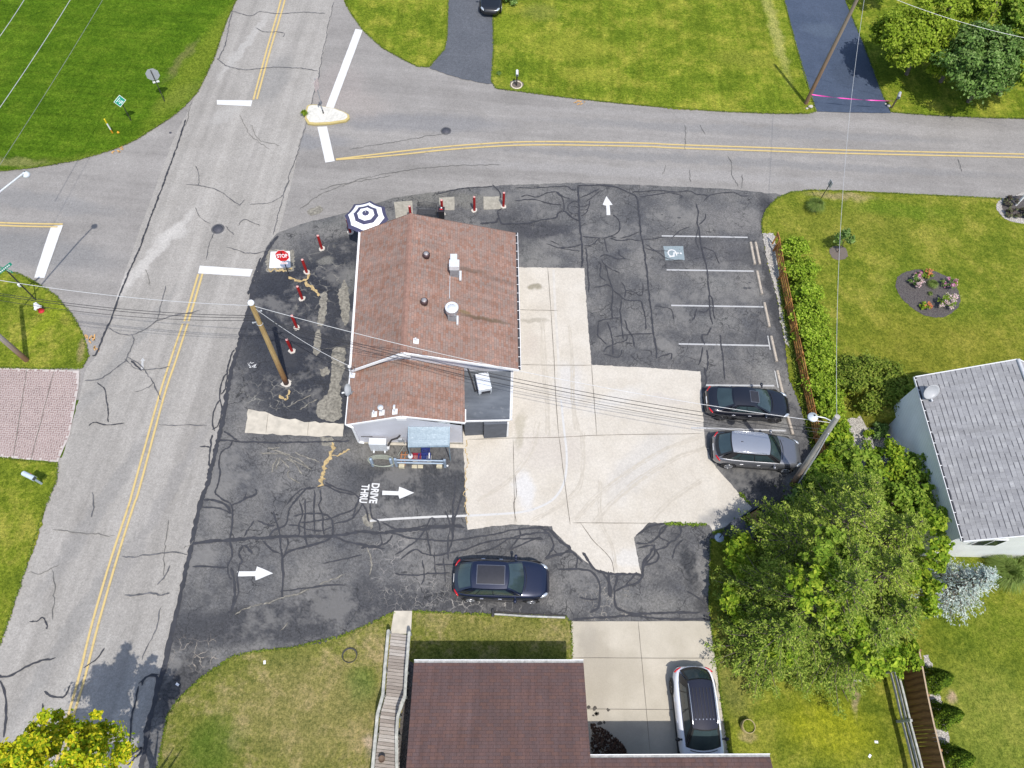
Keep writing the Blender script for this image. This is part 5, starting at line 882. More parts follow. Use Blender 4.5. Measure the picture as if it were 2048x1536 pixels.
# the ground banks up at the north end of the west wall
m1=Vector(G(1798,817,1.25)); m2=Vector(G(1805,834,1.25)); bk=[m2+Vector((pp.x,pp.y))*.25,m2-Vector((pp.x,pp.y))*.9,m1-Vector((pp.x,pp.y))*1.2+Vector((0,1.5)),m1+Vector((pp.x,pp.y))*3+Vector((0,1.6))]
mb=MB(); bt_=[(p.x,p.y,1.2) for p in bk]; bb_=[(bk[0].x,bk[0].y-.1,0),(bk[1].x-.6,bk[1].y-.2,0),(bk[2].x-1.2,bk[2].y+.9,0),(bk[3].x,bk[3].y+1.5,0)]; mb.add(bt_+bb_,[(0,1,2,3),(0,4,5,1),(1,5,6,2),(2,6,7,3),(3,7,4,0)]); o=obj('lawn_bank',mb,g_e); o['kind']='structure'
wp=G3(1975,1088,2.9); 
dist=(wp-a2).dot(pp); wp=a2+pp*dist; wp.z=3.0; mb=MB(); rotz=math.atan2(pp.y,pp.x); mb.box(lw(wp)+ax*.03,(1.35,.08,1.0),rotz); wi=obj('window',mb,white_t,Wh); mb=MB(); mb.box(lw(wp)+ax*.06,(1.2,.06,.85),rotz); obj('pane',mb,MATS['dark window glass'],wi)
mb=MB(); mb.box(lw(wp)+ax*.085,(.04,.03,.85),rotz); obj('mullion',mb,white_t,wi)
# ================= STREET OBJECTS =================
red=M('dark red bollard paint',(.30,.012,.012),.5,var=.2,scale=12); cem=M('white bollard collar concrete',(.55,.51,.45),.9,var=.15,scale=10,bump=.4,grime=.3); redtop=M('chalky pink bollard top',(.62,.33,.31),.8,var=.3,scale=30)
bl=[((701,465.4),'red bollard beside the striped patio umbrella'),((644,498.2),'red bollard northeast of the stop sign'),((613.9,545.5),'red bollard right of the white ground pad by the stop sign'),((604.7,598.3),'red bollard third down the west row'),((593.9,655.7),'red bollard under the sagging white wire'),((584.3,702.6),'southernmost red bollard just above the wooden pole base'),
    ((822.5,440),'red bollard standing just behind the roof peak'),((885,428),'red bollard behind the black trash bin'),((948.8,421.6),'red bollard between two paving slabs north of the roof'),((1006.8,413.4),'easternmost red bollard north of the building')]
for i,((px,py),lab) in enumerate(bl):
    x,y=G(px,py)
    if i==0:
        t0=thing('bollard',lab,'bollard',(x,y,.02),group='red bollards round the building'); mb=MB(); mb.lathe([(.085,0),(.085,1.27),(.078,1.30)],n=20); obj('post',mb,red,t0); mb=MB(); mb.lathe([(.078,1.30),(.05,1.325),(0,1.33)],n=18); mb.add([],[]); obj('cap',mb,redtop,t0)
        mb=MB(); rr=random.Random(5); n=22; ring=[(.20*rr.uniform(.82,1.2)*math.cos(6.283*j/n),.17*rr.uniform(.85,1.2)*math.sin(6.283*j/n)) for j in range(n)]; mb.prism(ring,.0,.05); obj('footing',mb,cem,t0)
    else: copy_tree(t0,loc=(x,y,.02),rz=i*1.3,label=lab)
steel=M('dark steel post',(.06,.055,.05),.6,.3,var=.2,scale=12); alu=M('bare aluminium sign back',(.48,.50,.53),.5,.5,var=.05); sgr=M('traffic sign red',(.55,.015,.02),.4,var=.05); sgw=M('traffic sign white',(.82,.82,.82),.4,var=.03); sgg=M('sign green',(.0,.27,.17),.4,var=.05)
def frame(nrm):   # rotation whose Z is the sign's face normal and Y points up
    n=Vector(nrm).normalized(); u=(Vector((0,0,1))-n.z*n).normalized(); x=u.cross(n); return Matrix((x,u,n)).transposed()
def plate(parent,name,c,q,outline,th,mat):
    mb=MB(); n=len(outline); vs=[Vector(c)+q@Vector((x,y,z)) for z in (-th/2,th/2) for x,y in outline]; mb.add(vs,[tuple(range(n-1,-1,-1)),tuple(range(n,2*n))]+[(i,(i+1)%n,n+(i+1)%n,n+i) for i in range(n)]); return obj(name,mb,mat,parent)
octo=lambda r:[(r*math.cos(R(22.5+45*i)),r*math.sin(R(22.5+45*i))) for i in range(8)]
def text_on(parent,s,c,q,w,h,mat,bold=.02,name='lettering'):
    me=fit_text(s,name,w,h,bold); o=obj(name,me,mat,parent); o.matrix_local=Matrix.Translation(Vector(c))@q.to_4x4(); return o
def stop_sign(lab,px,py,top,nrm,s=.37,plq='4-WAY'):
    x,y=G(px,py); t=thing('stop_sign',lab,'stop sign',(x,y,.02)); tp=G3(top[0],top[1],2.35)-Vector((x,y,0)); tp=Vector((tp.x*.5,tp.y*.5,2.35))
    mb=MB(); mb.beam((0,0,0),tp,.05,.035,up=Vector((0,1,0))); obj('post',mb,steel,t)
    q=frame(nrm); n=Vector(nrm).normalized(); c=tp+Vector((0,0,-.36))+n*.04
    p=plate(t,'sign_plate',c-n*.004,q,octo(s),.006,alu); plate(p,'sign_border',c+n*.001,q,octo(s),.004,sgw); plate(p,'sign_face',c+n*.004,q,octo(s*.94),.004,sgr); text_on(p,'STOP',c+n*.009,q,s*1.45,s*.62,sgw,.03)
    c2=c-q@Vector((0,s+.10,0)); p2=plate(t,'plaque',c2,q,[(-.22,-.07),(.22,-.07),(.22,.07),(-.22,.07)],.006,sgw); text_on(p2,plq,c2+n*.006,q,.34,.085,sgr,.02); return t
stop_sign('red stop sign with small plaque facing the camera beside the white ground pad',577.7,550,(565,505),(.12,-.93,.30),s=.43)
stop_sign('grey back of a stop sign on the grass corner at upper left',330,203.8,(300,135),(-.45,.88,-.08),s=.46)
x,y=G(262.7,242.4); t=thing('street_name_sign','small green diamond shaped sign on a thin black post at the grass corner','sign',(x,y,.05)); mb=MB(); mb.tube([(0,0,0),(.03,0,1.75)],.03,8); obj('post',mb,steel,t)
q=frame((.25,-.9,.35))@Matrix.Rotation(R(38),3,'Z'); n=Vector((.25,-.9,.35)).normalized(); c=Vector((0,-.03,1.70)); p=plate(t,'sign_plate',c,q,[(-.34,-.24),(.34,-.24),(.34,.24),(-.34,.24)],.008,sgw); plate(p,'sign_face',c+n*.006,q,[(-.31,-.21),(.31,-.21),(.31,.21),(-.31,.21)],.004,sgg)
mb=MB(); 
for (u0,u1,v) in ((-.22,.2,.12),(-.12,.10,.02),(-.2,.12,-.07),(-.1,.16,-.14)): mb.add([c+n*.010+q@Vector((a,b_,0)) for a,b_ in ((u0,v-.018),(u1,v-.018),(u1,v+.018),(u0,v+.018))],[(0,1,2,3)])
obj('sign_lines',mb,sgw,p)
x,y=G(225.7,267); t=thing('gas_line_marker','slim marker post striped yellow, white and orange at the grass corner','marker post',(x,y,.05)); 
for a,b_,m_ in ((0,.3,M('orange yellow plastic',(.70,.33,.02),.5)),(.3,.85,sgw),(.85,1.2,M('bright yellow plastic',(.80,.62,.02),.5))):
    mb=MB(); mb.tube([(0,0,a),(0,0,b_)],.05,12); obj('post_band',mb,m_,t)
mb=MB(); x2,y2=G(237,266); mb.lathe([(.09,0),(.05,.08),(.02,.12)],n=10); o=obj('orange_flag_stub',mb,MATS['orange yellow plastic'],loc=(x2,y2,.05)); tag(o,'tiny orange utility stub in the grass beside the striped marker post','marker')
# street name blades at the left edge
x,y=G(72.7,600.8); t=thing('street_name_sign','dark street sign post with crossed green name blades over the left corner lawn','sign',(x,y,.05)); mb=MB(); mb.tube([(0,0,0),(-.02,0,3.05)],.04,8); obj('post',mb,steel,t)
for a,z,s in ((R(60),3.1,'STATE ROUTE'),(R(-18),2.95,'MAIN ST')):
    n=Vector((math.sin(a),-math.cos(a),.0)); n=-n if n.y>0 else n; q=frame((n.x,n.y,.12)); c=Vector((0,0,z)); p=plate(t,'name_blade',c,q,[(-.42,-.10),(.42,-.10),(.42,.10),(-.42,.10)],.012,sgg)
    mb=MB(); nn=q@Vector((0,0,1)); 
    for k in range(6): mb.add([c+nn*.010+q@Vector((a_,b_,0)) for a_,b_ in ((-.32+k*.11,-.045),(-.25+k*.11,-.045),(-.25+k*.11,.045),(-.32+k*.11,.045))],[(0,1,2,3)])
    obj('lettering',mb,sgw,p)
# hydrant
x,y=G(84,623); t=thing('fire_hydrant','white topped red fire hydrant on the left corner lawn','fire hydrant',(x,y,.05)); hr=M('hydrant red',(.50,.02,.03),.45); hw=M('hydrant white',(.80,.80,.82),.4)
mb=MB(); mb.lathe([(.17,0),(.17,.05),(.12,.06),(.12,.42),(.16,.44)],n=20); obj('barrel',mb,hr,t); mb=MB(); mb.lathe([(.16,.44),(.16,.50),(.15,.58),(.10,.68),(.04,.73),(.04,.79),(0,.79)],n=20); obj('bonnet',mb,hw,t)
for a in (0,2.2,-1.6): mb=MB(); d=Vector((math.cos(a),math.sin(a),0)); mb.tube([d*.1+Vector((0,0,.5)),d*.25+Vector((0,0,.5))],.075,12); obj('outlet_cap',mb,hw,t)
tag(obj('marker_flag',MB().box((0,0,.12),(.14,.1,.2)).add([],[]),white_t,loc=(*G(42,574),.05)),'small white box on the left corner lawn beside the sign post','box')
# poles
def wood(name,lo,hi): 
    m,b=newmat(name,.85); n=b.noise(2.,5,.7,co=b.co(scale=(6,6,.5))); c=b.ramp(n,[(.3,lo),(.7,hi)]); s=b.new('ShaderNodeSeparateXYZ'); b.link(b.co(),s.inputs[0]); return m,b,c,s
m,b,c,s=wood('yellow treated pole',(.30,.19,.07),(.50,.36,.16)); c=b.mix(b.rng(b.math('ADD',s.outputs['Z'],b.math('MULTIPLY',b.noise(3,4),2.4)),1.6,4.2,1,0),c,(.17,.07,.025)); c=b.mix(b.rng(s.outputs['Z'],.2,.7,1,0),c,(.05,.03,.025)); b.put(b.p.inputs['Base Color'],c); b.bump(b.noise(4,4,co=b.co(scale=(8,8,.5))),.4,.01); pole_y=m
m,b,c,s=wood('brown weathered pole',(.15,.085,.05),(.27,.17,.10)); b.put(b.p.inputs['Base Color'],b.mix(b.rng(s.outputs['Z'],2.,6.5,0,.7),c,(.28,.24,.19))); pole_b=m
m,b,c,s=wood('silver grey pole',(.27,.25,.22),(.50,.48,.44)); b.put(b.p.inputs['Base Color'],b.mix(b.rng(s.outputs['Z'],.5,3.2,1,0),c,(.20,.11,.055))); pole_g=m
def pole(label,bx,top,r,mat):
    t=thing('utility_pole',label,'utility pole',(bx[0],bx[1],.0)); tp=Vector(top)-Vector((bx[0],bx[1],0)); mb=MB(); k=9; pts=[tp*(i/k) for i in range(k+1)]; mb.tube(pts,[r[0]+(r[1]-r[0])*i/k for i in range(k+1)],14); obj('pole_shaft',mb,mat,t); return t,tp
P1b=G(572.9,767.1); P1t=G3(502,606,7.5); T1,tp=pole('yellow wooden utility pole standing in the dark asphalt west of the building',P1b,P1t,(.155,.125),pole_y)
mb=MB(); mb.prism([(.30*random.uniform(.8,1.15)*math.cos(6.283*j/20),.27*random.uniform(.8,1.15)*math.sin(6.283*j/20)) for j in range(20)],.02,.05); obj('footing',mb,cem,T1)
mb=MB(); mb.lathe([(.14,-.06),(.17,.02),(.12,.12),(0,.14)],tp,16); obj('pole_cap',mb,white_t,T1); hardware=M('galvanised hardware',(.55,.57,.6),.4,.5)
mb=MB(); 
for k,a in ((.90,0.4),(.86,2.2),(.80,3.5)): c=tp*k; d=Vector((math.cos(a),math.sin(a),0)); mb.beam(c,c+d*.28,.05,.05); mb.ell(c+d*.3,(.05,.05,.07),8)
mb.tube([tp*.78+Vector((.15*math.cos(a),.15*math.sin(a),0)) for a in np.linspace(0,6.28,12)],.018,5); obj('bracket',mb,hardware,T1)
P2b=G(1611,208); P2t=G3(1735,-44,9.6); T2,tp2=pole('brown utility pole at the top right beside the blue driveway',P2b,P2t,(.15,.11),pole_b)
P3b=G(1584,970); P3t=G3(1675,833,7.5); T3,tp3=pole('thick silver grey pole leaning over the grey car, with a lamp',P3b,P3t,(.155,.125),pole_g)
mb=MB(); lamp=G3(1626,834,7.0)-Vector((P3b[0],P3b[1],0)); base=tp3*.93; mb.tube([base,base.lerp(lamp,.5)+Vector((0,0,.18)),lamp+Vector((.1,0,.1))],.03,8); arm=obj('lamp_arm',mb,hardware,T3)
mb=MB(); mb.lathe([(.05,.18),(.08,.12),(.22,.04),(.24,-.04),(.2,-.10),(0,-.12)],lamp,20); obj('lamp_head',mb,M('frosted lamp bowl',(.72,.76,.82),.25,.1),arm); mb=MB(); mb.beam(tp3*.60+Vector((.12,-.05,0)),tp3*.02+Vector((.2,-.12,0)),.05,.05); mb.tube([tp3*.82+Vector((0,-.14,0)),tp3*.55+Vector((.1,-.17,0)),tp3*.1+Vector((.14,-.19,0))],.03,6); obj('conduit',mb,galv,T3)
P4b=G(54,721); P4t=G3(-218,485,8.3); T4,tp4=pole('street light pole rooted in the left corner lawn, its arm reaching over the road',P4b,(P4b[0],P4b[1],8.6),(.15,.11),pole_g)
lamp=G3(52,349,8.2)-Vector((P4b[0],P4b[1],0)); a0=Vector((0,0,8.1)); mb=MB(); mb.tube([a0,a0.lerp(lamp,.35)+Vector((0,0,.35)),a0.lerp(lamp,.75)+Vector((0,0,.38)),lamp+Vector((0,0,.14))],.045,8); arm=obj('lamp_arm',mb,galv,T4); mb=MB(); mb.lathe([(.06,.16),(.12,.12),(.20,.02),(.19,-.05),(.1,-.14),(0,-.15)],lamp,18); obj('lamp_head',mb,M('frosted lamp bowl',(.72,.76,.82),.25,.1),arm)
# wires
wireb=M('black cable',(.02,.02,.022),.6); wirew=M('bare silver cable',(.62,.62,.62),.45,.3)
def wire(lab,a,b_,sag,mat,r=.012,grp='overhead wires'):
    a=Vector(a);b_=Vector(b_); pts=[]
    for i in range(25): t=i/24; p=a.lerp(b_,t); p.z-=4*sag*t*(1-t); pts.append(p-a)
    mb=MB(); mb.tube(pts,r,5,caps=False); o=obj('overhead_wire',mb,mat,loc=a); tag(o,lab,'wire',grp)
A1=P1t; A3=P3t; A2=P2t; A4=Vector((P4b[0],P4b[1],8.5)); dz=lambda p,z:Vector((p[0],p[1],p[2]-z))
f1=Vector((P1b[0],P1b[1],0)); k1=lambda z:f1.lerp(A1,z/7.5); f3=Vector((P3b[0],P3b[1],0)); k3=lambda z:f3.lerp(A3,z/7.5)
wire('silver overhead wire from the yellow pole across the restaurant to the lamp pole',k1(7.3),k3(6.9),1.1,wirew,.014)
wire('upper black cable from the yellow pole over the roofs to the grey lamp pole',k1(6.3),k3(6.2),1.0,wireb,.014); wire('middle black cable over the roofs',k1(6.2),k3(5.9),1.15,wireb,.016); wire('lowest black cable over the roofs',k1(6.05),k3(5.3),1.3,wireb,.012)
ma=G3(704,734,3.4); wire('twisted service wire from the yellow pole down to the mast on the roof edge',k1(7.2),ma,.5,wirew,.014,None); wire('thin black service wire from the yellow pole down to the roof mast',k1(6.3),dz(ma,.25),.9,wireb,.010,None)
wire('silver overhead wire crossing the left road to the yellow pole',dz(A4,-.3),k1(7.3),.6,wirew,.014); wire('upper black cable over the left road',dz(A4,1.),k1(6.5),.7,wireb,.014); wire('second black cable over the left road',dz(A4,1.15),k1(6.3),.75,wireb,.014); wire('lowest black cable over the left road',dz(A4,1.7),k1(6.1),.8,wireb,.012)
wire('silver wire running north from the lamp pole over the east lawn to the brown pole',k3(7.4),A2,1.3,wirew,.010); 
wire('wire running east from the brown pole above the corner trees',dz(A2,.5),G3(2300,110,9.),.8,wirew,.012)
for a,b_,l in (((-60,150),(75,-45),'first wire over the upper left field'),((-50,285),(170,-50),'bright wire over the upper left field')): wire(l,G3(*a,8.5),G3(*b_,8.5),.15,wirew,.016,'wires over the field')
wire('thin lower wire over the upper left field',G3(-60,420,7.),G3(240,-60,7.),.15,M('thin grey cable',(.25,.25,.25),.6),.010,'wires over the field')
# roof mast + dishes
mp=G3(704,748,2.7); t=thing('service_mast','electric service mast with a white weatherhead at the roof edge','service mast',(mp.x,mp.y,2.6)); mb=MB(); mb.tube([(0,0,-.9),(0,0,.85)],.035,8); obj('mast_pipe',mb,hardware,t); mb=MB(); mb.ell((0,0,.92),(.10,.10,.12),10); obj('weatherhead',mb,white_t,t); mb=MB(); mb.box((0,-.03,0),(.3,.3,.06)); obj('roof_boot',mb,galv,t)
mb=MB(); mb.tube([(.05*math.cos(a)*2.4+.14,.11*math.sin(a),.75+.03*math.sin(a*3)) for a in np.linspace(0,12.5,26)],.012,5); obj('wire_loop',mb,wireb,t)
def dish(lab,p,r,rot,armL):
    t=thing('satellite_dish',lab,'satellite dish',p); q=rot; mb=MB(); mb.lathe([(0,-.02),(r*.5,.02),(r*.85,.09),(r,.14),(r*.99,.155),(r*.8,.10),(r*.4,.02),(0,0)],(0,0,.35),28,axis=q@Matrix.Diagonal((1,.9,1))); obj('reflector',mb,M('dish grey',(.38,.39,.40),.45,var=.04),t)
    c=Vector((0,0,.35)); mb=MB(); e=c+q@Vector((0,-r*1.0,armL)); mb.tube([c+q@Vector((0,-r*.9,.05)),e],.018,6); mb.tube([e,e+q@Vector((.0,.08,-.1))],.045,8); obj('feed_arm',mb,M('dish arm white',(.66,.68,.7),.4),t); mb=MB(); mb.tube([(0,0,0),(0,0,.3)],.03,8); mb.tube([(.2,.1,0),(0,0,.25)],.015,5); mb.box((0,0,.02),(.14,.14,.04)); obj('mount',mb,galg,t); return t
p=G3(702,786,2.48); dish('grey satellite dish on the west gutter of the rear wing','' or (p.x,p.y,p.z),.34,Matrix.Rotation(R(-65),3,'Z')@Matrix.Rotation(R(50),3,'X')@Matrix.Identity(3),.30)
p=G3(1852,788,4.1); dish('round grey satellite dish at the corner of the grey shingle roof',(p.x,p.y,p.z),.46,Matrix.Rotation(R(15),3,'Z')@Matrix.Rotation(R(52),3,'X'),.3)
# traffic island with sign post
isl=[(615,216),(620,213),(634,213),(650,217),(672,221),(690,228),(698,233),(699,239),(692,245),(660,250),(630,251.5),(617,250),(611,240),(612,228)]
pts=[G(*p) for p in isl]; cx=sum(p[0] for p in pts)/len(pts); cy=sum(p[1] for p in pts)/len(pts); t=thing('traffic_island','small pale triangular concrete traffic island with yellow kerb','traffic island',(cx,cy,.01))
lp=[(p[0]-cx,p[1]-cy) for p in pts]; mb=MB(); mb.prism([(x*1.02,y*1.03) for x,y in lp],0,.15); obj('kerb',mb,paint('yellow kerb paint',(.50,.40,.16),.55,9.),t,bevel=.02); mb=MB(); mb.prism([(x*.93,y*.9+.04) for x,y in lp],.02,.165); obj('island_top',mb,M('bright island concrete',(.60,.58,.52),.85,var=.16,scale=6,grime=.3),t,bevel=.01)
x,y=G(647.8,230.6); t=thing('edge_on_sign','thin sign on a post in the traffic island, seen edge on','sign',(x,y,.16)); mb=MB(); mb.tube([(0,0,0),(0,0,2.95)],.028,8); obj('post',mb,galg,t); mb=MB(); mb.tube([(0,0,0),(0,0,.32)],.045,8); obj('post_base',mb,steel,t)
mb=MB(); mb.box((0.03,-.03,2.45),(.012,.6,.75),R(-14)); obj('sign_plate',mb,M('faded pinkish sign back',(.6,.5,.47),.6,var=.3,scale=8),t)
x,y=G(1637,404); t=thing('edge_on_sign','thin dark post with an edge on sign by the ornamental grass','sign',(x,y,.05)); mb=MB(); mb.tube([(0,0,0),(.05,0,1.9)],.028,8); obj('post',mb,steel,t); mb=MB(); mb.box((.05,0,1.7),(.02,.4,.45),R(12)); obj('sign_plate',mb,alu,t)
# mailboxes
def mailbox(lab,px,py,rz,bodycol,postcol,h=1.0,fat=1.,ring=None):
    x,y=G(px,py); t=thing('mailbox',lab,'mailbox',(x,y,.05),rz); mb=MB(); mb.beam((0,0,0),(0,0,h),.1,.1,up=Vector((0,1,0))); mb.beam((0,.1,h*.6),(0,.3,h),.07,.07,up=Vector((1,0,0))); obj('post',mb,postcol,t)
    mb=MB(); W_=.09*fat; L_=.26*fat; prof=[(W_*math.cos(a),W_*math.sin(a)+.1*fat) for a in np.linspace(0,math.pi,9)]+[(-W_,0),(W_,0)]; vs=[(px_,yy,h+.0+z) for yy in (-L_,L_) for px_,z in prof]; n=len(prof); mb.add(vs,[tuple(range(n)),tuple(range(2*n-1,n-1,-1))]+[(i,n+i,n+(i+1)%n,(i+1)%n) for i in range(n)]); obj('box',mb,bodycol,t,bevel=.008)
    mb=MB(); mb.box((0,-L_-.01,h+.1*fat),(W_*1.6,.02,.14*fat)); d=obj('door',mb,M('dark mailbox door',(.06,.08,.08),.5),t); mb=MB(); mb.box((W_+.02,-.05,h+.16),(.015,.04,.14)); obj('flag',mb,M('mailbox flag',(.5,.03,.03),.5),t)
    if ring: mb=MB(); mb.tube([(ring*math.cos(a),ring*math.sin(a),.05) for a in np.linspace(0,6.283,26)],.05,7,caps=False); obj('edging_ring',mb,ring_m,t)
    return t
ring_m=M('pale edging stones',(.6,.53,.4),.9,var=.25,scale=10)
sheet('mulch_ring',[(1020,165),(1033,161),(1045,166),(1046,174),(1034,178),(1021,175)],.064,mulch2_m,step=.2,jit=.02,sm=True)
mailbox('white rounded mailbox in a stone ring beside the north driveway',1033,172,R(4),M('mailbox white',(.74,.76,.77),.4),steel,1.0,1.,.40)
mailbox('dark grey mailbox with a pink ribbon tied to its post beside the blue driveway',1782,217,R(-20),M('mailbox grey',(.42,.43,.45),.5,var=.15),M('dark brown post',(.10,.07,.05),.8),1.05,1.15)
mailbox('large pale blue mailbox on the left verge below the brick driveway',84,968,R(70),M('mailbox pale blue',(.50,.58,.66),.45),M('pale blue post',(.42,.49,.56),.5),1.05,1.35)
rib=MB(); a_=G3(1622,189,.95); b_=G3(1789,202,1.0); pts=[]
for i in range(20):
    t_=i/19; p=a_.lerp(b_,t_); p.z-=.12*math.sin(math.pi*t_); tw=t_*9; w_=Vector((0,math.cos(tw)*.5,math.sin(tw))).normalized()*.035; pts+= [p+w_-a_,p-w_-a_]
rib.add(pts,[(2*i,2*i+1,2*i+3,2*i+2) for i in range(19)]); o=obj('ribbon',rib,M('hot pink ribbon',(.85,.06,.42),.5,var=.1),loc=a_); tag(o,'hot pink ribbon stretched across the blue driveway from pole to mailbox','ribbon')
stone=M('pale field stone',(.5,.47,.42),.9,var=.25,scale=6,bump=.6)
for i,(px,py,r,l) in enumerate([(1620,216,.20,'pale stone at the foot of the brown utility pole'),(1613,219,.12,'small dark stone beside the pale stone at the pole'),(1776,214,.17,'pale stone at the mailbox with the pink ribbon'),(1770,210,.11,'small stone at the driveway edge near the ribboned mailbox')]):
    mb=MB(); mb.ell((0,0,r*.4),(r,r*.75,r*.6),9); 
    mb.v=[(x*(1+.18*math.sin(5*x/r+i)),y*(1+.15*math.cos(7*y/r)),max(0,z)) for x,y,z in mb.v]; o=obj('stone',mb,stone,loc=(*G(px,py),.05)); tag(o,l,'stone')
# white hanging sign at the right edge
x,y=G(2030,412); t=thing('yard_sign','white hanging yard sign in a stone ringed bed at the right edge','sign',(x,y,.06)); mb=MB(); mb.beam((0,0,0),(0,0,1.9),.12,.12,up=Vector((0,1,0))); mb.beam((0,0,1.75),(.75,.1,1.75),.1,.1); obj('post',mb,white_t,t,bevel=.01); mb=MB(); q=frame((-.1,-1,.1)); p=plate(t,'sign_board',(.42,.0,1.35),q,[(.36*math.cos(a),.27*math.sin(a)) for a in np.linspace(0,6.283,24,endpoint=False)],.04,white_t); mb=MB()
for k,(u,v) in enumerate(((-.14,.08),(-.16,0),(-.12,-.09))): mb.add([Vector((.42,-.025,1.35))+q@Vector((u+a,v+b_,.01)) for a,b_ in ((0,-.02),(.24,-.02),(.24,.02),(0,.02))],[(0,1,2,3)])
obj('sign_lines',mb,steel,p)
# manholes
iron=M('cast iron cover',(.085,.085,.10),.7,.3,var=.25,scale=18,bump=.6)
for px,py,r,l in ((892,262,.30,'round manhole cover in the east road'),(436,458,.33,'round manhole cover in the middle of the junction')):
    x,y=G(px,py); t=thing('manhole_cover',l,'manhole cover',(x,y,.016)); mb=MB(); mb.lathe([(r,0),(r,.012),(0,.013)],n=28); obj('lid',mb,iron,t); mb=MB(); mb.lathe([(r*1.28,.0),(r*1.26,.006),(r*1.02,.007),(r*1.02,0)],n=28); obj('frame_ring',mb,seal2_m,t)
x,y=G(341,266); mb=MB(); mb.lathe([(.09,0),(.09,.02),(0,.02)],n=16); tag(obj('valve_cover',mb,iron,loc=(x,y,.016)),'tiny valve cover near the upper left kerb','valve cover')
# patio umbrella: 8 ribs, alternating rings
ap=G3(731,425,2.75); t=thing('patio_umbrella','navy and white ringed patio umbrella at the building corner','umbrella',(ap.x,ap.y,0)); navy=M('navy umbrella cloth',(.055,.055,.11),.85,var=.08,scale=6); wcl=M('white umbrella cloth',(.86,.86,.87),.8,var=.04,scale=6)
rad=[0,.22,.53,.78,1.12,1.36]; hh=lambda r_: 2.75-.18*(r_)-.20*(r_/1.36)**2
def canopy(i0,i1,mat,nm):
    mb=MB(); n=8; m_=6
    for s in range(n):
        for u in range(m_):
            vs=[]
            for rr_,uu in ((rad[i0],u),(rad[i1],u),(rad[i1],u+1),(rad[i0],u+1)):
                a0_,a1_=6.283*s/n+.39+R(22),6.283*(s+1)/n+.39+R(22); f_=uu/m_; p=Vector((math.cos(a0_),math.sin(a0_),0)).lerp(Vector((math.cos(a1_),math.sin(a1_),0)),f_)*rr_; sagf=4*f_*(1-f_); p*=1-.035*sagf*(rr_/1.36); p.z=hh(rr_)+.035*sagf*(rr_/1.36)*-1; vs.append(p)
            mb.add(vs,[(0,1,2,3)],True)
    return obj(nm,mb,mat,t)
canopy(0,1,navy,'canopy_ring');canopy(1,2,wcl,'canopy_ring');canopy(2,3,navy,'canopy_ring');canopy(3,4,wcl,'canopy_ring');canopy(4,5,navy,'canopy_ring')
mb=MB(); 
for s in range(8): a0_=6.283*s/8+.39+R(22); d=Vector((math.cos(a0_),math.sin(a0_),0)); mb.tube([Vector((0,0,2.66)),d*.7+Vector((0,0,2.52)),d*1.35+Vector((0,0,2.27))],.012,5)
obj('ribs',mb,steel,t); mb=MB(); mb.tube([(0,0,.05),(0,0,2.74)],.025,8); obj('pole',mb,steel,t); mb=MB(); mb.lathe([(.25,0),(.25,.05),(.05,.09)],n=20); obj('base',mb,steel,t); mb=MB(); mb.ell((0,0,2.8),(.03,.03,.05),8); obj('finial',mb,white_t,t)
tb=thing('patio_table','small round patio table under the umbrella','table',(ap.x,ap.y,.03)); mb=MB(); mb.lathe([(.50,.70),(.50,.73),(0,.73)],n=28); mb.lathe([(.5,.70),(0,.70)],n=28); obj('table_top',mb,M('table grey blue',(.15,.2,.26),.4),tb)
for a in (0,2.09,4.18): mb=MB(); mb.tube([(.3*math.cos(a),.3*math.sin(a),0),(.12*math.cos(a),.12*math.sin(a),.7)],.02,6); obj('leg',mb,steel,tb)
# bench and bin north of the building
bx=G3(855,432); t=thing('metal_bench','grey metal lattice bench north of the roof','bench',(bx.x,bx.y,.02),R(3)); bm_=M('dark grey bench metal',(.085,.085,.09),.5,.4)
mb=MB(); 
for k in range(9): mb.beam((-.62,-.05+k*.05-.2,.43),(.62,-.05+k*.05-.2,.43),.03,.015)
obj('seat',mb,bm_,t); mb=MB()
for k in range(13): 
    for s in (1,-1): mb.beam((-.58+k*.097-.07*s,.24,.46),(-.58+k*.097+.07*s,.33,.84),.016,.012)
mb.tube([(-.62,.24,.44),(-.62,.33,.84),(-.3,.345,.90),(0,.35,.94),(.3,.345,.90),(.62,.33,.84),(.62,.24,.44)],.02,6); obj('backrest',mb,bm_,t)
for s in (-.6,.6):
    for y_ in (-.22,.24): mb=MB(); mb.tube([(s,y_,0),(s,y_,.43)],.022,6); obj('leg',mb,bm_,t)
    mb=MB(); mb.tube([(s,-.22,.43),(s,-.2,.66),(s,.27,.66)],.02,6); obj('armrest',mb,bm_,t)
x,y=G(884,439); t=thing('trash_bin','black square trash bin with red lid sticker in front of a red bollard','trash bin',(x,y,.02),R(3)); mb=MB(); s_=.20; mb.add([(-s_*.8,-s_*.8,0),(s_*.8,-s_*.8,0),(s_*.8,s_*.8,0),(-s_*.8,s_*.8,0),(-s_,-s_,.9),(s_,-s_,.9),(s_,s_,.9),(-s_,s_,.9)],[(3,2,1,0),(4,5,6,7),(0,1,5,4),(1,2,6,5),(2,3,7,6),(3,0,4,7)]); obj('body',mb,M('black bin plastic',(.02,.02,.024),.5),t,bevel=.02)
mb=MB(); mb.box((0,0,.94),(.44,.44,.08)); l_=obj('lid',mb,M('black lid',(.03,.02,.025),.4),t,bevel=.02); mb=MB(); mb.box((.0,-.02,.985),(.18,.09,.01)); obj('sticker',mb,sgr,l_); mb=MB(); mb.lathe([(.05,.98),(.05,1.0),(0,1.)],(0,.1,0),12); obj('lid_opening',mb,sgw,l_)
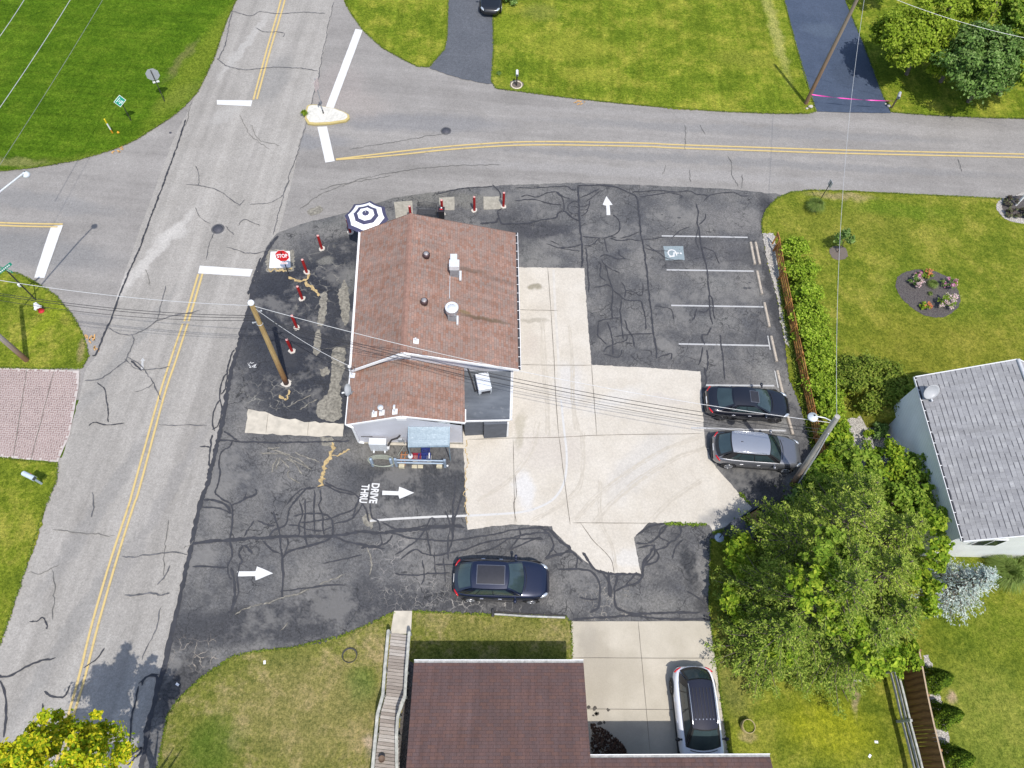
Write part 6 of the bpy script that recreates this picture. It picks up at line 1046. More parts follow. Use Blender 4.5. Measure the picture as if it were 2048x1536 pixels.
# white pad by the stop sign
q=[(542,505),(580,504),(582,536),(539,537)]; pts=[Vector(G(*p)) for p in q]; c=sum(pts,Vector((0,0)))/4; t=thing('utility_pad','bright white flat utility pad in a gravel frame beside the stop sign','pad',(c.x,c.y,.02)); mb=MB(); mb.prism([tuple(p-c) for p in pts],0,.07); obj('pad_lid',mb,M('bright white pad',(.74,.74,.74),.5,var=.03),t,bevel=.01); mb=MB(); mb.prism([tuple((p-c)*1.18+Vector((.03,-.02))) for p in pts],-.01,.025); obj('pad_frame',mb,worn_m,t)
sheet('worn_patch',[(532,505),(540,500),(588,500),(590,538),(585,543),(533,543)],.029,worn_m,step=.1,jit=.04)
# wheel stops
stopm=M('tan concrete wheel stop',(.42,.365,.30),.9,var=.15,scale=6,bump=.3); ws_=[((1500,485),(1509,531),'outer of the two side by side wheel stops at the north end'),((1510,485.5),(1519,530.5),'inner of the two side by side wheel stops, nearest the gravel'),((1513,543),(1523,590),'wheel stop of the second bay, level with the worn gravel'),((1527.5,606),(1538,656),'wheel stop of the third bay with oil stains before it'),((1541,673),(1552.5,725),'wheel stop of the fourth bay'),((1553.5,743),(1566,796),'wheel stop in front of the black sedan, north side'),((1569,815),(1584,868),'wheel stop between the black sedan and the grey car')]
s0=None
for a,b_,lab in ws_:
    A_=Vector(G(*a));B_=Vector(G(*b_)); m_=(A_+B_)/2; rz=math.atan2((B_-A_).y,(B_-A_).x)
    if s0 is None:
        L_=1.78; prof=[(-.09,0),(-.09,.05),(-.06,.12),(.06,.12),(.09,.05),(.09,0)]; mb=MB(); n=6; mb.add([(x_,y_,z) for x_ in (-L_/2,L_/2) for y_,z in prof],[tuple(range(n)),tuple(range(2*n-1,n-1,-1))]+[(i,n+i,n+(i+1)%n,(i+1)%n) for i in range(n)]); s0=obj('wheel_stop',mb,stopm,loc=(m_.x,m_.y,.022),rz=rz,bevel=.008); tag(s0,lab,'wheel stop','wheel stops along the east side of the lot')
        for s in (-.6,.6): mb=MB(); mb.lathe([(.02,.121),(.02,.128),(0,.13)],(s,0,0),8); obj('bolt',mb,steel,s0)
    else: copy_tree(s0,loc=(m_.x,m_.y,.022),rz=rz,label=lab)
# orange slatted fence
rust,b=newmat('orange brown stained boards',.8); n=b.noise(2.5,5,.7); b.put(b.p.inputs['Base Color'],b.ramp(n,[(.3,(.17,.06,.02)),(.5,(.38,.17,.045)),(.72,(.62,.34,.10))])); b.bump(b.noise(20,3),.3,.01)
fl=[(1546,503),(1556,560),(1568,620),(1578,670),(1590,725),(1600,775),(1612,830),(1624,880),(1640,945)]; o=Vector(G(*fl[0])); t=thing('board_fence','orange brown horizontal board fence along the east side of the lot','fence',(o.x,o.y,.05)); pts=[Vector(G(*p))-o for p in fl]
for i in range(len(pts)):
    mb=MB(); mb.beam((*pts[i],0),(*pts[i],1.15),.10,.10,up=Vector((0,1,0))); obj('post',mb,rust,t)
for i in range(len(pts)-1):
    mb=MB(); d=(pts[i+1]-pts[i]).normalized(); n_=Vector((-d.y,d.x,0))*(-.06)
    for z in (.22,.47,.72,.97): mb.beam(Vector((*pts[i],z+random.uniform(-.02,.02)))-n_,Vector((*pts[i+1],z+random.uniform(-.02,.02)))-n_,.03,.14,up=Vector((d.y,-d.x,0)).cross(Vector((d.x,d.y,0))))
    obj('board',mb,rust,t)
mb=MB(); mb.beam((-.05,.65,1.05),(.02,.0,1.08),.05,.2); mb.beam((0,0.6,.0),(0,.6,1.05),.08,.08,up=Vector((0,1,0))); obj('end_panel',mb,rust,t)
# brown solid fence (lower right) and split rail fence
bf,b=newmat('brown fence boards',.85); w=b.new('ShaderNodeTexWave',bands_direction='Y'); w.inputs['Scale'].default_value=1.1; w.inputs['Distortion'].default_value=3; w.inputs['Detail'].default_value=3; b.link(b.co(),w.inputs[0]); c=b.ramp(w.outputs['Fac'],[(0,(.16,.075,.028)),(.3,(.25,.12,.045)),(1,(.30,.155,.06))]); c=b.mix(1.,c,b.ramp(b.noise(9,4,.8,co=b.co(scale=(1,3,.2))),[(.3,(.6,)*3),(.7,(1.3,)*3)]),'MULTIPLY'); b.put(b.p.inputs['Base Color'],c)
ft=[(1838,1300),(1843,1325),(1855,1390),(1868,1450),(1880,1500),(1890,1540),(1905,1600)]; hF=1.75; o=G3(1812,1400); t=thing('privacy_fence','solid brown board fence running to the lower right edge','fence',(o.x,o.y,.05)); pts=[G3(x,y,hF+.05)-Vector((o.x,o.y,.05)) for x,y in ft]
mb=MB(); 
for i in range(len(pts)-1):
    a_,b_=pts[i],pts[i+1]; k=int((b_-a_).length/.145); d=(b_-a_).normalized(); s=Vector((d.y,-d.x,0))
    for j in range(k): 
        p=a_.lerp(b_,(j+.5)/k); off=s*random.uniform(-.008,.008); z1=hF+random.uniform(-.02,.01); mb.beam(Vector((p.x,p.y,0))+off,Vector((p.x,p.y,z1))+off,.149 ,.02,up=s)
obj('boards',mb,bf,t); 
for i in (0,2,4,6): mb=MB(); p=pts[i]; mb.beam((p.x+.09,p.y,0),(p.x+.09,p.y,hF-.05),.1,.1,up=Vector((0,1,0))); obj('post',mb,bf,t)
mb=MB(); 
for i in range(len(pts)-1): mb.beam(pts[i]+Vector((0,0,.012)),pts[i+1]+Vector((0,0,.012)),.07,.012)
obj('cap_rail',mb,M('bleached fence cap',(.40,.30,.2),.8),t)
greyw=M('silver weathered wood',(.40,.40,.36),.85,var=.3,scale=5,bump=.4); gb=[(1770,1345),(1793,1443),(1822,1560)]; o=G3(*gb[1]); t=thing('split_rail_fence','grey weathered split rail fence beside the brown fence','fence',(o.x,o.y,.05)); pts=[G3(*p)-o for p in gb]
for p in pts: mb=MB(); mb.beam((p.x,p.y,0),(p.x,p.y,1.25),.12,.12,up=Vector((0,1,0))); obj('post',mb,greyw,t,bevel=.015)
for i in range(2):
    for z in (.45,.80,1.12): mb=MB(); a_=Vector((pts[i].x,pts[i].y,z)); b_=Vector((pts[i+1].x,pts[i+1].y,z+.02)); mb.tube([a_,a_.lerp(b_,.5)+Vector((.02,0,-.02)),b_],[.05,.06,.05],6); obj('rail',mb,greyw,t)
# boardwalk ramp
bwm,b=newmat('bleached deck boards',.85); isl_=b.new('ShaderNodeNewGeometry'); c=b.ramp(isl_.outputs['Random Per Island'],[(0,(.24,.205,.18)),(.5,(.34,.30,.265)),(1,(.43,.395,.36))]); c=b.mix(1.,c,b.ramp(b.noise(3,5,.75,co=b.co(scale=(1,7,1))),[(.3,(.72,)*3),(.7,(1.2,)*3)]),'MULTIPLY'); b.put(b.p.inputs['Base Color'],c)
cl_=[(801.5,1268,.08,22),(799,1300,.12,22),(795,1345,.22,22),(792,1394,.32,22),(785,1412,.40,20.5),(780,1432,.50,20),(777,1470,.55,20),(776,1500,.60,23),(774,1536,.62,25),(772,1600,.62,26)]
o=G3(795,1345); t=thing('boardwalk','bleached wooden boardwalk with hand rails beside the brown roofed house','boardwalk',(o.x,o.y,.05)); C_=[(G3(x,y,z)-Vector((o.x,o.y,.05)),w_/46) for x,y,z,w_ in cl_]; mb=MB(); 
for i in range(len(C_)-1):
    (a_,wa),(b_,wb)=C_[i],C_[i+1]; L_=(b_-a_).length; k=max(1,int(round(L_/.155))); d=(b_-a_); 
    for j in range(k):
        p=a_.lerp(b_,(j+.5)/k); w_=wa+(wb-wa)*(j+.5)/k; mb.box(p+Vector((random.uniform(-.012,.012),0,random.uniform(-.004,.004))),(w_*2,L_/k-.018,.035),R(-2)+random.uniform(-.008,.008))
obj('deck_board',mb,bwm,t); mb=MB()
for s in (-1,1):
    q=[p+Vector((s*(w_-.06),0,-.08)) for p,w_ in C_]
    for i in range(len(q)-1): mb.beam(q[i],q[i+1],.05,.12)
obj('stringer',mb,bwm,t)
rl=[0,2,3,5,6,9]
for s in (-1,1):
    P_=[C_[i][0]+Vector((s*(C_[i][1]+.02),0,0)) for i in rl]
    for p in P_[:-1] if s>0 else P_: mb=MB(); mb.beam(Vector((p.x,p.y,0)),p+Vector((0,0,.88)),.09,.09,up=Vector((0,1,0))); obj('post',mb,greyw,t)
    mb=MB()
    for i in range(len(P_)-1):
        for dz_ in ((.9,.13,.035),(.45,.04,.09)): mb.beam(P_[i]+Vector((0,0,dz_[0])),P_[i+1]+Vector((0,0,dz_[0])),dz_[1],dz_[2])
    obj('handrail',mb,greyw,t)
x,y=G(766,1520); t=thing('plant_pot','small dark pot with a dry plant on the boardwalk','plant pot',(*G(765,1518,.66),.70)); mb=MB(); mb.lathe([(.10,0),(.15,.24),(.13,.24),(.12,.2),(0,.2)],n=16); obj('pot',mb,M('brown pot',(.15,.1,.07),.7),t); P,N,S=blobcrown((.17,.17,.12),6,22,.06) if 'blobcrown' in globals() else (None,)*3
# loops and planters on the lawns
def ring(lab,px,py,r,h,mat,nm,cat):
    mb=MB(); mb.lathe([(r,0),(r,h),(r-.025,h),(r-.025,0)],n=32); return tag(obj(nm,mb,mat,loc=(*G(px,py),.05)),lab,cat)
mb=MB(); 
for k in range(3): mb.tube([((.33+.012*k)*math.cos(a),(.31+.01*k)*math.sin(a)+.01*k,.03+.03*k) for a in np.linspace(0,6.283,34)],.014,6,caps=False)
tag(obj('garden_hoop',mb,M('dark rubber hose',(.05,.05,.05),.6),loc=(*G(700,1312),.05)),'thin dark hoop lying on the south lawn left of the boardwalk','hoop')
x,y=G(1492,1453); t=thing('planter_ring','low round planter ring full of grass on the lawn right of the white car','planter',(x,y,.05)); mb=MB(); mb.lathe([(.30,0),(.30,.38),(.275,.38),(.27,.0)],n=36); obj('rim',mb,M('tan planter wall',(.40,.33,.16),.7),t); mb=MB(); mb.lathe([(.27,.30),(0,.33)],n=24); obj('grass_fill',mb,g_se,t)
mb=MB(); mb.box((0,0,.03),(.42,.09,.05),R(-6)); tag(obj('white_board',mb,white_t,loc=(*G(1712,1361),.05)),'short white board on the grass below the spruce grove','board')
for i,(px,py,l) in enumerate([(1751,1484,'small white scrap on the lawn by the split rail fence'),(1738,1512,'white scrap near the bottom edge of the lawn'),(530,1325,'white scrap on the south lawn left of the hoop'),(356,1369,'pale scrap on the lot edge at lower left'),(1003,166,'tiny white scrap')][:4]):
    mb=MB(); mb.box((0,0,.02),(.16,.10,.03),i*.9); tag(obj('litter',mb,white_t,loc=(*G(px,py),.05)),l,'litter')
a_=G3(985,1227,.08); b_=G3(1130,1234,.08); t=thing('drain_pipe','white drain pipe with a black elbow lying along the lot edge below the navy car','pipe',(a_.x,a_.y,.05)); d=b_-a_; mb=MB(); mb.tube([(.1,-.02,.06),d*.5+Vector((0,-.05,.06)),d+Vector((0,-.03,.06))],.055,10); obj('pipe_run',mb,M('dirty pale pipe',(.40,.40,.38),.6,var=.3,scale=5,grime=.5),t); mb=MB(); mb.tube([(0,.18,.1),(0.02,0,.1),(.02,-.14,.05)],.07,10); obj('elbow',mb,gut_in,t)
mb=MB(); mb.tube([(-.02,.10,0),d*.5+Vector((0,.06,.0)),d+Vector((0,.08,0))],.03,8); obj('retaining_pipe',mb,steel,t)
# leaf litter in the drive corner
lf=[];r_=random.Random(4); P=[]
for _ in range(900):
    x_=r_.random(); P.append((*G(1182+ x_*70,1512-r_.random()*(62*(1-x_)**.6+6)),.066+r_.random()*.05))
P=np.array(P); me=leaves_mesh('leaf_litter',P,NR.normal(size=(len(P),3))*.7+np.array([0,0,1.]),.09*NR.uniform(.5,1.3,len(P))); tag(obj('leaf_litter',me,leafmat('dead leaves',[(.04,.025,.02),(.09,.055,.04),(.16,.10,.07)],.8,.1)),'dark dead leaves heaped in the corner of the house driveway','leaves',kind='stuff')
mb=MB(); 
for (px,py,r) in ((1177,1414,.1),(1189,1417,.11),(1193,1428,.12),(1216,1420,.1),(1186,1431,.06),(1199,1447,.12),(1208,1445,.08),(1192,1427,.08),(1182,1450,.09)):
    c=G3(px,py); mb.add([(c.x+r*r_.uniform(.5,1.2)*math.cos(a),c.y+r*r_.uniform(.5,1.2)*math.sin(a),.0635) for a in np.linspace(0,6.283,9,endpoint=False)],[tuple(range(9))])
tag(obj('oil_spots',mb,M('dark oily leaf stain',(.07,.06,.05),.8,var=.3)),kind='structure')
mb=MB()
for (px,py,r) in ((1490,577,.17),(1499,566,.09),(1499,577,.12),(1508,631,.28),(1508,648,.18),(1512,666,.2),(1505,672,.12),(1358,436,.14),(1324,430,.08),(1516,640,.1)):
    c=G3(px,py); mb.add([(c.x+r*r_.uniform(.7,1.1)*math.cos(a),c.y+r*.6*r_.uniform(.7,1.1)*math.sin(a),.0392) for a in np.linspace(0,6.283,14,endpoint=False)],[tuple(range(14))])
tag(obj('oil_spots',mb,M('oil stain',(.065,.065,.068),.7,var=.3)),kind='structure')
# condenser, guards, hoses, crates behind the building
c=G3(759,905); t=thing('condenser_unit','white outdoor condenser unit standing against the rear wall','air conditioner',(c.x,c.y+.2,.1),R(4)); mb=MB(); mb.box((0,0,.52),(.92,.36,.95)); obj('cabinet',mb,galv,t,bevel=.015); mb=MB(); 
for k in range(9): mb.box((.22,-.187,.15+k*.09),(.40,.012,.02))
obj('grille',mb,galg,t); mb=MB()
for s in (-.3,.3): mb.box((s,-.12,.0),(.08,.3,.1))
obj('foot',mb,galv,t); mb=MB(); mb.box((.50,-.05,.25),(.12,.2,.14)); obj('valve_cover',mb,galv,t)
bp=M('blue grey guard paint',(.30,.37,.45),.45,.2,var=.12,scale=8)
for px,lab in ((746,'left short blue grey guard post wrapped in hose'),(784.5,'right short blue grey guard post wrapped in hose')):
    x,y=G(px,931); t=thing('guard_post',lab,'guard post',(x,y,.02),group='guard posts behind the building'); mb=MB(); mb.lathe([(.085,0),(.085,.9),(.07,.94),(0,.95)],n=16); obj('post',mb,bp,t)
x0,y0=G(765,926); mb=MB(); hm=M('grey green garden hose',(.32,.34,.28),.6,var=.1)
for k in range(5):
    r1_,r2_=.62+.03*k,.24+.02*k; mb.tube([(r1_*math.cos(a),r2_*math.sin(a)-.05+.01*k,.16+.05*k+.02*math.sin(3*a+k)) for a in np.linspace(0,6.283,36)],.018,6,caps=False)
tag(obj('garden_hose',mb,hm,loc=(x0,y0,.02)),'coiled grey green hose looped round the two guard posts','hose')
pa,pb=G3(794,932),G3(890.5,934); t=thing('guard_rail','blue grey double pipe guard rail protecting the meters','guard rail',(pa.x,pa.y,.02)); d=pb-pa
for k in (0,1): mb=MB(); p=d*k; mb.beam(p,p+Vector((0,0,1.0)),.13,.13,up=Vector((0,1,0))); obj('post',mb,bp,t,bevel=.01)
for z in (.5,.88): mb=MB(); mb.tube([Vector((0,0,z)),d+Vector((0,0,z))],.05,10); obj('rail',mb,bp,t)
orp=M('orange gas pipe',(.36,.15,.06),.5,var=.15)
o=G3(812,918); t=thing('gas_manifold','orange gas pipes beside the guard rail','gas pipes',(o.x,o.y,.02)); mb=MB(); 
for dx,dy in ((-.2,0),(.0,.02)): mb.tube([(dx,dy-.4,0),(dx,dy-.2,.5),(dx,dy+.15,.55),(dx,dy+.35,.1)],.03,8)
mb.tube([(-.25,.0,.55),(.35,.05,.55)],.03,8); mb.tube([(-.25,-.2,.5),(.2,-.2,.5)],.025,8); obj('pipes',mb,orp,t); mb=MB(); mb.lathe([(.13,0),(.15,.05),(.13,.16),(0,.2)],(.30,-.05,.5),18); obj('regulator',mb,galv,t)
def crate(lab,px,py,z,col,sz=(.42,.34,.28)):
    c=G3(px,py,z); t=thing('milk_crate',lab,'crate',(c.x,c.y,z),BA+random.uniform(-.05,.05),'milk crates behind the guard rail'); m_=M('crate plastic %.2f%.2f'%(col[0],col[2]),col,.45); mb=MB(); X,Y_,Z=sz
    for k in range(5):
        zz=.02+k*(Z-.03)/4; mb.box((0,-Y_/2,zz),(X,.02,.03)); mb.box((0,Y_/2,zz),(X,.02,.03)); mb.box((-X/2,0,zz),(.02,Y_,.03)); mb.box((X/2,0,zz),(.02,Y_,.03))
    for sx in (-1,1):
        for sy in (-1,1): mb.box((sx*X/2,sy*Y_/2,Z/2),(.04,.04,Z))
    obj('sides',mb,m_,t); mb=MB()
    for k in range(6): mb.box((-X/2+(k+.5)*X/6,0,.02),(.025,Y_,.02)); 
    for k in range(5): mb.box((0,-Y_/2+(k+.5)*Y_/5,.022),(X,.025,.02))
    obj('base_grid',mb,m_,t)
crate('red milk crate behind the guard rail',834,916,.3,(.30,.02,.04)); crate('blue milk crate between the red crate and the board',845,917,.3,(.025,.045,.20)); crate('blue milk crate at the right of the row',853.5,916,.3,(.02,.04,.18)); crate('blue milk crate under the awning edge',852,905,.35,(.025,.04,.19))
mb=MB(); mb.box((0,0,.15),(1.0,.42,.26),BA); tag(obj('pallet_box',mb,greyw,loc=(*G(845,922),.02)),'low grey crate base under the milk crates','crate base')
mb=MB(); mb.box((0,0,.35),(.05,.3,.6),BA); tag(obj('foam_board',mb,white_t,loc=(*G(860,920),.02)),'white panel standing right of the blue crates','panel')
blk=M('yellowish concrete block',(.50,.45,.32),.9,var=.2,scale=6,bump=.3)
for px,l in ((804,'concrete block under the left end of the guard rail'),(879,'concrete block under the right end of the guard rail')):
    t=thing('concrete_block',l,'concrete block',(*G(px,934),.02),R(3),'concrete blocks under the guard rail'); mb=MB(); mb.box((0,0,.1),(.30,.22,.19)); obj('block',mb,blk,t,bevel=.008)
for px,l in ((829,'grey paver in the middle under the guard rail'),(841,'yellowish paver under the guard rail')): mb=MB(); mb.box((0,0,.03),(.28,.18,.05),R(3)); tag(obj('paver',mb,blk,loc=(*G(px,934),.02)),l,'paver')
mb=MB(); mb.ell((0,0,.1),(.06,.06,.06),10); tag(obj('white_ball_valve',mb,white_t,loc=(*G(895,933),.02)),'white ball shaped cap at the right end of the guard rail','valve')
mb=MB(); mb.tube([G3(807,893,1.)-G3(807,893),G3(795,912,.95)-G3(807,893)],.012,5); tag(obj('hose_line',mb,hm,loc=G3(807,893)),'thin tan line from the wall to the guard rail post','hose')
# umbrella base disc + sunken bin
x,y=G(1438,1076); t=thing('umbrella_base','round pale blue umbrella base with a stub pole beside the grove','umbrella base',(x,y,.03)); mb=MB(); mb.lathe([(.24,0),(.24,.04),(.22,.055),(0,.06)],n=28); obj('disc',mb,M('pale blue enamel',(.42,.50,.58),.5,var=.15,scale=12),t); mb=MB(); mb.tube([(0,0,.05),(.04,.08,.38)],.025,8); obj('stub_pole',mb,steel,t)
p=[G3(1433,1092,1.0),G3(1466,1058,1.0)]; d=(p[1]-p[0]); 
c=G3(1490,1062); t=thing('dumpster','dark open dumpster partly hidden under the spruces','dumpster',(c.x,c.y,.02),R(33)); dm=M('dark blue dumpster steel',(.035,.05,.075),.55,.3,var=.2); mb=MB()
for s in (-1,1): mb.box((0,s*.62,.62),(1.9,.05,1.1)); mb.box((s*.95,0,.62),(.05,1.24,1.1))
mb.box((0,0,.1),(1.9,1.24,.06)); obj('body',mb,dm,t,bevel=.01); mb=MB(); mb.box((-.62,0,1.19),(.7,1.28,.05)); obj('lid',mb,M('dark plastic lid',(.05,.055,.07),.6),t,bevel=.015); mb=MB(); mb.box((.45,0,.75),(.85,1.1,.5)); obj('cardboard',mb,M('brown cardboard',(.42,.27,.12),.9,var=.2,scale=8),t,bevel=.01); mb=MB(); mb.ell((-.08,-.2,1.05),(.22,.25,.16),9); obj('trash_bag',mb,M('blue trash bag',(.05,.12,.35),.35),t)
# ================= CARS =================
glass_m=M('car glass',(.035,.055,.06),.04,.0,var=.2,scale=1.5,spec=.9); tyre_m=M('tyre rubber',(.018,.018,.019),.85); trim_m=M('black car plastic',(.02,.02,.022),.5); chrome=M('chrome trim',(.75,.76,.78),.15,.9); rim_m=M('silver alloy',(.66,.67,.70),.28,.8); dkrim=M('dark alloy',(.10,.10,.11),.35,.8); head_m=M('headlamp lens',(.62,.66,.70),.1,.5,var=.3,scale=25); tail_m=M('tail lamp red',(.50,.01,.015),.15,var=.1)
def ipl(x,xs,ys): return float(np.interp(x,xs,ys))
def car(name,label,cat,loc,rz,L,Wd,Ht,paint,roofp=None,wide=(.865,.68),rg=.8,suv=True,sunroof=None,ribs=False,rails=False,rimm=None,wb=None,hood_decal=None,group=None,rear_gl=True,antenna=False):
    t=thing(name,label,cat,loc,rz,group); hw=Wd/2; hl=L/2; roofp=roofp or paint; rimm=rimm or rim_m
    if suv: xs_=[-hl,-hl+.10,-hl+.30,-hl+.6,0,hl-1.45,hl-.9,hl-.35,hl-.1,hl]; zs_=[.78,.93,1.0,1.02,1.02,1.06,1.0,.88,.76,.56]; xw,xwt,xr,xrt=hl-1.38,hl-2.12,-hl+.17,-hl+rg
    else: xs_=[-hl,-hl+.08,-hl+.35,-hl+.9,0,hl-1.5,hl-.9,hl-.35,hl-.1,hl]; zs_=[.72,.88,.97,.96,.90,.93,.86,.74,.64,.52]; xw,xwt,xr,xrt=hl-1.28,hl-2.2,-hl+.62,-hl+1.38
    hwf=lambda x: hw*(1-(.26 if x<0 else .38)*max(0,(abs(x)/hl))**(7 if x<0 else 5.5)) ; N_=34; X=[-hl*math.cos(math.pi*i/(N_-1)) for i in range(N_)]
    sec=[(.72,.26),(.96,.30),(1.0,.52),(1.0,.68),(.985,.80),(.93,.93),(.80,.985),(.45,1.0),(0,1.01)]
    mb=MB(); vs=[]; K_=len(sec)*2-1
    for x in X:
        w_=hwf(x); z1=ipl(x,xs_,zs_); e=1-.10*max(0,(abs(x)/hl-.93)/.07); pr=[]
        for k,(a,f_) in enumerate(sec):
            z=f_*z1 if f_>.5 else (.24 if k==0 else .30 if k==1 else .52*z1)
            if abs(x)>hl*.985 and z<.35: z=.36
            pr.append((w_*a*e,z))
        vs+= [(x,-a,z) for a,z in pr]+[(x,a,z) for a,z in pr[-2::-1]]
    fs=[(i*K_+j,i*K_+j+1,(i+1)*K_+j+1,(i+1)*K_+j) for i in range(N_-1) for j in range(K_-1)]+[((i+1)*K_,(i+1)*K_+K_-1,i*K_+K_-1,i*K_) for i in range(N_-1)]
    mb.add(vs,[tuple(reversed(f)) for f in fs],True); mb.add([vs[j] for j in range(K_)],[tuple(range(K_))],False); mb.add(vs[-K_:],[tuple(reversed(range(K_)))],False)
    me=mb.data('body'); bm=bmesh.new(); bm.from_mesh(me); bmesh.ops.remove_doubles(bm,verts=bm.verts[:],dist=1e-4); bmesh.ops.recalc_face_normals(bm,faces=bm.faces[:]); bm.to_mesh(me); bm.free(); body=obj('body',me,paint,t,subsurf=1)
    zb=lambda x: ipl(x,xs_,zs_)-.03; wbF=lambda x: hwf(x)*wide[0]; wr=hw*(wide[1] if suv else .63)
    # greenhouse surfaces
    def side(s,u,v):
        xb=xr+.06+(xw+.02-xr-.06)*u; xt=xrt+(xwt-xrt)*u; f_=v; y=wbF(xb)*(1-f_)+(wr*(1-.06*abs(2*u-1)**3))*f_+.028*math.sin(math.pi*f_); z=zb(xb)*(1-f_)+(Ht-.05-.035*(2*u-1)**2*(1 if suv else 2))*f_; return Vector((xb+(xt-xb)*f_,s*y,z))
    def front(u,v):
        y=(u*2-1); bul=.16*(1-y*y); a=Vector((xw+bul,y*wbF(xw)*.985,zb(xw)+.01)); c_=Vector((xwt+bul*.55,y*wr*.94,Ht-.05-.035*(1 if suv else 2)+.03*(1-y*y))); p=a.lerp(c_,v); p.z+=.03*math.sin(math.pi*v); return p
    def rear(u,v):
        y=(u*2-1); bul=-.14*(1-y*y); a=Vector((xr+bul,y*wbF(xr)*.97,zb(xr)+.01)); c_=Vector((xrt+bul*.5,y*wr*.94,Ht-.05-.035*(1 if suv else 2)+.03*(1-y*y))); p=a.lerp(c_,v); p.z+=.02*math.sin(math.pi*v); return p
    def patch(mb,fn,u0,u1,v0,v1,off=Vector((0,0,0)),nu=8,nv=5,sk=(0,0)):
        vs=[]
        for i in range(nu+1):
            for j in range(nv+1):
                v=v0+(v1-v0)*j/nv; u=u0+(u1-u0)*i/nu; uu=u+ (sk[0]*(1-i/nu)+sk[1]*(i/nu))*(j/nv); vs.append(fn(min(1,max(0,uu)),v)+off)
        mb.add(vs,[(i*(nv+1)+j,(i+1)*(nv+1)+j,(i+1)*(nv+1)+j+1,i*(nv+1)+j+1) for i in range(nu) for j in range(nv)],True)
    mb=MB(); 
    for s in (-1,1): patch(mb,lambda u,v,s=s:side(s,u,v),0,1,0,1,nu=14)
    patch(mb,front,0,1,0,1); patch(mb,rear,0,1,0,1); pillar=obj('pillars',mb,trim_m if roofp is not paint else paint,t)
    # roof
    mb=MB(); nu,nv=14,10; vs=[]
    for i in range(nu+1):
        u=i/nu
        for j in range(nv+1):
            y=2*j/nv-1; xe0=rear((y+1)/2,1).x; xe1=front((y+1)/2,1).x; yy=y*wr*(1-.06*abs(2*u-1)**3)*1.0; z=Ht-.05-.035*(2*u-1)**2*(1 if suv else 2)+.05*(1-y*y); vs.append(Vector((xe0+(xe1-xe0)*u,yy,z+.004)))
    mb.add(vs,[(i*(nv+1)+j,(i+1)*(nv+1)+j,(i+1)*(nv+1)+j+1,i*(nv+1)+j+1) for i in range(nu) for j in range(nv)],True); rf_=obj('roof',mb,roofp,t)
    rz_=lambda x,y: ipl(x,[p.x for p in vs[nv//2::nv+1]],[p.z for p in vs[nv//2::nv+1]])-.05*(y/wr)**2
    if sunroof:
        x0,x1,y1=sunroof; mb=MB()
        def rp(a0,a1,b1,o,nx=8,ny=8):
            v_=[(a0+(a1-a0)*i/nx,b1*(2*j/ny-1),rz_(a0+(a1-a0)*i/nx,b1*(2*j/ny-1))+o) for i in range(nx+1) for j in range(ny+1)]; return v_,[(i*(ny+1)+j,(i+1)*(ny+1)+j,(i+1)*(ny+1)+j+1,i*(ny+1)+j+1) for i in range(nx) for j in range(ny)]
        mb.add(*rp(x0-.03,x1+.03,y1+.03,.016),True); sf=obj('sunroof_seal',mb,M('grey seal',(.10,.11,.14),.4),t); mb=MB(); mb.add(*rp(x0,x1,y1,.024),True); obj('sunroof',mb,M('tinted sunroof',(.03,.03,.036),.35),sf)
    if ribs:
        mb=MB()
        for k in range(6): y=-.40+.16*k; mb.box(((xrt+xwt)/2-.05,y,Ht+.004-.05*(y/wr)**2),(1.25,.02,.02)); 
        obj('roof_ribs',mb,M('roof rib black',(.01,.01,.012),.6),t)
        mb=MB()
        for k in range(6): y=-.40+.16*k; mb.box(((xrt+xwt)/2+.62,y,Ht+.002-.05*(y/wr)**2),(.05,.03,.02))
        obj('roof_clips',mb,chrome,t)
    if rails:
        for s in (-1,1): mb=MB(); mb.tube([(xrt+.1,s*wr*.93,Ht-.03),(xrt+.3,s*wr*.93,Ht+.035),(xwt-.4,s*wr*.93,Ht+.035),(xwt-.15,s*wr*.93,Ht-.03)],.018,6); obj('roof_rail',mb,chrome if roofp is not paint or True else paint,t)
    if antenna: mb=MB(); mb.add([(xrt+.42,-.02,Ht-.01),(xrt+.42,.02,Ht-.01),(xrt+.60,0,Ht-.005),(xrt+.44,0,Ht+.07)],[(0,1,3),(1,2,3),(2,0,3)]); obj('antenna_fin',mb,trim_m,t)
    # glass
    mb=MB(); patch(mb,front,.055,.945,.06,.955,Vector((.010,0,.010))); obj('windscreen',mb,glass_m,t)
    mb=MB(); patch(mb,rear,.07,.93,.22 if suv else .06,.93,Vector((-.010,0,.010))); obj('rear_window',mb,glass_m,t)
    for s in (-1,1):
        fn=lambda u,v,s=s:side(s,u,v); o_=Vector((0,s*.010,.004))
        for u0,u1,sk in (((.13,.25,(.03,0)),(.27,.56,(0,0)),(.58,.93,(0,-.02))) if suv else ((.27,.52,(.0,0)),(.54,.93,(0,-.03)),(.15,.25,(.06,0)))):
            mb=MB(); patch(mb,fn,u0,u1,.12,.88,o_,sk=sk); obj('side_window',mb,glass_m,t)
        for xx in (hl*.02,-hl*.36): mb=MB(); mb.box((xx-.1,s*(hw*.985+.012),.78),(.18,.03,.03)); obj('door_handle',mb,chrome if not suv or paint is not None else paint,t,bevel=.006)
        mb=MB(); mb.ell((xw-.30,s*(hw+.11),.98),(.09,.12,.075),10); mb.beam((xw-.30,s*(hw*.9),.96),(xw-.30,s*(hw+.06),.97),.08,.04); obj('mirror',mb,paint if not ribs else trim_m,t)
        mb=MB(); q_=Matrix.Rotation(-s*R(28),3,'Z'); mb.ell((hl-.27,s*hw*.72,.715 if suv else .61),(.24,.10,.085),12,q_); obj('headlight',mb,head_m,t)
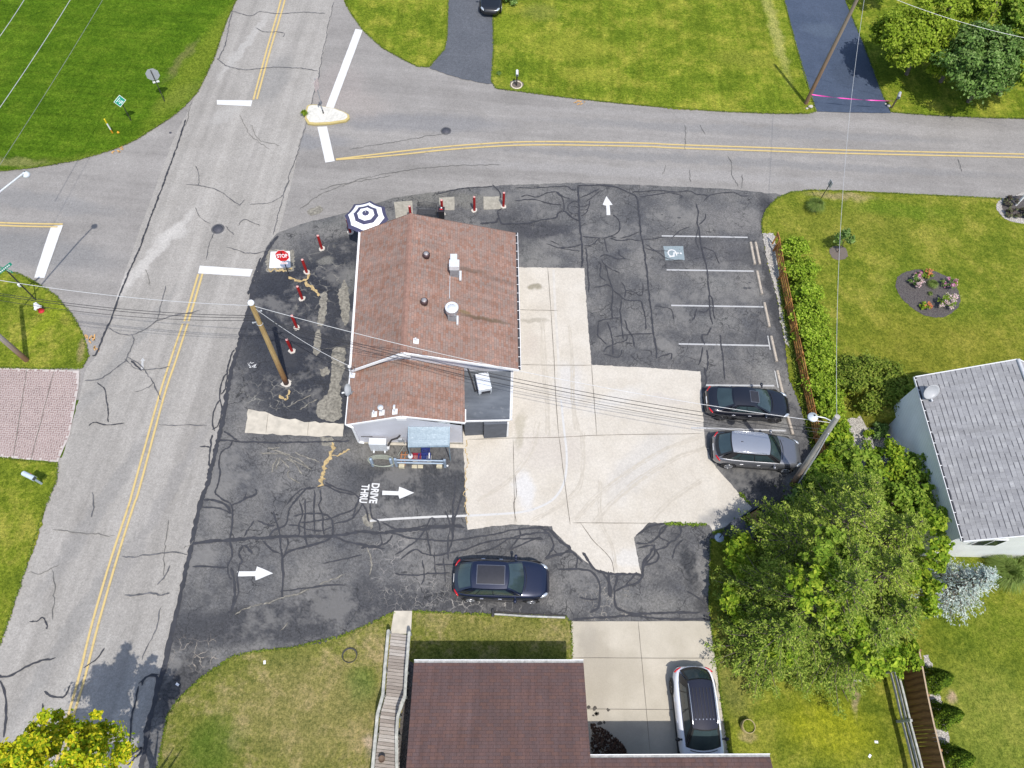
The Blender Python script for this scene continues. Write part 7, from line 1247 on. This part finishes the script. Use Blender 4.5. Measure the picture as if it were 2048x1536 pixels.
        mb=MB(); q_=Matrix.Rotation(-s*R(32),3,'Z'); mb.ell((-hl+.15,s*hw*.745,.85 if suv else .80),(.05,.21,.055),14,q_); obj('tail_light',mb,tail_m,t)
        mb=MB(); mb.beam((-hl+.6,s*(hw*.985),.33),(hl-.6,s*(hw*.985),.33),.05,.12); obj('side_skirt',mb,trim_m,t)
    r_=.36 if suv else .33; wbx=(-hl+.86,hl-.86) 
    for x in wbx:
        for s in (-1,1):
            mb=MB(); ax_=Matrix.Rotation(R(90),3,'X'); yy=s*(hw-.10); mb.lathe([(r_*.62,-.11),(r_*.95,-.11),(r_,-.08),(r_,.08),(r_*.95,.11),(r_*.62,.11)],(x,yy,r_),28,axis=ax_); wh=obj('wheel',mb,tyre_m,t)
            mb=MB(); mb.lathe([(r_*.64,s*-.112),(r_*.60,s*-.07),(.05,s*-.06),(0,s*-.06)],(x,yy,r_),24,axis=ax_); obj('rim_dish',mb,dkrim,wh)
            mb=MB(); 
            for k in range(5): a=6.283*k/5+.3; d=Vector((math.cos(a),0,math.sin(a))); mb.beam(Vector((x,yy+s*.105,r_))+d*.03,Vector((x,yy+s*.112,r_))+d*r_*.60,.07,.03,up=Vector((0,1,0)))
            mb.tube([Vector((x+r_*.62*math.cos(a),yy+s*.112,r_+r_*.62*math.sin(a))) for a in np.linspace(0,6.283,25)],.018,5,caps=False); obj('rim',mb,rimm,wh)
            mb=MB(); mb.tube([Vector((x+(r_+.035)*math.cos(a),s*(hw*1.0-.015),r_+(r_+.035)*math.sin(a))) for a in np.linspace(R(-5),R(185),18)],.035,6); obj('wheel_arch',mb,trim_m,t)
    mb=MB(); mb.box((hl-.02,0,.46),(.10,hw*1.05,.16)); obj('grille',mb,trim_m,t,bevel=.02); mb=MB(); mb.box((-hl+.02,0,.40),(.12,hw*1.3,.16)); obj('rear_bumper',mb,trim_m,t,bevel=.03); mb=MB(); mb.box((-hl-.01,0,.68),(.02,.42,.12)); obj('number_plate',mb,sgw,t)
    mb=MB(); 
    for s in (-1,1): mb.tube([(xw+.30+.13*k/5,s*hw*(.60-.03*k),zb(xw+.3+.13*k)+.045) for k in range(6)],.008,4)
    mb.tube([(xw+.14+.10*(1-(y/.6)**2),y*hw,zb(xw+.2)+.05) for y in np.linspace(-.62,.62,9)],.014,5); obj('cowl_line',mb,trim_m,t)
    if hood_decal:
        mb=MB(); vs=[]; 
        for i in range(9):
            x=xw+.30+i*.11
            for y in (-.30,.30): vs.append((x,y,ipl(x,xs_,zs_)*(1.003)+.012))
        mb.add(vs,[(2*i,2*i+2,2*i+3,2*i+1) for i in range(8)]); obj('hood_decal',mb,M('black hood decal',(.02,.02,.025),.4),t)
    return t
def cpaint(name,col,metal=.5,rough=.32,coat=1.):
    m,b=newmat(name,rough,metal); b.put(b.p.inputs['Base Color'],b.mix(b.rng(b.noise(300,2),.4,.6,0,.25),col,tuple(min(1,c*1.3+.01) for c in col))); b.p.inputs['Coat Weight'].default_value=coat; b.p.inputs['Coat Roughness'].default_value=.05; return m
def cspot(x0,x1,y,dy=0,h=.7):
    a=Vector(G(x0,y,h));b_=Vector(G(x1,y+dy,h)); return (a+b_)/2,math.atan2((b_-a).y,(b_-a).x),(b_-a).length
c,a,L_=cspot(908,1098,1156,6,.7); car('parked_suv','navy blue suv with a wide dark sunroof in the lane above the south lawn','suv',(c.x,c.y,.024),a,L_,1.96,1.66,cpaint('deep navy metallic paint',(.008,.013,.038),.35),sunroof=(-1.2,.12,.44),rg=.95)
c,a,L_=cspot(1413,1579,800,9,.7); car('parked_sedan','black sedan parked nose to the orange fence','car',(c.x,c.y,.024),a,L_,1.86,1.45,cpaint('black metallic paint',(.010,.011,.018),.3),suv=False,sunroof=(-.1,.36,.34),rimm=dkrim)
c,a,L_=cspot(1427,1603,893,14,.75); car('parked_suv','silver grey suv parked beside the lamp pole','suv',(c.x,c.y,.024),a,L_,1.90,1.66,cpaint('dark grey metallic paint',(.20,.205,.225),.6),roofp=cpaint('light silver metallic paint',(.36,.38,.42),.6),rails=True,antenna=True)
p0=Vector(G(1384,1333,.8)); dr=Vector(G(1397,1440,.8))-p0; dr.normalize(); L_=4.75; c=p0+dr*L_/2; car('parked_suv','white suv with a ribbed black roof in the house driveway','suv',(c.x,c.y,.06),math.atan2(dr.y,dr.x),L_,2.0,1.80,cpaint('white car paint',(.80,.81,.85),.0,.3),roofp=cpaint('gloss black roof',(.012,.012,.022),.3,.2),wide=(.80,.60),rg=.72,ribs=True,rails=True,rimm=dkrim,hood_decal=True)
p0=Vector(G(980,26,.5)); c=p0+Vector((-.02,1.)).normalized()*2.2; car('parked_car','small black car at the top edge in the dark driveway','car',(c.x,c.y,.05),R(-90)+R(1),4.4,1.74,1.45,cpaint('jet black paint',(.015,.017,.02)),suv=False)
